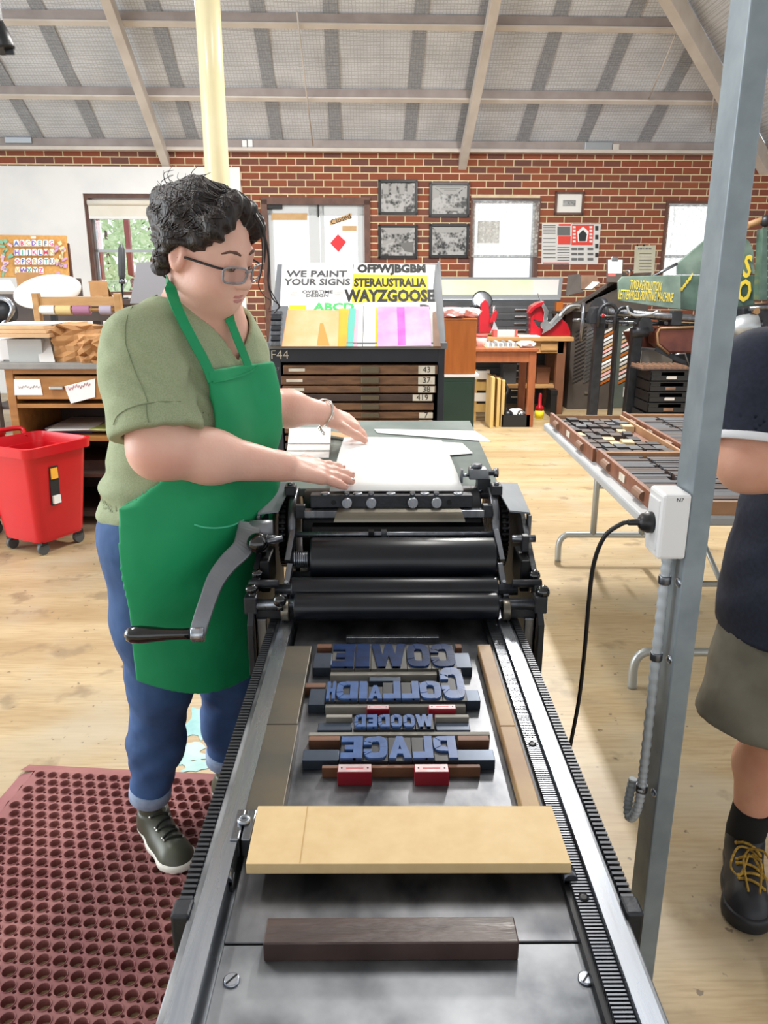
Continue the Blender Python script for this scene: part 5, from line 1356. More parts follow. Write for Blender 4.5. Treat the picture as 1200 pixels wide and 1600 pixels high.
def mlegs(P, g=0):
    d = el(P, ml(0, -.01, .90), (.19+g, .145+g, .15+g), MBM)
    for H_, K_, A_ in ((ml(.09, 0, .88), mRK, mRA), (ml(-.09, 0, .88), mLK, mLA)):
        d = smin(d, chain(P, [H_, K_*.5+H_*.5, K_, K_*.6+A_*.4+A3(0, .02, 0), A_*.9+K_*.1, A_-A3(0, 0, .06)], [.1+g, .085+g, .062+g, .064+g, .042+g, .038+g], .03), .05)
    return d
def marms(P):
    d = chain(P, [mRS, mRE, mRW], [.062, .052, .034], .03); return np.minimum(d, chain(P, [mLS, mLE, mLW], [.062, .052, .034], .03))
MHC = ml(0, .05, 1.60)
def mhead(P):
    q = (P-MHC)@MBM; d = el(q, (0, -.01, .03), (.078, .098, .09))
    d = smin(d, el(q, (0, .03, -.03), (.066, .068, .092)), .03); d = smin(d, el(q, (0, .04, -.085), (.052, .052, .038)), .03)
    for s in (-1, 1):
        d = smax(d, -el(q, (.031*s, .105, .0), (.018, .016, .012)), .014); d = smin(d, el(q, (.031*s, .079, 0), (.016, .0135, .0125)), .006); d = smin(d, el(q, (.082*s, -.01, -.01), (.01, .02, .033)), .008)
    d = smin(d, rc(q, A3(-.034, .084, .019), A3(.034, .084, .019), .009, .009), .02); d = smin(d, rc(q, A3(0, .09, .004), A3(0, .114, -.036), .009, .014), .014)
    d = smin(d, rc(q, A3(-.018, .088, -.072), A3(.018, .088, -.072), .008, .008), .012); d = smax(d, -rc(q, A3(-.025, .098, -.074), A3(.025, .098, -.074), .002, .002), .004)
    return smin(d, rc(P, ml(0, .0, 1.36), MHC-A3(0, 0, .06), .066, .06), .03)
mRH, _f = hand_prims(mRW, ml(-.2, .2, 1.12), ml(0, 1, .2)-ml(0, 0, 0), (0, 0, 1), curls=(.1, .1, .1, .1), L=.18)
mLH, _f2 = hand_prims(mLW, ml(.2, .17, 1.15), ml(0, 1, .2)-ml(0, 0, 0), (0, 0, 1), curls=(.1, .1, .1, .1), L=.18)
man = thing('person', (1.03, 1.58, 0), 'person in navy polo and khaki shorts with folded arms behind the post', 'person')
mp = [surface_nets(lambda P: smin(mtorso(P, -.006), mlegs(P, -.004), .04), *around(ml(.2, .1, .1), ml(-.25, -.1, .08), ml(0, 0, 1.42), mRA, mLA, r=.1), .012),
      surface_nets(lambda P: smin(mhead(P), mtorso(P, -.006), .03), MHC-A3(.14, .15, .27), MHC+A3(.14, .15, .15), .006),
      surface_nets(lambda P: smin(smin(marms(P), prims(P, mRH, .008), .02), prims(P, mLH, .008), .02), *around(mRS, mRE, mRW, mLS, mLE, *[b for a, b, _, _ in mRH+mLH], r=.08), .006)]
nmesh('body', mp, m_skin2, man)
m_ghair = mat('grey_brown_hair', '5b5049', .6, col2='7a6e64', scale=60, bump=.4, bscale=120)
def mhair(P):
    q = (P-MHC)@MBM; d = el(q, (0, -.024, .04), (.085, .1, .092)); d = smax(d, -el(q, (0, .11, -.01), (.066, .075, .085)), .02)
    return smax(d, -(q[:, 2]+.05), .02)+np.sin(q[:, 0]*160+np.sin(q[:, 1]*90)*2)*.0015
nmesh('hair', [surface_nets(mhair, MHC-.15, MHC+.16, .006)], m_ghair, man)
for s in (-1, 1):
    e = MHC+MBM@A3(.031*s, .087, -.002); MB().sphere(e, .0065, 10).build('eye', m_iris, man)
    MB().tube([Vector(MHC+MBM@A3(*p)) for p in ((.014*s, .097, .019), (.032*s, .095, .024), (.05*s, .078, .018))], .0035, 6).build('eyebrow', m_ghair, man)
MB().tube([Vector(MHC+MBM@A3(*p)) for p in ((-.024, .094, -.076), (0, .1, -.076), (.024, .094, -.076))], .004, 6).build('lips', m_lip, man)
mS = mRS*.25+mRE*.75; mSL = mLS*.3+mLE*.7
def mshirt(P):
    d = mtorso(P, .014); q = (P-MO)@MBM; sk = (np.sqrt((q[:, 0]/.236)**2+((q[:, 1]-.0)/.198)**2)-1)*.2+np.clip(P[:, 2]-.84, 0, 1)*.30; d = smin(d, sk, .06)+folds(P, .003, .8)
    sr = smax(rc(P, mRS, mRE, .084, .078)+folds(P, .003, .7), (P-mS)@sleeve_dir(mRS, mRE), .005); sl = smax(rc(P, mLS, mLE, .084, .078), (P-mSL)@sleeve_dir(mLS, mLE), .005)
    d = smin(smin(d, sr, .04), sl, .04)
    d = np.maximum(d, -np.minimum(smin(mtorso(P, -.002), sk+.018, .06), np.minimum(rc(P, mRS, mRE, .070, .068), rc(P, mLS, mLE, .07, .068))))
    d = np.maximum(d, .705-P[:, 2]); return np.maximum(d, -rc(P, ml(0, .02, 1.42), ml(0, .05, 1.60), .07, .09))
nmesh('polo_shirt', [surface_nets(mshirt, *around(ml(.25, .1, .72), ml(-.3, -.1, .72), mRS, mLS, mS, mSL, ml(0, .25, 1.1), r=.12), .007)], m_navy, man, lap=2)
for A_, B_, S_ in ((mRS, mRE, mS), (mLS, mLE, mSL)):
    d_ = sleeve_dir(A_, B_); MB().lathe([(.079, -.012), (.0815, -.010), (.0815, .003), (.079, .004), (.072, .004), (.072, -.012)], S_, d_, 36, cap=False).build('sleeve_trim', m_trimw, man)
MB().tube([Vector(ml(.068*math.cos(a), .012+.07*math.sin(a), 1.415-.02*math.sin(a))) for a in [2*PI*k/28 for k in range(28)]], .012, 8, closed=True).build('collar', m_navy, man)
def mshorts(P):
    d = el(P, ml(0, -.01, .87), (.2, .155, .15), MBM)
    for H_, K_ in ((ml(.09, 0, .86), mRK+A3(-.055, 0, .01)), (ml(-.09, 0, .86), mLK+A3(.03, 0, 0))): d = smin(d, rc(P, H_, K_, .118, .132), .05)
    d = d+folds(P, .0025, .6)
    for K_, H_ in ((mRK, ml(.09, 0, .86)), (mLK, ml(-.09, 0, .86))): d = np.maximum(d, -rc(P, H_*.3+K_*.7, K_-A3(0, 0, .1), .11, .118))
    d = np.maximum(d, P[:, 2]-.93); return np.maximum(d, .49-.12*(P[:, 0]-.8)-P[:, 2])
nmesh('shorts', [surface_nets(mshorts, *around(ml(.2, 0, .5), ml(-.25, 0, .9), mRK, mLK, r=.17), .007)], m_khaki, man, lap=2)
for A_, K_ in ((mRA, mRK), (mLA, mLK)):
    MB().lathe([(.043, -.04), (.047, 0), (.047, .085), (.044, .09)], A_, sleeve_dir(A_, K_), 24).build('sock', m_sock, man)
    fd = Vector((-.30, -.954, 0)) if A_ is mRA else Vector((.1, -.99, 0)); h_0 = Vector((A_[0], A_[1], 0))-fd*.07
    sh = sneaker(h_0, h_0+fd*.29, (m_shoeb, m_shoeb, m_yl, m_yl), man, 'work_shoe', sc=1.14, ankle_h=.095)
    s_ = Vector((fd.y, -fd.x, 0)); b0_ = h_0+fd*.135+Vector((0, 0, .118))
    for q in (-1, 1):
        MB().tube(smooth_path([b0_, b0_+s_*.03*q+fd*.02+Vector((0, 0, .012)), b0_+s_*.048*q+fd*.06+Vector((0, 0, -.012)), b0_+s_*.03*q+fd*.085+Vector((0, 0, -.014)), b0_+fd*.02+s_*.004*q], 6), .0028, 6).build('bow_loop', m_yl, sh)
        MB().tube(smooth_path([b0_, b0_+s_*.02*q+fd*.05+Vector((0, 0, .0)), b0_+s_*.012*q+fd*.11+Vector((0, 0, -.035))], 6), .0026, 6).build('lace_end', m_yl, sh)
# ================================================================== type cabinet with the sloping display
m_navyc = mat('navy_black_paint', '23262f', .5, col2='2a2d36', scale=6)
m_greyb = mat('grey_painted_board', '6e7176', .6, col2='787b80', scale=6)
m_case = mat('worn_case_front', '5a3f2e', .5, col2='7b593d', scale=9, stretch=(1, 1, 5), detail=7)
m_cased = mat('dark_case_front', '3a2d2a', .5, col2='4a3a33', scale=9, stretch=(1, 1, 5))
m_label = mat('paper_label', 'd8d2c4', .7, col2='c4bcab', scale=20)
m_brass = mat('dull_brass', '6e6552', .45, .6)
CY = 4.30
x0, x1 = aY(421, 560, CY).x, aY(695, 560, CY).x; zt = aY(600, 541, CY).z
SY, SZ = CY+.50, aY(600, 413, CY+.50).z
cab = thing('type_cabinet', ((x0+x1)/2, CY+.3, 0), 'navy type cabinet marked F44 with shallow numbered drawers and sloping top', 'cabinet')
mb = MB()
zi = aY(600, 566, CY).z; xl, xr = aY(440, 600, CY).x, aY(684, 600, CY).x
mb.box(x0, x1, CY+.02, CY+.58, 0, .06); mb.box(x0, xl, CY, CY+.58, .06, zt); mb.box(xr, x1, CY, CY+.58, .06, zt); mb.box(xl, xr, CY, CY+.58, zi, zt); mb.box(xl, xr, CY+.55, CY+.58, .06, zi); mb.box(xl, xr, CY, CY+.55, .06, .10)
mb.build('carcass', m_navyc, cab, bevel=.003)
MB().prism([(x0, CY-.02, zt), (x0, CY+.60, zt), (x0, CY+.60, SZ), (x0, SY, SZ), (x0, CY-.02, zt+.012)], (x1-x0, 0, 0)).build('sloping_top', m_greyb, cab, bevel=.002)
MB().box(x0-.01, x1+.008, CY-.03, CY-.005, zt-.012, zt+.022).build('front_lip', m_greyb, cab, bevel=.003)
for xx in (x1-.012,):
    MB().prism([(xx, CY+.02, zt+.03), (xx, SY+.02, SZ+.02), (xx, SY+.02, SZ-.02), (xx, CY+.02, zt)], (.016, 0, 0)).build('side_rail', m_greyb, cab)
text('lettering', 'F44', basis((aY(437, 555, CY).x, CY-.002, aY(437, 555, CY).z), (1, 0, 0), (0, -1, 0)), .07, m_label, cab, bold=-.0008, res=2)
for n_, px, py in (('27', 433, 577), ('29', 433, 684), ('30', 432, 694)):
    p = aY(px, py, CY); text('lettering', n_, basis((p.x, CY-.002, p.z), (1, 0, 0), (0, -1, 0)), .028, m_greyb, cab, res=2)
rows = [(571, 586, '43', m_case, 444, 683), (588, 602, '37', m_case, 440, 679), (603, 615, '38', m_case, 442, 681), (616, 628, '419', m_cased, 443, 677), (630, 642, '', m_case, 444, 678), (644, 655, '7', m_case, 444, 676), (656, 668, '4', m_case, 444, 676), (669, 678, '', m_case, 443, 677), (681, 690, '', m_case, 443, 677)]
for k in range(10): rows.append((693+12*k, 703+12*k, '', m_case if k % 3 else m_cased, 443, 678))
for yt, yb, num, m, pl, pr in rows:
    za, zb = aY(560, yt, CY-.01).z, aY(560, yb, CY-.01).z; a, b = aY(pl, 620, CY-.01).x, aY(pr, 620, CY-.01).x
    if zb < .1: break
    dr = MB().box(a, b, CY-.012, CY+.5, zb+.004, za).build('case_drawer', m, cab, bevel=.003)
    MB().box(-.1+.0, .0, CY-.022, CY-.012, zb+.010, za-.006).build('drawer_pull', m_brass, dr, bevel=.003)
    if num:
        h = za-zb; q = aY(666 if len(num) < 3 else 660, 620, CY-.012).x; w_ = .03+.008*len(num)
        MB().box(q-w_, q+w_, CY-.0145, CY-.012, zb+.006, za-.002).build('number_label', m_label, dr)
        text('drawer_number', num, basis((q, CY-.0150, (za+zb)/2+.002), (1, 0, 0), (0, -1, 0)), .045, m_ink, dr, res=2)
    if num in ('43', '37', '38', '419'):
        MB().box(a+.03, a+.12, CY-.0145, CY-.012, (za+zb)/2-.006, (za+zb)/2+.010).build('card_holder', m_label, dr)
# display on the slope
SN = Vector((0, -(SZ-zt), SY-CY+.02)).normalized(); SP = Vector((0, CY-.02, zt+.012)); SU = Vector((0, SY-CY+.02, SZ-zt)).normalized()
def aS(px, py, l=.004): return aP(px, py, SP+SN*l, SN)
def ssheet(name, quad, l, m, label, cat='paper', th=.0015):
    P = [aS(x, y, l) for x, y in quad]; return tag(MB().slab(P, th).build(name, m), label, cat)
def stext(body, px, py, l, h, m, par, **k):     # h: height in metres along the slope
    return text('lettering', body, basis(aS(px, py, l), (1, 0, 0), SN), h, m, par, ext=.0003, **k)
gtop = MB()
sg = ssheet('poster', [(437, 479), (549, 476), (552, 409), (441, 412)], .006, m_paper, 'white poster reading we paint your signs on the cabinet slope', 'poster')
stext('WE PAINT', 495, 428, .0075, .076, m_dink, sg, bold=.002, res=2); stext('YOUR SIGNS', 496, 441, .0075, .076, m_dink, sg, bold=.002, res=2, xs=.88)
stext('OVERTIME\nDESIGN', 496, 459, .0075, .038, m_dink, sg, bold=.0006, res=2, line=.8)
for px in (460, 530):
    for k in range(3): MB().slab([aS(x, y, .0075) for x, y in ((px-9+k, 456.5+k*3), (px+9-k, 456.2+k*3), (px+9-k, 455.2+k*3), (px-9+k, 455.5+k*3))], .0003).build('small_print', m_pgrey, sg)
m_yel = mat('yellow_ink', 'f2dc2e', .6, col2='ecd21f', scale=9)
wz = ssheet('poster', [(549, 478), (674, 478), (680, 414), (553, 411)], .005, m_paper, 'poster of mixed black wood type letters on yellow bands', 'poster')
for qd in ([(550, 452), (668, 454), (668, 431), (551, 428)], [(550, 476), (668, 475), (668, 454), (550, 453)]):
    MB().slab([aS(x, y, .0056) for x, y in qd], .0004).build('yellow_band', m_yel, wz)
stext('OFPWJBGBM', 612, 420, .0065, .095, m_ink, wz, bold=.005, res=2, xs=.74); stext('STERAUSTRALIA', 609, 442, .0067, .095, m_ink, wz, bold=.004, res=2, xs=.60)
stext('WAYZGOOSE', 609, 463, .0067, .135, m_ink, wz, bold=.006, res=2, xs=.60)
ab_ = ssheet('poster', [(446, 541), (566, 541), (568, 473), (450, 474)], .008, m_paper, 'white sheet with green ABCD letters, mostly covered', 'poster')
m_green = mat('green_ink', '4fc26a', .6); stext('ABCD', 522, 480, .0095, .085, m_green, ab_, bold=.003, res=2)
ab2 = ssheet('poster', [(567, 541), (683, 541), (681, 472), (569, 472)], .008, m_paper, 'white printed sheet behind the pink print', 'poster')
stext('D', 664, 482, .0095, .08, m_dink, ab2, bold=.004, res=2)
m_org = mat('orange_print', 'eeb078', .7, col2='e9c49a', scale=6); m_ylw = mat('yellow_print', 'f5bd3c', .7, col2='f6a93a', scale=6); m_teal = mat('teal_print', '6cc3b4', .7); m_pkp = mat('pink_paper', 'f3b6c4', .7)
m_pink = mat('pink_print', 'f29ad6', .7, col2='f7bce4', scale=7); m_mag = mat('magenta_ink', 'ee5cc0', .7, col2='f07ccc', scale=9)
ssheet('print_sheet', [(548, 541), (558, 541), (561, 483), (552, 483)], .010, m_pkp, 'narrow pale pink print edge right of the teal one')
ssheet('print_sheet', [(535, 541), (551, 541), (556, 482), (542, 482)], .012, m_teal, 'teal print showing beside the yellow one')
ssheet('print_sheet', [(524, 541), (541, 541), (545, 483), (530, 482)], .014, m_ylw, 'golden yellow print showing beside the orange one')
og = ssheet('print_sheet', [(438, 541), (528, 541), (530, 485), (449, 484)], .016, m_org, 'large orange print on the cabinet slope')
MB().slab([aS(x, y, .0164) for x, y in ((495, 540), (515, 540), (505, 505), (500, 505))], .0003).build('orange_patch', mat('deep_orange', 'eb9a4f', .7), og)
ssheet('print_sheet', [(586, 541), (592, 541), (594, 480), (588, 480)], .010, m_yel, 'narrow yellow print edge left of the pink one')
pk = ssheet('print_sheet', [(589, 541), (674, 540), (671, 479), (590, 479)], .014, m_pink, 'bright pink print with magenta stripe on the cabinet slope')
MB().slab([aS(x, y, .0144) for x, y in ((622, 539), (634, 539), (632, 480), (620, 480))], .0003).build('magenta_stripe', m_mag, pk)
ssheet('print_sheet', [(450, 486), (478, 486), (478, 477), (452, 477)], .0095, m_yel, 'yellow green strip above the orange print')
m_stick = mat('brown_stick', '8a6a55', .6, col2='775a48', scale=8)
ssheet('wood_reglet', [(677, 541), (689, 541), (681, 486), (676, 488)], .02, m_stick, 'brown wooden stick leaning at the right end of the slope', 'stick', .015)
gl_ = ssheet('galley_tray', [(422, 540), (440, 540), (450, 478), (424, 478)], .02, m_greyb, 'grey galley tray of set type at the left end of the slope', 'tray', .012)
rr = random.Random(3)
for k in range(7):
    y_ = 486+k*8; MB().slab([aS(x, y, .032) for x, y in ((423, y_+5), (440-k*.6, y_+5), (441-k*.6, y_), (424, y_))], .01).build('type_line', m_tside if k % 2 else m_iron_l, gl_)

# ================================================================== green cabinet, orange box, bags
GY = 6.4
m_dgreen = mat('dark_green_enamel', '1f3a31', .45, col2='27443a', scale=3); m_owood = mat('orange_varnished_wood', 'b5682a', .35, col2='a45a20', scale=4, stretch=(5, 5, .6), detail=6)
a, b = aY(676, 600, GY).x, aY(742, 600, GY).x; z1 = aY(715, 589, GY).z
t = thing('metal_cabinet', ((a+b)/2, GY+.25, 0), 'dark green scuffed metal cabinet beside the type cabinet', 'cabinet')
MB().box(a, b, GY, GY+.5, .03, z1).build('cabinet_body', m_dgreen, t, bevel=.006); MB().box(a+.02, b-.02, GY+.02, GY+.48, 0, .03).build('plinth', m_black, t)
MB().box(a+.02, b-.02, GY-.006, GY, .08, z1-.04).build('cabinet_door', m_dgreen, t, bevel=.003)
MB().box(a+.03, a+.05, GY-.02, GY-.006, z1*.55, z1*.55+.1).build('handle', m_iron_l, t)
tag(MB().box(a-.02, b+.03, GY-.02, GY+.5, z1+.001, z1+.02).build('paper_pile', m_paper), 'pile of white paper between the green cabinet and the orange box', 'paper')
oz0, oz1 = z1+.022, aY(715, 500, GY).z
t = thing('wooden_box', ((a+b)/2, GY+.25, oz0), 'orange varnished wooden box standing on the green cabinet', 'box')
MB().box(a, b, GY, GY+.45, oz0, oz1).build('box_body', m_owood, t, bevel=.004); MB().box(a-.004, b+.004, GY-.004, GY+.454, oz1, oz1+.012).build('box_lid', m_owood, t, bevel=.003)
m_pinkb = mat('pink_plastic', 'eaa7a3', .3, col2='f0c7c4', scale=12)
def blobs(name, c, r, sc, m, label, cat, seed, par=None):
    rr = random.Random(seed); ph = [rr.random()*6 for _ in range(6)]; mb = MB(); n = 28; mm = 14; c = Vector(c); rings = []
    for j in range(1, mm):
        tt = PI*j/mm; ring = []
        for k in range(n):
            a = 2*PI*k/n; d = 1+.10*math.sin(4*a+ph[0]+3*tt)+.08*math.sin(7*a-5*tt+ph[1])+.05*math.sin(11*a+9*tt+ph[2])
            ring.append(mb.pt(c+Vector((r*sc[0]*math.copysign(abs(math.sin(tt)*math.cos(a))**.7, math.cos(a))*d, r*sc[1]*math.copysign(abs(math.sin(tt)*math.sin(a))**.7, math.sin(a))*d, r*sc[2]*math.copysign(abs(math.cos(tt))**.7, math.cos(tt))))))
        rings.append(ring)
    for p, q in zip(rings, rings[1:]):
        for k in range(n): mb.face((p[k], q[k], q[(k+1) % n], p[(k+1) % n]))
    mb.face(rings[0]); mb.face(rings[-1][::-1])
    return tag(mb.build(name, m), label, cat)
blobs('plastic_bag', (aY(706, 492, GY+.1).x, GY+.12, oz1+.055), .14, (.85, .9, .3), m_pinkb, 'pink plastic bag on the left of the orange box', 'bag', 1)
blobs('plastic_bag', (aY(732, 493, GY+.1).x, GY+.14, oz1+.055), .12, (.8, .9, .32), m_pinkb, 'pink plastic bag with clear end on the right of the orange box', 'bag', 2)

# ================================================================== small orange table, workbench and machines
TY = 8.05
m_tab = mat('orange_table_wood', '9c5a34', .45, col2='8c4d2b', scale=5, stretch=(4, 4, 1)); m_bench = mat('pale_bench_wood', 'b98f5d', .55, col2='a67c4b', scale=5, stretch=(1, 5, 5)); m_bleg = mat('brown_bench_leg', '7d5238', .6, col2='6d452e', scale=6)
a, b = aY(730, 548, TY).x, aY(842, 548, TY).x; z1 = aY(800, 545, TY).z
t = thing('side_table', ((a+b)/2, TY+.3, 0), 'small orange brown wooden table behind the orange box', 'table')
MB().box(a, b, TY, TY+.62, z1-.03, z1).build('table_top', m_tab, t, bevel=.004)
MB().box(a+.03, b-.03, TY+.03, TY+.05, z1-.14, z1-.03).build('apron_rail', m_tab, t); MB().box(b-.05, b-.03, TY+.05, TY+.57, z1-.14, z1-.03).build('apron_rail', m_tab, t)
for x_, y_ in ((b-.09, TY+.02), (a+.02, TY+.02), (b-.09, TY+.53), (a+.02, TY+.53)): MB().box(x_, x_+.075, y_, y_+.075, 0, z1-.03).build('leg', m_tab, t, bevel=.004)
tz = z1
tr_ = thing('type_tray', (aY(775, 541, TY+.2).x, TY+.25, tz), 'shallow brown tray of sorted type on the small table', 'tray')
q0, q1 = aY(757, 541, TY+.2).x, aY(809, 541, TY+.2).x
MB().box(q0, q1, TY+.1, TY+.42, tz, tz+.012).build('tray_base', m_card, tr_); 
for k in range(12):
    x_ = q0+.02+(q1-q0-.04)*k/12; MB().box(x_, x_+.02, TY+.12, TY+.40, tz+.012, tz+.05+.01*math.sin(k*2)).build('type_line', m_alu if k % 2 else m_white, tr_)
blobs('crumpled_paper', (aY(823, 540, TY+.15).x, TY+.2, tz+.035), .09, (1, .9, .35), m_paper, 'crumpled white paper beside the tray on the small table', 'paper', 5)
m_redc = mat('red_carton', 'd65a55', .6)
c = aY(753, 520, TY+.35)
cup = thing('plastic_tub', (c.x, TY+.35, tz), 'clear plastic tub with pink lid on the small table', 'tub'); MB().lathe([(.05, 0), (.06, .1)], (c.x, TY+.35, tz), (0, 0, 1), 20).build('tub', m_pinkb, cup); MB().lathe([(.065, .1), (.065, .12), (.06, .125)], (c.x, TY+.35, tz), (0, 0, 1), 20).build('tub_lid', m_redc, cup)
BY = 8.85
a, b = aY(700, 530, BY).x, aY(897, 530, BY).x; z1 = aY(850, 527, BY).z; bz = z1
t = thing('workbench', ((a+b)/2, BY+.35, 0), 'pale wooden workbench carrying the red machines', 'workbench')
MB().box(a, b, BY, BY+.75, z1-.045, z1).build('bench_top', m_bench, t, bevel=.005); MB().box(a+.05, b-.1, BY+.05, BY+.08, z1-.18, z1-.045).build('apron_rail', m_bench, t)
MB().box(aY(846, 545, BY).x, aY(872, 545, BY).x, BY+.03, BY+.05, z1-.15, z1-.07).build('drawer', m_bench, t, bevel=.004)
for x_, y_ in ((b-.17, BY+.05), (b-.17, BY+.6), (a+.05, BY+.05), (a+.05, BY+.6)): MB().box(x_, x_+.1, y_, y_+.1, 0, z1-.045).build('leg', m_bleg, t, bevel=.005)
MB().box(a+.05, b-.08, BY+.1, BY+.65, .30, .33).build('lower_shelf', m_bench, t)
# red lever press
m_redmach = mat('red_machine_enamel', 'b01524', .25, col2='9c101e', scale=4); m_chrome = mat('brushed_chrome', 'cfd2d4', .2, .95)
X = lambda px, py=500, Y=BY+.3: aY(px, py, Y)
def flat(pxs, Y, th): return [Vector((X(px, py, Y).x, Y-th/2, X(px, py, Y).z)) for px, py in pxs]
t = thing('lever_press', (X(858).x, BY+.3, bz), 'red cast lever press with long silver arm on the bench', 'hand press')
def pl(name, pxs, th, m, Y=BY+.3, bev=.006): return MB().prism(flat(pxs, Y, th), (0, th, 0)).build(name, m, t, bevel=bev)
pl('press_base', [(827, 526), (889, 527), (889, 518), (884, 505), (875, 497), (862, 505), (850, 516), (838, 510), (832, 500), (834, 490), (828, 495)], .16, m_redmach)
pl('press_frame', [(828, 498), (846, 502), (850, 480), (848, 470), (838, 472), (828, 478), (824, 486)], .14, m_redmach)
pl('toggle', [(824, 488), (830, 480), (842, 472), (850, 470), (846, 478), (836, 482), (829, 490)], .06, m_redmach, BY+.2)
pl('lever_arm', [(840, 458), (850, 474), (857, 486), (854, 505), (848, 503), (850, 488), (845, 476)], .03, m_chrome, BY+.19, .003)
pl('slide_plate', [(846, 522), (852, 508), (872, 492), (878, 497), (860, 514)], .05, m_chrome, BY+.19, .003)
pl('slide_rail', [(858, 505), (871, 490), (873, 493), (861, 508)], .03, m_alu, BY+.15, .002)
MB().tube(smooth_path([X(874, 497, BY+.2), X(880, 488, BY+.2), X(889, 480, BY+.2), X(900, 478, BY+.2), X(906, 479, BY+.2)], 6), .03, 12).build('delivery_arm', m_chrome, t)
MB().lathe([(.05, -.05), (.05, .05)], X(851, 508, BY+.2), (0, 1, 0), 16).build('pivot_disc', m_chrome, t)
# red disc press
t = thing('disc_press', (X(757).x, BY+.3, bz), 'red platen press with round ink disc on the bench', 'hand press')
pl('press_frame', [(748, 520), (768, 520), (764, 495), (762, 474), (757, 468), (750, 474), (748, 495)], .16, m_redmach)
pl('press_arm', [(764, 505), (774, 503), (778, 488), (774, 484), (768, 492)], .05, m_redmach, BY+.2)
MB().lathe([(.115, 0), (.12, .008), (.12, .02), (.1, .025), (.03, .03)], X(753, 471, BY+.32), (.1, -.8, .35), 36).build('ink_disc', m_iron_l, t)
MB().lathe([(.02, 0), (.015, .1), (.02, .16)], X(771, 500, BY+.2), (0, 0, 1), 12).build('handle_post', m_chrome, t)
pl('chrome_bed', [(764, 520), (780, 520), (776, 510), (771, 500), (768, 512)], .12, m_chrome, BY+.22)
MB().tube([X(735, 482, BY+.25), X(745, 478, BY+.25), X(752, 484, BY+.25)], .018, 8).build('side_lever', m_iron, t)
t = thing('carton', (X(786, 524, BY+.15).x, BY+.15, bz), 'grey and red carton lying on the bench before the disc press', 'carton')
MB().box(X(768).x, X(803).x, BY+.05, BY+.2, bz, bz+.075).build('carton_body', m_pgrey, t, bevel=.003)
for p0, p1 in ((767.5, 773), (799, 803.5)): MB().box(X(p0).x, X(p1).x, BY+.048, BY+.202, bz-.0, bz+.0765).build('red_end', m_redc, t)
tag(MB().box(X(806).x, X(838).x, BY+.03, BY+.3, bz, bz+.012).build('paper_pile', m_paper), 'loose white papers on the bench beside the red lever press', 'paper')
# flat file cabinet with the light table, behind
FY = 9.75
m_dgrey = mat('charcoal_steel', '3c3f43', .45, col2='45484c', scale=5); m_lt = mat('pale_green_glass', 'c3cfae', .2, col2='cdd6bb', scale=4)
a, b = aY(688, 500, FY).x, aY(876, 500, FY).x; z1 = aY(800, 472, FY).z
t = thing('flat_file_cabinet', ((a+b)/2, FY+.4, 0), 'charcoal steel cabinet of flat drawers behind the bench', 'cabinet')
MB().box(a, b, FY, FY+.8, 0, z1).build('cabinet_body', m_dgrey, t)
for k in range(16):
    z = z1-.10-k*.082
    if z < .08: break
    d = MB().box(a+.05, b-.06, FY-.012, FY, z-.03, z+.045).build('drawer', m_dgrey, t, bevel=.004)
    MB().box(aY(803, 500, FY).x, aY(822, 500, FY).x, FY-.035, FY-.012, z+.0, z+.018).build('drawer_pull', m_chrome, d, bevel=.004)
MB().box(aY(868, 480, FY-.05).x, aY(878, 480, FY-.05).x, FY-.1, FY, 0, z1).build('end_post', m_owood, t)
q = [aY(682, 468, FY+.05), aY(876, 468, FY+.05), aY(880, 433, FY+.35), aY(684, 433, FY+.35)]
t = thing('light_table', (q[0].lerp(q[2], .5).x, FY+.2, q[0].z), 'tilted light table with pale green glass in a silver frame', 'light table')
def inner(q, m0, m1, m2, m3):
    L_ = lambda u, v: q[0].lerp(q[1], u).lerp(q[3].lerp(q[2], u), v); return [L_(m0, m2), L_(m1, m2), L_(m1, m3), L_(m0, m3)]
MB().slab(q, .05).build('table_frame', m_alu, t, bevel=.004)
n_ = (q[1]-q[0]).cross(q[3]-q[0]).normalized()
MB().slab([p+n_*.004 for p in inner(q, .03, .77, .2, .88)], .006).build('green_glass', m_lt, t); MB().slab([p+n_*.004 for p in inner(q, .77, .97, .2, .88)], .006).build('grey_panel', m_pgrey, t)
MB().box(a+.2, b-.2, FY+.15, FY+.5, z1, q[0].z-.02).build('stand', m_dgrey, t)
# under the tables: boards, crate, bottle, dark boxes
m_pine = mat('pine_board', 'd3b678', .6, col2='c6a766', scale=4, stretch=(5, 5, 1))
for k, px in enumerate((763, 773, 781)):
    p = aY(px, 655, TY+.1); s_ = aY(px+5, 655, TY+.1)
    tag(MB().box(p.x, s_.x, TY-.05+.05*k, TY+.35+.05*k, .02-.02, .53-.02*k).build('pine_board', m_pine, bevel=.003), ('leftmost', 'middle', 'rightmost')[k]+' of three pale pine boards leaning under the small table', 'board')
c = aY(803, 655, TY+.15)
t = thing('plastic_crate', (c.x, TY+.2, 0), 'black plastic crate of bits under the small table', 'crate')
a, b = aY(783, 650, TY+.1).x, aY(826, 650, TY+.1).x
mb = MB(); mb.box(a, b, TY+.02, TY+.36, .0, .015)
for (u0, u1, v0, v1) in ((a, a+.01, TY+.02, TY+.36), (b-.01, b, TY+.02, TY+.36), (a, b, TY+.02, TY+.03), (a, b, TY+.35, TY+.36)): mb.box(u0, u1, v0, v1, .015, .13)
mb.build('crate_shell', m_rub, t)
for k, (u, v, r_, m) in enumerate(((.25, .3, .06, m_rub), (.5, .5, .07, m_gpo), (.75, .35, .055, m_chrome), (.4, .7, .06, m_rub), (.7, .7, .06, m_gpo))):
    MB().sphere((a+(b-a)*u, TY+.02+.34*v, .12), r_, 12, (1, 1, .8)).build('odd_item', m, t)
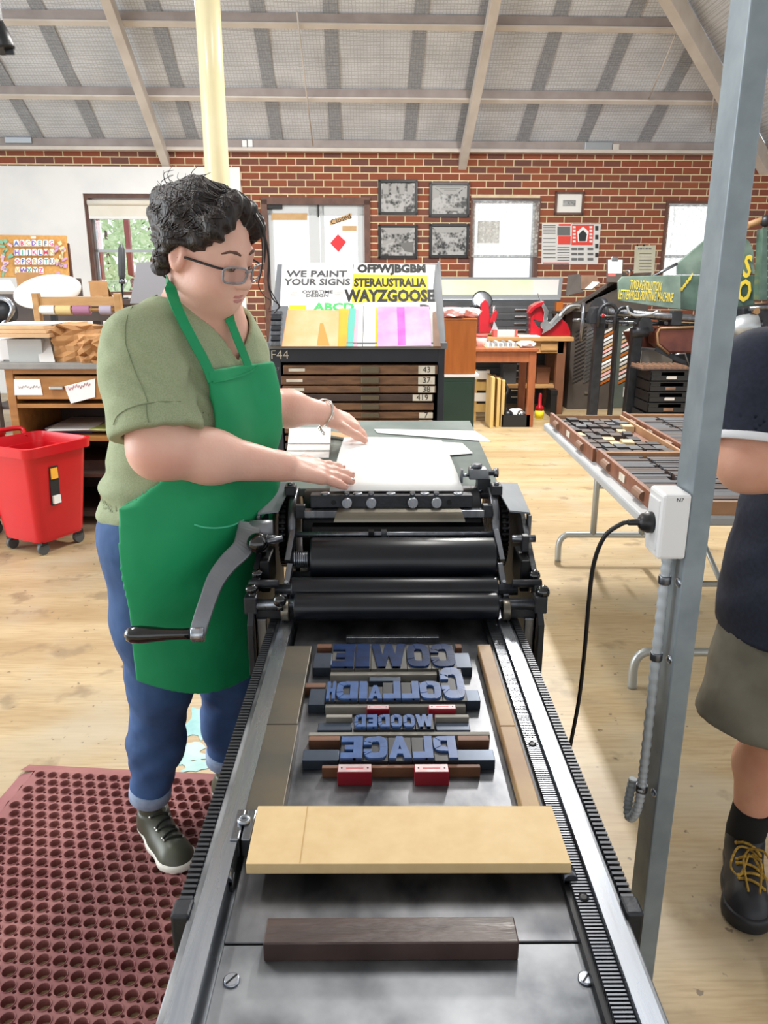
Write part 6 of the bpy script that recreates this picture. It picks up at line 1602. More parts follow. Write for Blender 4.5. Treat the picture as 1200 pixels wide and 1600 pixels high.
MB().tube(smooth_path([Vector((a+.04, TY+.1, .13)), Vector((a+.03, TY+.1, .3)), Vector((a+.06, TY+.12, .38)), Vector((a+.02, TY+.15, .46))], 6), .018, 8).build('hose', m_rub, t)
c = aY(843, 640, BY-.2)
t = thing('glue_bottle', (c.x, BY-.2, 0), 'small red and yellow glue bottle on the floor under the bench', 'bottle')
MB().lathe([(.05, 0), (.05, .09)], (c.x, BY-.2, 0), (0, 0, 1), 16).build('label_band', m_yel, t); MB().lathe([(.05, .09), (.045, .13), (.02, .15), (.018, .27), (.012, .28)], (c.x, BY-.2, 0), (0, 0, 1), 16).build('bottle_neck', m_redmach, t)
for px0, px1, z0_, z1_, lab, m in ((786, 806, .33, .56, 'dark grey cardboard box tipped on the shelf under the bench', m_dgrey), (838, 858, .33, .52, 'stack of brown boxes on the shelf under the bench', m_bleg), (862, 872, 0.0, .3, 'black metal case standing on the floor by the bench leg', m_black)):
    yy = BY+.25 if z0_ > 0 else BY-.12
    t = thing('storage_box', (aY((px0+px1)/2, 600, yy).x, yy, z0_), lab, 'box'); a, b = aY(px0, 600, yy).x, aY(px1, 600, yy).x
    MB().box(a, b, yy, yy+.25, z0_, z1_).build('box_body', m, t, bevel=.004); MB().box(a-.004, b+.004, yy-.004, yy+.254, z1_-.05, z1_+.004).build('box_lid', m, t, bevel=.003)
t = thing('wooden_crate', (aY(755, 590, TY+.4).x, TY+.4, 0), 'pale slatted crate under the left end of the small table', 'crate')
a, b = aY(742, 590, TY+.4).x, aY(765, 590, TY+.4).x
for k in range(4): MB().box(a, b, TY+.4, TY+.42, .1+.12*k, .19+.12*k).build('slat', m_white if k % 2 else m_pine, t)
for x_ in (a, b-.03): MB().box(x_, x_+.03, TY+.42, TY+.45, 0, .56).build('corner_post', m_pine, t)

# ================================================================== folding table with type cases
m_ptab = mat('grey_white_table', 'b3b7ba', .4, col2='a9adb0', scale=5); m_tleg = mat('grey_steel_leg', 'a9acaa', .35, .5)
m_cwood = mat('case_wood', '8a5a42', .5, col2='734631', scale=7, stretch=(1, 5, 1)); m_cwl = mat('case_divider', 'b98f6b', .55, col2='a67d5a', scale=8)
tn = aZ(1003, 806, .74); tf = aZ(848, 660, .74)
tu = Vector((tf.x-tn.x, tf.y-tn.y, 0)); TLn = tu.length; tu.normalize(); tv = Vector((tu.y, -tu.x, 0)); TW = .78
def tp(a, b, z): return Vector((tn.x, tn.y, 0))+tu*a+tv*b+Vector((0, 0, z))      # a along the table away from the viewer, b to the right
TRZ = math.atan2(tu.y, tu.x)-PI/2
t = thing('folding_table', tp(TLn/2, TW/2, 0), 'pale grey folding table carrying trays of wood type', 'table')
MB().hexa([tp(.03, 0, .705), tp(0, .04, .705), tp(0, TW, .705), tp(TLn, TW, .705), tp(TLn, .04, .705), tp(TLn-.03, 0, .705)], [tp(.03, 0, .74), tp(0, .04, .74), tp(0, TW, .74), tp(TLn, TW, .74), tp(TLn, .04, .74), tp(TLn-.03, 0, .74)]).build('table_top', m_ptab, t, bevel=.008)
for aa in (TLn-.14, .22):
    for bb in (.28, TW-.24): MB().cyl(tp(aa, bb, .15), tp(aa, bb, .705), .0165, n=12).build('leg', m_tleg, t)
    MB().tube(smooth_path([tp(aa, .10, .0), tp(aa, .10, .10), tp(aa, .13, .145), tp(aa, .2, .15), tp(aa, TW-.2, .15), tp(aa, TW-.13, .145), tp(aa, TW-.10, .1), tp(aa, TW-.10, 0)], 5), .0165, 12).build('foot_bar', m_tleg, t)
    MB().cyl(tp(aa, .28, .42), tp(aa, TW-.24, .42), .011, n=10).build('cross_bar', m_tleg, t)
MB().cyl(tp(.25, TW/2, .42), tp(TLn/2, TW/2, .7), .01, n=8).build('brace', m_tleg, t); MB().cyl(tp(TLn-.17, TW/2, .42), tp(TLn/2, TW/2, .7), .01, n=8).build('brace', m_tleg, t)
m_ty1 = mat('old_type_dark', '2f2c31', .7, col2='453f40', scale=12); m_ty2 = mat('old_type_brown', '54443d', .7, col2='463c39', scale=12); m_ty3 = mat('old_type_grey', '56585e', .65, col2='45474c', scale=12); m_ty4 = mat('pale_type_wood', 'c9b48a', .6)
def make_block(sx, sy, sz): 
    o = MB().box(-sx/2, sx/2, -sy/2, sy/2, 0, sz).build('wood_type_block', m_ty1, origin=(0, 0, 0)); me = o.data; bpy.data.objects.remove(o); return me
BLK = {}
def blk(sx, sy, sz, m):
    k = (round(sx, 3), round(sy, 3), round(sz, 3), m.name)
    if k not in BLK:
        me = make_block(sx, sy, sz); me.materials.clear(); me.materials.append(m); BLK[k] = me
    return BLK[k]
def type_case(a0, a1, b0, b1, label, fill, blabel, grp, seed, zt=.74):
    rr = random.Random(seed); H_ = .046; w_ = .012
    t = thing('type_case', tp((a0+a1)/2, (b0+b1)/2, zt), label, 'type tray')
    def bx(name, p0, p1, q0, q1, z0, z1, m, bev=.0015): return MB().hexa([tp(p0, q0, z0), tp(p0, q1, z0), tp(p1, q1, z0), tp(p1, q0, z0)], [tp(p0, q0, z1), tp(p0, q1, z1), tp(p1, q1, z1), tp(p1, q0, z1)]).build(name, m, t, bevel=bev)
    bx('case_base', a0+w_, a1-w_, b0+w_, b1-w_, zt, zt+.008, m_cwood)
    fr = bx('case_front', a0, a1, b0, b0+w_*1.3, zt, zt+H_+.012, m_cwood); bx('case_back', a0, a1, b1-w_, b1, zt, zt+H_, m_cwl); bx('case_side', a0, a0+w_, b0+w_*1.3, b1-w_, zt, zt+H_, m_cwl); bx('case_side', a1-w_, a1, b0+w_*1.3, b1-w_, zt, zt+H_, m_cwl)
    for f in (.22, .78):
        p = tp(a0+(a1-a0)*f, b0, zt+.028); MB().sweep([p-tu*.045, p+tu*.045], [(-.017*math.sin(x), .017*math.cos(x)) for x in [PI*k/6 for k in range(7)]], up=(0, 0, 1)).build('cup_pull', m_stick, fr)
    p = tp((a0+a1)/2, b0-.001, zt+.03); MB().hexa([p-tu*.035-Vector((0, 0, .014)), p+tu*.035-Vector((0, 0, .014)), p+tu*.035+Vector((0, 0, .014)), p-tu*.035+Vector((0, 0, .014))], [p-tu*.035-tv*.002-Vector((0, 0, .014)), p+tu*.035-tv*.002-Vector((0, 0, .014)), p+tu*.035-tv*.002+Vector((0, 0, .014)), p-tu*.035-tv*.002+Vector((0, 0, .014))]).build('case_label', m_label, fr)
    ia, ib, ja, jb = a0+w_+.004, a1-w_-.004, b0+w_*1.3+.004, b1-w_-.004
    def put(a, b, sa, sb, z, sz, m, rot=0.0):
        o = inst('wood_type_block', blk(sb, sa, sz, m), None, tp(a, b, z), (0, 0, TRZ+rot)); tag(o, blabel, 'type block', grp)
    zf = zt+.008
    if fill == 'jumble':
        na, nb_ = 9, 6
        for i in range(na):
            for j in range(nb_):
                if rr.random() < .06: continue
                ca = (ib-ia)/na; cb = (jb-ja)/nb_; sa = ca*rr.choice((.66, .74, .82)); sb = cb*rr.choice((.66, .8, .88)); m = rr.choice((m_ty1, m_ty1, m_ty2, m_ty3, m_ty1, m_ty2)) if rr.random() > .06 else m_ty4
                put(ia+ca*(i+.5), ja+cb*(j+.5), round(sa, 2), round(sb, 2), zf, rr.choice((.022, .023, .03)), m, rr.uniform(-.18, .18))
    else:
        cols = 2; gap = .012; cw = ((jb-ja)-gap*(cols-1))/cols
        for c_ in range(cols):
            a = ia
            while a < ib-.02:
                th = rr.choice((.018, .024, .03, .036)); th = min(th, ib-a); m = rr.choice((m_ty3, m_ty3, m_ty1, m_ty3, m_ty2)); ln = cw*rr.choice((.97, .97, .9, .84))
                put(a+th/2, ja+c_*(cw+gap)+ln/2+rr.uniform(0, .004), th-.002, round(ln, 3), zf, rr.choice((.023, .023, .026)), m, rr.uniform(-.012, .012)); a += th
A0 = .03; AM = (aZ(902, 700, .80)-Vector((tn.x, tn.y, .8))).dot(tu)
type_case(A0-.02, AM-.004, .045, .425, 'wooden tray of long grey type lines at the near left of the table', 'lines', 'long wood type strip in the near left tray', 'type strips in the near left tray', 1)
type_case(AM+.004, TLn-.03, .03, .41, 'wooden tray of jumbled dark type at the far left of the table', 'jumble', 'dark wood type block jumbled in the far left tray', 'type blocks in the far left tray', 2)
type_case(A0+.08, AM-.004, .435, .775, 'wooden tray of type lines at the near right of the table', 'lines', 'long wood type strip in the near right tray', 'type strips in the near right tray', 3)
type_case(AM+.02, TLn+.01, .425, .775, 'wooden tray of grey type lines at the far right of the table', 'lines', 'grey wood type strip in the far right tray', 'type strips in the far right tray', 4)
# ================================================================== pictures and papers on the back wall
m_pblack = mat('black_frame', '17171a', .35); m_matb = mat('photo_mount', 'e9e7e2', .7)
def photo_mat(name, seed):
    m = bpy.data.materials.new(name); MATS[name] = m; m.use_nodes = True; nt = m.node_tree; b = nt.nodes['Principled BSDF']; L = nt.links
    tc = nt.nodes.new('ShaderNodeTexCoord'); mp = nt.nodes.new('ShaderNodeMapping'); mp.inputs['Location'].default_value = (seed*3.1, seed*1.7, 0)
    L.new(tc.outputs['Object'], mp.inputs[0]); n1 = nt.nodes.new('ShaderNodeTexNoise'); n1.inputs['Scale'].default_value = 9; n1.inputs['Detail'].default_value = 8
    v = nt.nodes.new('ShaderNodeTexVoronoi'); v.inputs['Scale'].default_value = 26; L.new(mp.outputs[0], n1.inputs['Vector']); L.new(mp.outputs[0], v.inputs['Vector'])
    mx = nt.nodes.new('ShaderNodeMath'); mx.operation = 'MULTIPLY_ADD'; mx.inputs[1].default_value = .35; L.new(v.outputs['Distance'], mx.inputs[0]); L.new(n1.outputs[0], mx.inputs[2])
    r = nt.nodes.new('ShaderNodeValToRGB'); r.color_ramp.elements[0].position = .52; r.color_ramp.elements[0].color = (.03, .03, .03, 1); r.color_ramp.elements[1].position = .78; r.color_ramp.elements[1].color = (.42, .42, .42, 1)
    L.new(mx.outputs[0], r.inputs[0]); L.new(r.outputs[0], b.inputs['Base Color']); b.inputs['Roughness'].default_value = .3
    return m
m_plight = mat('photo_light', '9c9c9b', .4); m_pmid = mat('photo_mid', '6a6a6a', .4); m_pdark = mat('photo_dark', '2c2c2d', .4)
def picture(x0, y0, x1, y1, label, seed, mount=0.0, fm=None, scene='hall'):
    fm = fm or m_pblack; s0, z1 = aW(x0, y0, .02); s1, z0 = aW(x1, y1, .02); fw = .03
    t = thing('framed_photograph', WM @ Vector(((s0+s1)/2, -.02, z0)), label, 'picture')
    mb = MB(WM); mb.box(s0, s0+fw, -.035, -.005, z0, z1); mb.box(s1-fw, s1, -.035, -.005, z0, z1); mb.box(s0, s1, -.035, -.005, z0, z0+fw); mb.box(s0, s1, -.035, -.005, z1-fw, z1)
    mb.build('picture_frame', fm, t)
    a, b, c, d = s0+fw, s1-fw, z0+fw, z1-fw
    if mount: MB(WM).box(a, b, -.016, -.008, c, d).build('mount', m_matb, t); a += mount; b -= mount; c += mount; d -= mount
    else: MB(WM).box(a, b, -.012, -.008, c, d).build('mount', m_pdark, t); a += .008; b -= .008; c += .008; d -= .008
    MB(WM).box(a, b, -.020, -.016, c, d).build('photograph', photo_mat('photo_print_%d' % seed, seed), t)
    w_, h_ = b-a, d-c; P = lambda u, v, l=.0215: Vector((a+w_*u, -l, c+h_*v))
    def pol(pts, m, l=.0215): MB(WM).poly([P(u, v, l) for u, v in pts]).build('photo_detail', m, t)
    if scene == 'hall':
        pol([(.0, 1), (1, 1), (.68, .7), (.34, .7)], m_plight); pol([(.0, .95), (.0, .55), (.2, .58), (.2, .8)], m_plight)
        pol([(1, .95), (1, .6), (.8, .6), (.8, .78)], m_plight)
        for k in range(3): pol([(.1+.12*k, .97-.06*k), (.9-.1*k, .97-.06*k), (.9-.1*k, .95-.06*k), (.1+.12*k, .95-.06*k)], m_pmid, .022)
        pol([(.25, .12), (.95, .1), (.85, .2), (.3, .22)], m_plight)
    elif scene == 'windows':
        for k in range(4): pol([(.06+.24*k, .96), (.22+.24*k, .96), (.22+.24*k, .62), (.06+.24*k, .62)], m_plight)
    elif scene == 'benches':
        pol([(.0, 1), (1, 1), (.75, .78), (.25, .78)], m_plight); pol([(.55, .45), (.95, .5), (.98, .1), (.7, .15)], m_pmid); pol([(.05, .5), (.4, .62), (.42, .52), (.05, .36)], m_plight)
    elif scene == 'crowd':
        pol([(.0, 1), (1, 1), (.8, .8), (.2, .8)], m_plight)
        rr = random.Random(seed)
        for k in range(26):
            u, v = rr.uniform(.05, .92), rr.uniform(.1, .62); s_ = rr.uniform(.02, .05); pol([(u, v), (u+s_, v), (u+s_, v+s_*1.5), (u, v+s_*1.5)], m_plight)
picture(591, 281, 652, 336, 'framed photograph of a workshop with tall windows, upper left of four', 1, scene='windows')
picture(671, 285, 733, 339, 'framed photograph of a long hall of workers, upper right of four', 2)
picture(591, 351, 652, 404, 'framed photograph of a print room with long benches, lower left of four', 3, scene='benches')
picture(671, 350, 732, 403, 'framed photograph of a crowded composing room, lower right of four', 4, scene='crowd')
picture(868, 299, 911, 336, 'small photograph with wide white mount in a brown frame', 5, mount=.08, fm=m_fbrown)
def wtext(body, px, py, t_, h, m, par, **k):
    return text('lettering', body, basis(WM @ on_wall(px, py, t_), WM.to_3x3() @ Vector((1, 0, 0)), WN), h, m, par, ext=.0006, res=1, **k)
m_red2 = mat('orange_red_ink', 'e0473a', .6); m_greyp = mat('poster_grey', 'd9d7d4', .7)
o, _ = wall_card('print_poster', [(846, 413), (892, 413), (893, 349), (847, 349)], .012, m_greyp, 'left sheet of the red and white printing poster with dense small text', 'poster')
def wpatch(par, q, t_, m, name='print_block'): MB().slab([WM @ on_wall(x, y, t_) for x, y in q], .001).build(name, m, par)
wpatch(o, [(872, 382), (892, 382), (892, 369), (872, 369)], .014, m_red2); wpatch(o, [(873, 353), (892, 353), (892, 350), (873, 350)], .014, m_red2); wpatch(o, [(871, 368), (891, 368), (891, 354), (871, 354)], .014, m_pmid)
for k in range(12):
    y_ = 352+k*2.5 if k < 6 else 372+(k-6)*6
    wpatch(o, [(849, y_+1.2), (868, y_+1.2), (868, y_), (849, y_)], .014, m_pmid, 'text_line')
    if k >= 6: wpatch(o, [(871, 386+(k-6)*4+1.2), (890, 386+(k-6)*4+1.2), (890, 386+(k-6)*4), (871, 386+(k-6)*4)], .014, m_pmid, 'text_line')
wpatch(o, [(848, 412), (889, 412), (889, 410), (848, 410)], .014, m_red2)
o, _ = wall_card('print_poster', [(889, 413), (934, 413), (939, 350), (893, 350)], .014, m_greyp, 'right sheet of the red and white printing poster with a machine drawing', 'poster')
wpatch(o, [(893, 383), (926, 383), (928, 351), (894, 351)], .016, m_red2); wpatch(o, [(903, 378), (917, 378), (920, 362), (911, 354), (902, 362)], .018, m_paper); wpatch(o, [(905, 377), (915, 377), (917, 366), (911, 359), (904, 366)], .020, m_pdark)
for k in range(5):
    for x_ in (895, 921): wpatch(o, [(x_, 356.5+k*5.5), (x_+4.5, 356.5+k*5.5), (x_+4.5, 353.5+k*5.5), (x_, 353.5+k*5.5)], .018, m_paper)
for k in range(4): wpatch(o, [(930, 360+k*14), (935, 360+k*14), (935, 353+k*14), (930, 353+k*14)], .018, m_pdark)
for r_ in range(3):
    for x_ in (893, 903, 918): wpatch(o, [(x_, 391+r_*8), (x_+9, 391+r_*8), (x_+9, 387+r_*8), (x_, 387+r_*8)], .018, m_pmid, 'text_line')
m_old = mat('aged_paper', 'cfccb8', .8, col2='bdb9a2', scale=6)
o, _ = wall_card('notice_sheet', [(990, 432), (1022, 432), (1025, 383), (992, 384)], .03, m_old, 'curled aged notice hung by clips on the brick wall', 'notice')

for k in range(9): wpatch(o, [(997+k*2.4, 390), (998.6+k*2.4, 390), (998.6+k*2.4, 387), (997+k*2.4, 387)], .032, m_pmid, 'faded_letter')

for k in range(6): wpatch(o, [(999, 397+k*5), (1018, 397+k*5), (1018, 396+k*5), (999, 396+k*5)], .032, m_pmid, 'text_line')
for px in (996, 1006): 
    p = WM @ on_wall(px, 383, .035); MB().sphere(p, .012, 8).build('clip', m_black, o)
# ================================================================== the alphabet board and things at the left
m_cork = mat('cork', 'cf9d5c', .8, col2='c48f4d', scale=30)
AY_ = 8.9
q = [aY(-60, 433, AY_), aY(108, 433, AY_-.05), aY(103, 368, AY_+.08), aY(-60, 366, AY_+.08)]
ab3 = thing('alphabet_board', q[0].lerp(q[1], .5), 'cork board pinned with a colourful paper alphabet', 'notice board')
MB().slab(q, .02).build('cork_panel', m_cork, ab3, bevel=.003)
bn = (q[1]-q[0]).cross(q[3]-q[0]).normalized()
def aB(px, py, l): return aP(px, py, q[1]+bn*l, bn)
cols = [mat('letter_'+c, c, .6) for c in ('2f56b5', 'd0546a', 'd8b23e', '7a4fb0', '35a08a', '5f6c7c', 'd8468a')]
Ls = ['ABCDEFG', 'HIJKLMN', 'OPQRSTU', 'VWXYZ']
for r_, row in enumerate(Ls):
    for k, ch in enumerate(row):
        px, py = 25.5+k*9.1+r_*.7, 380+r_*14.2
        c = aB(px, py, .004); tagp = MB(); pts = []
        for (dx, dy) in ((-4, 5), (4, 5), (4, -3), (2.5, -5.2), (-2.5, -5.2), (-4, -3)): pts.append(aB(px+dx, py+dy, .006))
        tgo = tagp.slab(pts, .002).build('letter_tag', m_paper, ab3)
        text('letter', ch, basis(aB(px, py+.5, .009), (1, 0, 0), bn), .072, cols[(k+r_*3) % 7], tgo, res=1, ext=.0005, bold=.001)
MB().slab([aB(x, y, .004) for x, y in ((48, 372.5), (56, 372.5), (56, 369.5), (48, 369.5))], .002).build('title_strip', m_paper, ab3)
rr = random.Random(8); pcs = [mat('confetti_'+c, c, .7) for c in ('c79ac0', '7fb59a', 'e5cfa0', 'd8b8d0')]
for k in range(34):
    px, py = (rr.uniform(2, 18) if k % 2 else rr.uniform(88, 102)), rr.uniform(370, 430)
    c = aB(px, py, .003); a_ = rr.random()*3; u = (q[1]-q[0]).normalized(); v = bn.cross(u); w_, h_ = (.03, .012) if rr.random() < .5 else (.02, .02)
    x_ = u*math.cos(a_)+v*math.sin(a_); y_ = v*math.cos(a_)-u*math.sin(a_)
    MB().slab([c-x_*w_-y_*h_, c+x_*w_-y_*h_, c+x_*w_+y_*h_, c-x_*w_+y_*h_], .002).build('paper_piece', pcs[k % 4], ab3)
# long back bench under it
LBY = 7.6
m_dwood = mat('dark_bench_wood', '4b3a33', .5, col2='3b2d28', scale=6)
z1 = aY(100, 468, LBY).z; a, b = aY(-60, 470, LBY).x, aY(262, 470, LBY).x
t = thing('back_bench', ((a+b)/2, LBY+.4, 0), 'dark long bench below the left window', 'bench')
MB().box(a, b, LBY, LBY+.8, z1-.05, z1).build('bench_top', m_dwood, t, bevel=.004)
for x_ in (a+.1, (a+b)/2, b-.2):
    for y_ in (LBY+.05, LBY+.68): MB().box(x_, x_+.08, y_, y_+.08, 0, z1-.05).build('leg', m_dwood, t)
MB().box(a, b, LBY+.04, LBY+.06, z1-.2, z1-.05).build('apron_rail', m_dwood, t); MB().box(a+.05, b-.05, LBY+.1, LBY+.7, .25, .28).build('lower_shelf', m_dwood, t)
ez = z1
m_brown2 = mat('brown_card', 'a87d50', .8, col2='9c7145', scale=8)
def easel(px0, px1, py0, py1, Y, label):
    q = [aY(px0+3, py1, Y), aY(px1+3, py1, Y), aY(px1, py0, Y+.08), aY(px0-1, py0, Y+.08)]
    t = thing('card_easel', q[0].lerp(q[1], .5), label, 'easel'); MB().slab(q, .008).build('easel_face', m_brown2, t)
    MB().slab([q[2]+Vector((-.02, .004, 0)), q[3]+Vector((.02, .004, 0)), q[0]+Vector((.02, .18, 0)), q[1]+Vector((-.02, .18, 0))], .006).build('easel_strut', m_brown2, t)
    MB().box(q[0].x+.05, q[1].x-.05, q[0].y-.03, q[0].y-.001, q[0].z, q[0].z+.03).build('ledge', m_card, t)
easel(25, 61, 426, 452, LBY+.3, 'brown card easel behind the white disc'); easel(139, 167, 439, 466, LBY+.25, 'brown card easel in front of the left window')
# black handled tool standing upright
c0, c1 = aY(191, 468, LBY+.2), aY(190, 409, LBY+.2)
t = thing('bench_tool', c0, 'upright black handled tool before the left window', 'tool')
d = c1-c0; MB().cyl(c0, c0+d*.45, .012, n=10).build('shank', m_iron, t); MB().lathe([(.028, 0), (.03, .03), (.018, .05)], c0+d*.42, d, 14).build('ferrule', m_iron_l, t); MB().lathe([(.02, 0), (.032, .06), (.034, .2), (.03, .3), (.015, .34)], c0+d*.48, d, 14).build('grip', m_dgrey, t)
MB().lathe([(.06, 0), (.06, .02)], c0, (0, 0, 1), 16).build('foot', m_iron, t)
# grey board leaning behind the woman
q = [aY(203, 474, 6.9), aY(268, 474, 6.9), aY(262, 408, 7.0), aY(214, 410, 7.0)]
tag(MB().slab(q, .03).build('display_board', mat('grey_felt', '8f8e94', .9)), 'grey felt display board leaning behind the woman', 'board')
# monitor-like dark frame beside the alphabet board and papers
t = thing('small_frame', aY(118, 450, LBY+.6), 'dark small frame leaning right of the alphabet board', 'frame')
qq = [aY(108, 440, AY_+.05), aY(114, 440, AY_+.05), aY(107, 380, AY_+.12), aY(104, 380, AY_+.12)]
MB().slab(qq, .03).build('frame_edge', m_fbrown, t); MB().slab([aY(114, 462, LBY+.6), aY(129, 462, LBY+.6), aY(126, 435, LBY+.65), aY(116, 435, LBY+.65)], .02).build('frame_panel', m_dwood, t)
# black machine at the far left edge
t = thing('paper_guillotine', aY(6, 500, 6.0), 'black cast machine with curved arm at the far left edge', 'machine')
p = aY(4, 488, 6.0)
MB().lathe([(.08, -.1), (.09, 0), (.09, .1), (.06, .14)], (p.x-.05, 6.0, p.z), (1, 0, 0), 18).build('drum', m_iron, t)
MB().box(p.x-.4, p.x+.05, 5.9, 6.3, p.z-.25, p.z-.08).build('machine_bed', m_iron, t, bevel=.01)
MB().box(p.x-.35, p.x-.3, 5.95, 6.25, 0, p.z-.25).build('stand_leg', m_iron, t); MB().box(p.x-.02, p.x+.03, 5.95, 6.25, 0, p.z-.25).build('stand_leg', m_iron, t)
MB().tube(smooth_path([Vector((p.x+.0, 5.95, p.z-.1)), Vector((p.x+.1, 5.95, p.z+.02)), Vector((p.x+.04, 5.95, p.z+.1)), Vector((p.x-.2, 5.95, p.z+.1))], 6), .02, 10).build('curved_arm', m_rail, t)
q = [aY(-20, 455, 6.6), aY(27, 455, 6.6), aY(16, 437, 6.7), aY(-20, 437, 6.7)]
t = thing('card_stack', q[0], 'grey card stack leaning at the far left edge', 'card'); MB().slab(q, .05).build('card_sheets', m_pgrey, t); MB().box(q[0].x, q[1].x, 6.62, 6.9, q[0].z-.12, q[0].z).build('card_box', m_dwood, t)
# white oval disc
c = aY(74, 456, 5.9); dm = Matrix.Rotation(R(-9), 3, 'Y')
t = thing('oval_disc', c, 'large white oval disc tilted behind the twine rack', 'disc')
ox = dm @ Vector((1, 0, 0)); oy = (dm @ Vector((0, .25, .97))).normalized(); on = ox.cross(oy)
mb = MB(Matrix(((ox.x, oy.x, on.x, c.x), (ox.y, oy.y, on.y, c.y), (ox.z, oy.z, on.z, c.z), (0, 0, 0, 1))))
N_ = 48; rx, ry = .258, .122; prof = [(1.0, 0), (.97, .014), (.6, .03), (.0, .035)]
rg = [[mb.pt((rx*r_*math.cos(2*PI*k/N_), ry*r_*math.sin(2*PI*k/N_), z)) for k in range(N_)] for r_, z in prof[:3]]; cp = mb.pt((0, 0, .035))
for A_, B_ in zip(rg, rg[1:]):
    for k in range(N_): mb.face((A_[k], A_[(k+1) % N_], B_[(k+1) % N_], B_[k]), True)
for k in range(N_): mb.face((rg[-1][k], rg[-1][(k+1) % N_], cp), True)
mb.face(rg[0][::-1])
mb.build('disc_face', mat('glossy_white', 'fbfbfb', .3), t); MB().box(c.x-.02, c.x+.02, c.y+.05, c.y+.09, .02, c.z).build('disc_stand', m_black, t); MB().lathe([(.18, 0), (.18, .02), (.05, .03)], (c.x, c.y+.07, 0), (0, 0, 1), 24).build('stand_foot', m_black, t)

# ================================================================== wooden bench with drawer and shelves (left)
WY = 4.62
m_oak = mat('golden_oak', 'b37f45', .5, col2='9a6a36', scale=5, stretch=(1, 4, 4), detail=7); m_slate = mat('grey_bench_top', '7d7d7a', .5, col2='93928e', scale=7)
z1 = aY(80, 567, WY).z; a, b = aY(9, 600, WY).x, aY(190, 600, WY).x
t = thing('paper_bench', ((a+b)/2, WY+.3, 0), 'oak bench with one wide drawer and paper shelves behind the bin', 'bench')
MB().box(a-.06, b+.05, WY-.04, WY+.7, z1-.035, z1).build('bench_top', m_slate, t, bevel=.004)
for x_ in (a, b-.05): MB().box(x_, x_+.05, WY, WY+.65, 0, z1-.035).build('side_panel', m_oak, t, bevel=.003)
MB().box(a+.05, b-.05, WY+.62, WY+.65, 0, z1-.035).build('back_panel', m_dwood, t)
MB().box(a+.05, b-.05, WY, WY+.03, z1-.065, z1-.035).build('top_rail', m_oak, t)
zd0, zd1 = aY(80, 624, WY).z, aY(80, 588, WY).z
dw = MB().box(a+.06, b-.06, WY-.008, WY+.5, zd0, zd1).build('drawer', m_oak, t, bevel=.004)
MB().box(aY(80, 606, WY).x, aY(101, 606, WY).x, WY-.03, WY-.008, (zd0+zd1)/2-.008, (zd0+zd1)/2+.012).build('drawer_pull', m_chrome, dw, bevel=.003)
pp = [Vector((p.x, WY-.011, p.z)) for p in (aY(24, 617, WY), aY(68, 617, WY), aY(63, 592, WY), aY(23, 592, WY))]; n1 = MB().slab(pp, .0012).build('paper_note', m_paper, dw)
pp = [Vector((p.x, WY-.013, p.z)) for p in (aY(112, 630, WY), aY(150, 620, WY), aY(150, 591, WY), aY(102, 603, WY))]; n2 = MB().slab(pp, .0012).build('paper_note', m_paper, dw)
m_rink = mat('red_ink', 'c0606a', .7)
def scrawl(px, py, w_, h_, y_, m, par, n=16, rise=0):
    pts = []
    for k in range(n+1): p = aY(px-w_/2+w_*k/n, py+(h_ if k % 2 else -h_)*(.6+.4*math.sin(k*2.3))-rise*k/n, WY); pts.append(Vector((p.x, y_, p.z)))
    MB().tube(pts, .0016, 5).build('handwriting', m, par)
scrawl(46, 604, 34, 3, WY-.0125, m_pgrey, n1); scrawl(125, 606, 34, 4, WY-.0145, m_rink, n2, rise=6)
for py in (631, 683, 740):
    z = aY(80, py, WY).z; MB().box(a+.05, b-.05, WY, WY+.62, z-.025, z).build('shelf', m_oak if py < 700 else m_dwood, t, bevel=.002)
MB().box(a+.05, b-.05, WY, WY+.62, .06, .09).build('shelf', m_dwood, t)
# papers on the shelves
zs = aY(80, 683, WY).z
def stk(name, x0, x1, y0, y1, z, h, m, label, rz=0.0, cat='paper'):
    return tag(MB().box(x0, x1, y0, y1, z, z+h, Matrix.Rotation(rz, 3, 'Z')).build(name, m), label, cat)
m_lime = mat('lime_paper', 'c9cf7a', .7, col2='9aa65a', scale=9); m_purp = mat('purple_card', '4a3f66', .7)
ws = aY(1, 680, WY).x-aY(0, 680, WY).x
stk('paper_sheet', a+.08, a+.42, WY+.1, WY+.5, zs, .012, m_purp, 'purple printed card under the papers on the oak shelf', .1, 'card')
stk('paper_sheet', a+.15, b-.1, WY+.12, WY+.55, zs+.0125, .02, m_pgrey, 'large grey paper stack on the oak shelf', -.02)
stk('paper_sheet', a+.18, a+.46, WY+.04, WY+.3, zs+.033, .005, m_paper, 'white printed sheet on top of the oak shelf papers', .15)
stk('paper_sheet', a+.46, b-.1, WY+.04, WY+.3, zs+.0335, .006, m_lime, 'lime green patterned sheet on the oak shelf', -.12)
stk('paper_pile', a+.2, b-.1, WY+.1, WY+.5, aY(80, 740, WY).z, .06, m_dwood, 'brown card pile on the dark lower shelf', .04, 'card')
t2 = thing('carton', (b-.16, WY+.2, .09), 'pale small carton on the lowest bench shelf', 'carton'); MB().box(b-.22, b-.08, WY+.05, WY+.3, .091, .25).build('carton_body', m_card, t2, bevel=.003); MB().box(b-.222, b-.078, WY+.12, WY+.16, .251, .2525).build('carton_tape', m_pgrey, t2)
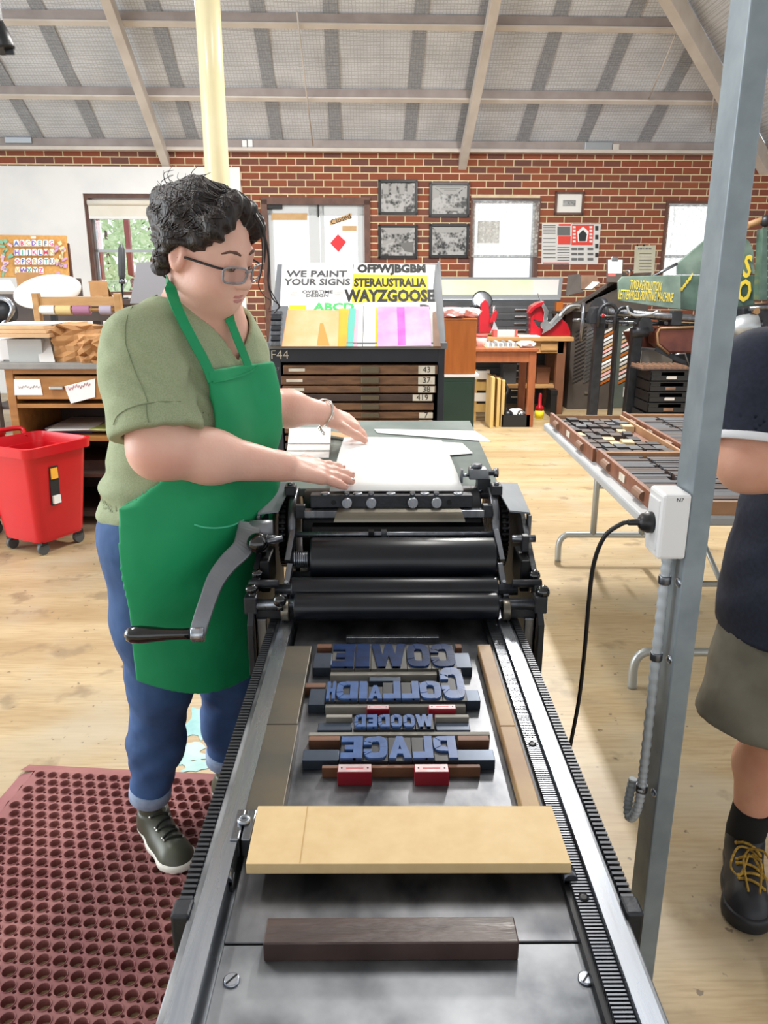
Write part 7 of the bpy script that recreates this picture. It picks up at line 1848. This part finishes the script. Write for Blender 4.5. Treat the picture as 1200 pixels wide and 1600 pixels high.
# things on the bench
bt = z1
stk('grey_box', aY(19, 550, WY+.1).x, aY(72, 550, WY+.1).x, WY+.05, WY+.45, bt, aY(40, 530, WY+.05).z-bt, mat('grey_carton', 'b9bab8', .7), 'light grey carton under the kraft boards on the bench', 0, 'carton')
stk('white_box', aY(-25, 550, WY+.2).x, aY(16, 550, WY+.2).x, WY+.2, WY+.6, bt, .12, m_paper, 'stack of white paper at the left of the bench', 0)
zg = aY(40, 528, WY+.05).z+.006
for k in range(3): stk('kraft_board', aY(-30, 520, WY).x, aY(78-4*k, 520, WY).x, WY-.02+.03*k, WY+.66, zg+.022*k, .02, mat('kraft_board', 'd0ae88', .7, col2='c39f77', scale=7), ('lowest', 'middle', 'top')[k]+' kraft board of the pile on the grey carton', -.03*k, 'board')
stk('paper_sheet', aY(10, 505, WY+.3).x, aY(95, 505, WY+.3).x, WY+.12, WY+.5, zg+.067, .004, m_paper, 'white sheet lying on top of the kraft boards', .12)
q = [aY(82, 566, WY+.1), aY(86, 566, WY+.12), aY(62, 525, WY+.25), aY(55, 526, WY+.22)]
q = [aY(62, 566, WY+.02), aY(86, 566, WY+.02), aY(75, 520, WY+.12), aY(54, 524, WY+.12)]
tag(MB().slab([p for p in q], .004).build('leaning_sheet', m_pgrey), 'pale sheet leaning against the grey carton', 'paper')
m_bag = mat('kraft_paper_bag', 'b98a5a', .75, col2='a97a4b', scale=4, bump=.5, bscale=14)
def bag(x0, x1, y0, y1, z0, z1_, label, seed):
    rr = random.Random(seed); mb = MB(); n = 7; rows = []
    per = [(0, 0), (.25, -.0), (.5, 0), (.75, 0), (1, 0), (1, .5), (1, 1), (.5, 1), (0, 1), (0, .5)]
    for j in range(n+1):
        v = j/n; row = []
        for (u, w_) in per:
            jx, jy = rr.uniform(-.014, .014)*(.3+v), rr.uniform(-.02, .02)*(.3+v)
            if w_ == .5: u = u+(.14 if u < .5 else -.14)*v
            if w_ == 0 and u in (.25, .75): jy += rr.choice((-.018, .02))
            row.append(mb.pt((x0+(x1-x0)*u+jx, y0+(y1-y0)*w_+jy, z0+(z1_-z0)*v+(rr.uniform(-.012, .012) if j == n else 0))))
        rows.append(row)
    for A_, B_ in zip(rows, rows[1:]):
        for k in range(len(per)): mb.face((A_[k], A_[(k+1) % len(per)], B_[(k+1) % len(per)], B_[k]))
    mb.face(rows[0][::-1]); mb.face([r_ for r_ in rows[-1]])
    return tag(mb.build('paper_bag', m_bag, flat=True), label, 'paper bag')
bag(aY(83, 550, WY+.05).x, aY(150, 550, WY+.05).x, WY+.06, WY+.25, bt, aY(110, 507, WY+.08).z, 'tall crumpled kraft paper bag on the bench', 2)
bag(aY(124, 550, WY-.02).x, aY(158, 550, WY-.02).x, WY-.02, WY+.05, bt, aY(140, 524, WY).z, 'small creased kraft paper bag leaning on the tall one', 5)
# wooden twine rack
RY = 5.6
t = thing('twine_rack', (aY(122, 490, RY).x, RY, aY(122, 500, RY).z-.3), 'wooden rack with a bar of twine spools behind the bench', 'rack')
zt_ = aY(120, 466, RY).z
for px in (58, 185):
    p = aY(px, 475, RY); MB().box(p.x-.022, p.x+.022, RY-.03, RY+.03, zt_-.45, zt_+.035).build('rack_post', m_bench, t, bevel=.004)
p0, p1 = aY(58, 475, RY), aY(185, 475, RY)
MB().box(p0.x+.02, p1.x-.02, RY-.012, RY+.012, zt_-.055, zt_+.01).build('top_bar', m_bench, t, bevel=.003)
zs_ = aY(120, 484, RY).z; MB().cyl((p0.x, RY, zs_), (p1.x, RY, zs_), .012, n=10).build('spool_rod', m_bench, t)
MB().box(p0.x-.05, p1.x+.05, RY-.15, RY+.15, zt_-.48, zt_-.45).build('rack_base', m_bench, t)
for x_ in (p0.x, p1.x-.05):
    for y_ in (RY-.14, RY+.1): MB().box(x_, x_+.05, y_, y_+.04, 0, zt_-.48).build('leg', m_bench, t)
for a_, b_, m, lab in ((63, 87, m_white, 'spool of white twine on the wooden rack'), (88, 113, mat('cream_twine', 'd9c188', .8), 'spool of cream twine on the wooden rack'), (115, 142, mat('mauve_twine', 'a8748f', .8), 'spool of mauve twine on the wooden rack'), (156, 176, mat('lilac_twine', 'b5aabb', .8), 'spool of lilac grey twine on the wooden rack')):
    xa, xb = aY(a_, 484, RY).x, aY(b_, 484, RY).x
    t = thing('twine_spool', ((xa+xb)/2, RY, zs_-.034), lab, 'spool', 'twine spools')
    n_ = 16; prof = []
    for k in range(n_): h = (xb-xa)*(k+.5)/n_; prof += [(.030, h-(xb-xa)*.02), (.034, h)]
    MB().lathe(prof, (xa, RY, zs_), (1, 0, 0), 18).build('twine', m, t); MB().cyl((xa-.004, RY, zs_), (xb+.004, RY, zs_), .016, n=12).build('spool_core', m_card, t)
# red wheeled bins
m_redb = mat('red_plastic', 'cc1622', .3, col2='c2121e', scale=3)
def bin_(cx, cy, rz, label, h=.62, sticker=True):
    M = Matrix.Translation((cx, cy, 0)) @ Matrix.Rotation(rz, 4, 'Z')
    t = thing('wheeled_bin', (cx, cy, 0), label, 'bin')
    def rr_(w_, d_, r_, z, n=5):
        P = []
        for (sx, sy, a0) in ((1, 1, 0), (-1, 1, 90), (-1, -1, 180), (1, -1, 270)):
            for k in range(n+1):
                a = R(a0+90*k/n); P.append((sx*(w_-r_)+r_*math.cos(a), sy*(d_-r_)+r_*math.sin(a), z))
        return P
    prof = [(.155, .155, .05, .075), (.195, .195, .055, h-.07), (.197, .197, .055, h-.055), (.225, .225, .06, h-.05), (.228, .228, .06, h), (.212, .212, .055, h+.002), (.203, .203, .05, h-.03), (.160, .160, .05, .09)]
    mb = MB(M); rings = [[mb.pt(p) for p in rr_(*q)] for q in prof]; n = len(rings[0])
    for A_, B_ in zip(rings, rings[1:]):
        for k in range(n): mb.face((A_[k], A_[(k+1) % n], B_[(k+1) % n], B_[k]), True)
    mb.face(rings[0][::-1]); mb.face(rings[-1])
    o = mb.build('bin_shell', m_redb, t); e_ = o.modifiers.new('es', 'EDGE_SPLIT'); e_.split_angle = R(35)
    for sx in (-1, 1):
        for sy in (-1, 1): MB(M).cyl((sx*.125-.012, sy*.125, .035), (sx*.125+.012, sy*.125, .035), .034, n=16).build('caster', mat('grey_caster', '4c4f52', .5), t); MB(M).box(sx*.125-.02, sx*.125+.02, sy*.125-.02, sy*.125+.02, .055, .078).build('caster_fork', m_black, t)
    MB(M).tube(smooth_path([Vector((-.21, -.12, h-.02)), Vector((-.27, -.14, h+.02)), Vector((-.285, 0, h+.025)), Vector((-.27, .14, h+.02)), Vector((-.21, .12, h-.02))], 6), .014, 8).build('bin_handle', m_redb, t)
    if sticker:
        s1_ = MB(M); s1_.hexa([(.195+.002, -.08, h-.12), (.195+.002, -.02, h-.12), (.181+.002, -.02, h-.34), (.181+.002, -.08, h-.34)][::-1], [(.199, -.08, h-.12), (.199, -.02, h-.12), (.185, -.02, h-.34), (.185, -.08, h-.34)][::-1])
        s1 = s1_.build('product_label', m_ink, t)
        for (z0_, z1_, m) in ((h-.19, h-.13, m_ylw), (h-.33, h-.285, m_paper)): MB(M).box(.186+(z0_-(h-.34))*.065, .2005, -.073, -.027, z0_, z1_).build('label_panel', m, s1)
    return t
bin_(aZ(60, 850, 0).x+.055, 4.24, R(-27), 'red plastic bin on casters with a black product label')
bin_(aZ(60, 850, 0).x-.50, 4.40, R(-27), 'second red plastic bin behind the first at the picture edge', sticker=False)
# ================================================================== galley cabinets at the right
m_gbrown = mat('brown_grey_steel', '57504b', .45, .2, col2='4c4642', scale=6); m_ggreen = mat('grey_green_steel', '5c655f', .45, .2, col2='525b55', scale=6); m_slot = mat('slot_dark', '1f1d1d', .6)
QY = 9.3
def galley_cab(px0, px1, pyt, Y, m, label, colspec):
    a, b = aY(px0, 600, Y).x, aY(px1, 600, Y).x; zt = aY((px0+px1)/2, pyt, Y).z
    t = thing('galley_cabinet', ((a+b)/2, Y+.3, 0), label, 'cabinet')
    MB().box(a, b, Y, Y+.6, .0, zt).build('cabinet_body', m, t, bevel=.006)
    for (u0, u1, n, kind) in colspec:
        xa, xb = aY(u0, 560, Y).x, aY(u1, 560, Y).x; rise = (xb-xa)*.55
        for k in range(n):
            z = zt-.16-k*(zt-.5)/n-(0.0)
            mk = m_chrome if kind == 'h' else (m_slot if kind == 's' else [m_paper, m_owood, m_pgrey, m_pinkb, m_card, m_pgrey][(k*5+n) % 6])
            th = .028 if kind != 's' else .01
            P = [(xa, Y-.012, z-rise-th), (xb, Y-.012, z-th), (xb, Y-.012, z), (xa, Y-.012, z-rise)]
            MB().prism(P, (0, .014, 0)).build({'h': 'galley_handle', 's': 'galley_slot', 'l': 'galley_label'}[kind], mk, t)
    return t, a, b, zt
t, ga, gb_, gz = galley_cab(888, 957, 487, QY, m_gbrown, 'brown steel galley cabinet with slanting slots behind the red press', [(897, 913, 14, 's'), (914, 925, 14, 'h'), (941, 957, 14, 'l')])
p = aY(918, 613, QY); MB().box(p.x-.04, p.x+.04, QY-.02, QY, p.z-.015, p.z+.015).build('base_handle', m_chrome, t)
t, ha, hb, hz = galley_cab(958, 1003, 487, QY+.05, m_ggreen, 'grey green galley cabinet with white and orange slot labels', [(969, 986, 12, 'l')])
p = aY(978, 613, QY); MB().box(p.x-.02, p.x+.02, QY+.03, QY+.05, p.z-.06, p.z+.06).build('card_holder', m_pgrey, t)
# sloping rack of cases on top
q0, q1 = aY(882, 490, QY-.1), aY(986, 420, QY+.5)
t = thing('sloping_case_rack', (q0.x+.5, QY+.2, gz), 'dark sloping rack of long cases on top of the galley cabinets', 'rack')
w_ = .16
for k in range(6):
    o_ = Vector((.03*k+.02*k, .10*k, .006*k)); P0 = q0+o_; P1 = Vector((q1.x-.25+.045*k, P0.y+.02, q1.z-.06+.01*k))
    MB().sweep([P0, P1], [(-.045, -.014), (.045, -.014), (.045, .014), (-.045, .014)], up=(0, 0, 1)).build('long_case', (m_gbrown, m_stick, m_dgrey, m_pgrey, m_cased, m_dgrey)[k], t)
MB().prism([(q0.x-.03, QY-.1, gz), (q1.x+.05, QY-.1, gz), (q1.x+.05, QY-.1, q1.z-.05), (q0.x-.03, QY-.1, q0.z-.02)], (0, .6, 0)).build('rack_body', m_gbrown, t)
wp = [aY(914, 451, QY-.14), aY(924, 452, QY-.14), aY(937, 441, QY-.12), aY(926, 440, QY-.12)]; MB().slab(wp, .004).build('paper_tag', m_paper, t)
q = [aY(884, 452, QY+.3), aY(893, 452, QY+.35), aY(889, 428, QY+.4), aY(884, 428, QY+.36)]
MB().slab([aY(884, 462, QY+.45), aY(912, 456, QY+.45), aY(906, 428, QY+.5), aY(888, 430, QY+.5)], .02).build('grey_panel', m_gbrown, t); MB().slab([aY(908, 452, QY+.45), aY(938, 448, QY+.45), aY(932, 430, QY+.5), aY(908, 430, QY+.5)], .02).build('brown_panel', m_stick, t)
# clipboard
q = [aY(948, 441, QY-.2), aY(972, 441, QY-.2), aY(974, 405, QY-.12), aY(948, 405, QY-.12)]
t = thing('clipboard', q[0].lerp(q[1], .5), 'clipboard with a white sheet standing on the case rack', 'clipboard')
MB().slab(q, .012).build('board', m_gbrown, t); n_ = (q[1]-q[0]).cross(q[3]-q[0]).normalized()
MB().slab([p+n_*.003 for p in inner(q, .08, .94, .38, .97)], .002).build('clipped_sheet', m_paper, t); MB().slab([p+n_*.003 for p in inner(q, .1, .55, .26, .4)], .0015).build('red_slip', m_redc, t)
c = q[3].lerp(q[2], .45)+n_*.01; MB().cbox(c, .08, .03, .05).build('clip', m_chrome, t, bevel=.008)
# ================================================================== the big two-revolution machine
PYM = 7.6
m_mgreen = mat('faded_green_enamel', '53665d', .3, .1, col2='788b81', scale=4, detail=6); m_mgreen2 = mat('deep_green_enamel', '3c5248', .25, .15, col2='566e62', scale=5); m_gold = mat('gold_lettering', 'd9c043', .5); m_leather = mat('brown_leather', '4c2420', .5, col2='6b3a2c', scale=5); m_rust = mat('worn_edge', '8a6a48', .6)
M_ = thing('printing_machine', (aY(1010, 640, PYM).x, PYM, 0), 'large antique cylinder printing machine with green lettered guard', 'printing press')
def mpl(name, pxs, th, m, Y=PYM, bev=.006, par=None):
    return MB().prism([Vector((aY(x, y, Y).x, Y, aY(x, y, Y).z)) for x, y in pxs], (0, th, 0)).build(name, m, par or M_, bevel=bev)
def floor_leg(name, pxt, pyt, pxb, w_, m=m_iron, Y=PYM):
    p = aY(pxt, pyt, Y); x_b = aY(pxb, 640, Y).x; r_ = w_/1200*Y*.97/2
    MB().hexa([(x_b-r_, Y, 0), (x_b+r_, Y, 0), (x_b+r_, Y+.1, 0), (x_b-r_, Y+.1, 0)], [(p.x-r_, Y, p.z), (p.x+r_, Y, p.z), (p.x+r_, Y+.1, p.z), (p.x-r_, Y+.1, p.z)]).build(name, m, M_, bevel=.006)
floor_leg('machine_leg', 940, 500, 927, 14); floor_leg('machine_leg', 998, 515, 984, 16); floor_leg('machine_leg', 966, 500, 956, 4)
lb = mpl('lettered_guard', [(966, 470), (1046, 482), (1064, 484), (1064, 431), (1050, 430), (972, 432), (965, 440)], .02, m_mgreen)
gp = lambda px, py: basis(aY(px, py, PYM-.004), (1, 0, -.06), (0, -1, 0))
text('lettering', 'TWO-REVOLUTION', gp(1009, 447), .125, m_gold, M_, res=2, xs=.27, bold=.0005); text('lettering', 'LETTERPRESS PRINTING MACHINE', gp(1009, 463), .125, m_gold, M_, res=2, xs=.275, bold=.0005)
mpl('guard_wing', [(1048, 482), (1180, 495), (1178, 430), (1056, 430)], .03, m_mgreen2, PYM+.1)
mpl('guard_hood', [(1058, 429), (1180, 429), (1178, 392), (1172, 378), (1162, 368), (1130, 362), (1105, 372), (1058, 412)], .03, m_mgreen, PYM+.12)
mpl('guard_tail', [(1150, 505), (1168, 492), (1179, 470), (1180, 430), (1150, 430)], .03, m_mgreen2, PYM+.11)
for k in range(6):
    x_, y_ = 1056+k*4.2, 466-k*5.5; mpl('gilt_stroke', [(x_, y_), (x_+2, y_-1), (x_+6, y_-12), (x_+4, y_-11)], .004, m_gold, PYM+.092, 0)
text('lettering', 'O', basis(aY(1163, 456, PYM+.085), (1, 0, 0), (0, -1, 0)), .28, m_gold, M_, res=2, xs=.6, bold=.008); text('lettering', 'S', basis(aY(1168, 418, PYM+.1), (1, 0, 0), (0, -1, 0)), .28, m_gold, M_, res=2, xs=.6, bold=.008)
MB().tube([aY(1020, 432, PYM+.05), aY(1058, 412, PYM+.05)], .014, 8).build('stay_rod', m_iron_l, M_)
MB().cyl(aY(950, 487, PYM-.05), aY(1190, 506, PYM-.05), .035, n=16).build('main_shaft', m_iron_l, M_)
MB().cyl(aY(945, 503, PYM+.15), aY(1100, 508, PYM+.15), .02, n=12).build('lower_shaft', m_iron_l, M_)
MB().lathe([(.15, 0), (.16, .02), (.16, .05), (.15, .07)], aY(932, 490, PYM+.3), (1, .3, 0), 30).build('black_wheel', m_iron, M_)
hwp = aY(910, 503, PYM+.1)
MB().tube([hwp+Vector((.035*math.cos(a), .14*math.cos(a), .17*math.sin(a))) for a in [2*PI*k/28 for k in range(28)]], .018, 8, closed=True).build('hand_wheel', m_iron_l, M_)
for k in range(3):
    a = PI*k/3; d_ = Vector((.035*math.cos(a), .14*math.cos(a), .17*math.sin(a))); MB().cyl(hwp-d_, hwp+d_, .012, n=8).build('wheel_spoke', m_iron_l, M_)
MB().cyl(aY(896, 500, PYM+.05), aY(925, 500, PYM+.1), .015, n=10).build('wheel_axle', m_iron_l, M_)
for px, py in ((935, 492), (1010, 505)):
    mpl('bearing_bracket', [(px-14, py+14), (px+12, py+14), (px+9, py-4), (px+2, py-13), (px-6, py-11), (px-11, py)], .18, m_iron, PYM-.08)
for px, py in ((950, 483), (975, 488)):
    c = aY(px, py+8, PYM-.12); MB().tube([c+Vector((.085*math.cos(a), 0, .085*math.sin(a)*1.1)) for a in [PI*k/10 for k in range(11)]]+[c+Vector((-.085, 0, -.12))], .018, 8).build('shaft_hook', m_iron, M_)
MB().tube(smooth_path([aY(980, 478, PYM-.15), aY(983, 488, PYM-.15), aY(995, 493, PYM-.15), aY(1015, 491, PYM-.15), aY(1028, 486, PYM-.15)], 6), .012, 8).build('air_hose', m_alu, M_)
MB().cyl(aY(938, 493, PYM-.2), aY(962, 494, PYM-.2), .008, n=8).build('lever_rod', m_iron_l, M_); MB().sphere(aY(942, 493, PYM-.2), .018, 10).build('red_knob', m_redmach, M_)
MB().cyl(aY(986, 520, PYM-.06), aY(1012, 518, PYM-.06), .05, n=14).build('leg_cap', m_iron, M_)
rr = random.Random(11)
for k in range(22):
    px, py = rr.uniform(945, 1085), rr.uniform(492, 512); p = aY(px, py, PYM+rr.uniform(-.05, .2)); sz = rr.uniform(.02, .05)
    if k % 2: MB().cyl(p, p+Vector((rr.uniform(.05, .16), 0, rr.uniform(-.03, .03))), sz*.35, n=8).build('linkage_rod', rr.choice((m_iron_l, m_iron, m_bronze)), M_)
    else: MB().cbox(p, sz*1.6, sz, sz*1.4).build('linkage_block', rr.choice((m_iron, m_iron, m_iron_l)), M_, bevel=.004)
MB().cbox(aY(1055, 497, PYM-.04), .1, .1, .14).build('oil_box', m_iron, M_, bevel=.01)
tb_ = mpl('leather_trough', [(1027, 520), (1030, 513), (1090, 512), (1090, 552), (1045, 552), (1028, 538)], .3, m_leather, PYM-.1, .02)
MB().tube([aY(1090, 511, PYM-.105), aY(1031, 513, PYM-.105), aY(1027, 521, PYM-.105), aY(1028, 538, PYM-.105), aY(1045, 553, PYM-.105)], .012, 6).build('trough_edge', m_rust, M_)
mpl('trough_back', [(975, 518), (1030, 516), (1030, 545), (985, 540)], .06, m_leather, PYM+.25)
MB().sweep([aY(1025, 545, PYM-.08), aY(1080, 572, PYM-.08)], [(-.02, -.02), (.02, -.02), (.02, .02), (-.02, .02)], up=(0, 0, 1)).build('diagonal_stay', m_iron, M_)
MB().tube([aY(1055, 554, PYM-.15), aY(1070, 552, PYM-.15), aY(1076, 572, PYM-.15)], .01, 6).build('bent_rod', m_iron_l, M_)
# machine body right of the post
mpl('machine_column', [(1186, 470), (1200, 470), (1200, 356), (1192, 356)], .12, m_mgreen2, PYM-.1); MB().cyl(aY(1168, 352, PYM-.05), aY(1202, 340, PYM-.05), .03, n=12).build('top_rod', m_rust, M_); MB().sphere(aY(1197, 345, PYM-.06), .055, 12).build('rod_joint', m_iron, M_)
mpl('machine_frame', [(1160, 480), (1260, 470), (1260, 560), (1155, 560)], .3, m_iron, PYM-.05, .02)
MB().lathe([(.09, -.12), (.11, 0), (.09, .14)], aY(1160, 510, PYM-.1), (1, -.2, .3), 20).build('white_cylinder', m_alu, M_)
MB().cyl(aY(1170, 482, PYM-.15), aY(1230, 478, PYM-.15), .02, n=10).build('cross_rod', m_iron_l, M_); MB().lathe([(.03, 0), (.03, .05)], aY(1179, 486, PYM-.12), (0, -1, 0), 14).build('bolt_head', m_rust, M_)
floor_leg('machine_leg', 1190, 540, 1180, 20); floor_leg('machine_leg', 1110, 540, 1100, 16)
MB().box(aY(1040, 640, PYM).x, aY(1230, 640, PYM).x, PYM+.3, PYM+.9, .25, .8).build('machine_bed', m_iron, M_, bevel=.02)
MB().box(aY(1045, 640, PYM).x, aY(1228, 640, PYM).x, PYM+.35, PYM+.85, 0, .25).build('machine_foot', m_iron, M_, bevel=.02)
# panel and black crates under the machine
BX = PYM-.45
q = [aY(990, 700, PYM+.28), aY(1050, 700, PYM+.28), aY(1050, 548, PYM+.28), aY(1003, 548, PYM+.28)]
q[0].z = q[1].z = 0.0
tag(MB().slab(q, .02).build('backing_panel', mat('pale_grey_panel', 'a8a29c', .7)), 'pale grey panel standing behind the black crates', 'panel')
a, b = aY(1012, 600, BX).x, aY(1088, 600, BX).x
for k in range(7):
    z0 = .005+.098*k; lab = ('lowest', 'second lowest', 'third lowest', 'middle', 'third highest', 'second highest', 'topmost')[k]+' black plastic crate of the stack under the big machine'
    t = thing('stacking_crate', ((a+b)/2, BX+.2, z0), lab, 'crate', 'stack of black crates')
    xa, xb = a+(.02 if k > 2 else 0), b
    mb = MB(); mb.box(xa, xb, BX, BX+.4, z0, z0+.01); mb.box(xa, xb, BX+.388, BX+.4, z0, z0+.09); mb.box(xa, xa+.012, BX, BX+.4, z0, z0+.09); mb.box(xb-.012, xb, BX, BX+.4, z0, z0+.09)
    mb.box(xa, xb, BX, BX+.012, z0, z0+.05); mb.box(xa, xa+.1, BX, BX+.012, z0+.05, z0+.09); mb.box(xb-.12, xb, BX, BX+.012, z0+.05, z0+.09); mb.box(xa, xb, BX-.006, BX+.006, z0+.084, z0+.093)
    mb.build('crate_shell', m_rub, t, bevel=.003)
    MB().box(xa+.15, xa+.24, BX-.008, BX-.001, z0+.02, z0+.045).build('crate_label', m_stick if k % 2 else m_pgrey, t)
tz_ = .69
t = thing('type_case_stack', ((a+b)/2, BX+.25, tz_), 'brown slatted tray lying on the black crates', 'tray')
MB().box(a-.06, b, BX+.02, BX+.38, tz_, tz_+.012).build('tray_base', m_cased, t)
for k in range(9): x_ = a-.05+(b-a)*k/9; MB().box(x_, x_+.012, BX+.03, BX+.37, tz_+.012, tz_+.04).build('divider', m_stick, t)
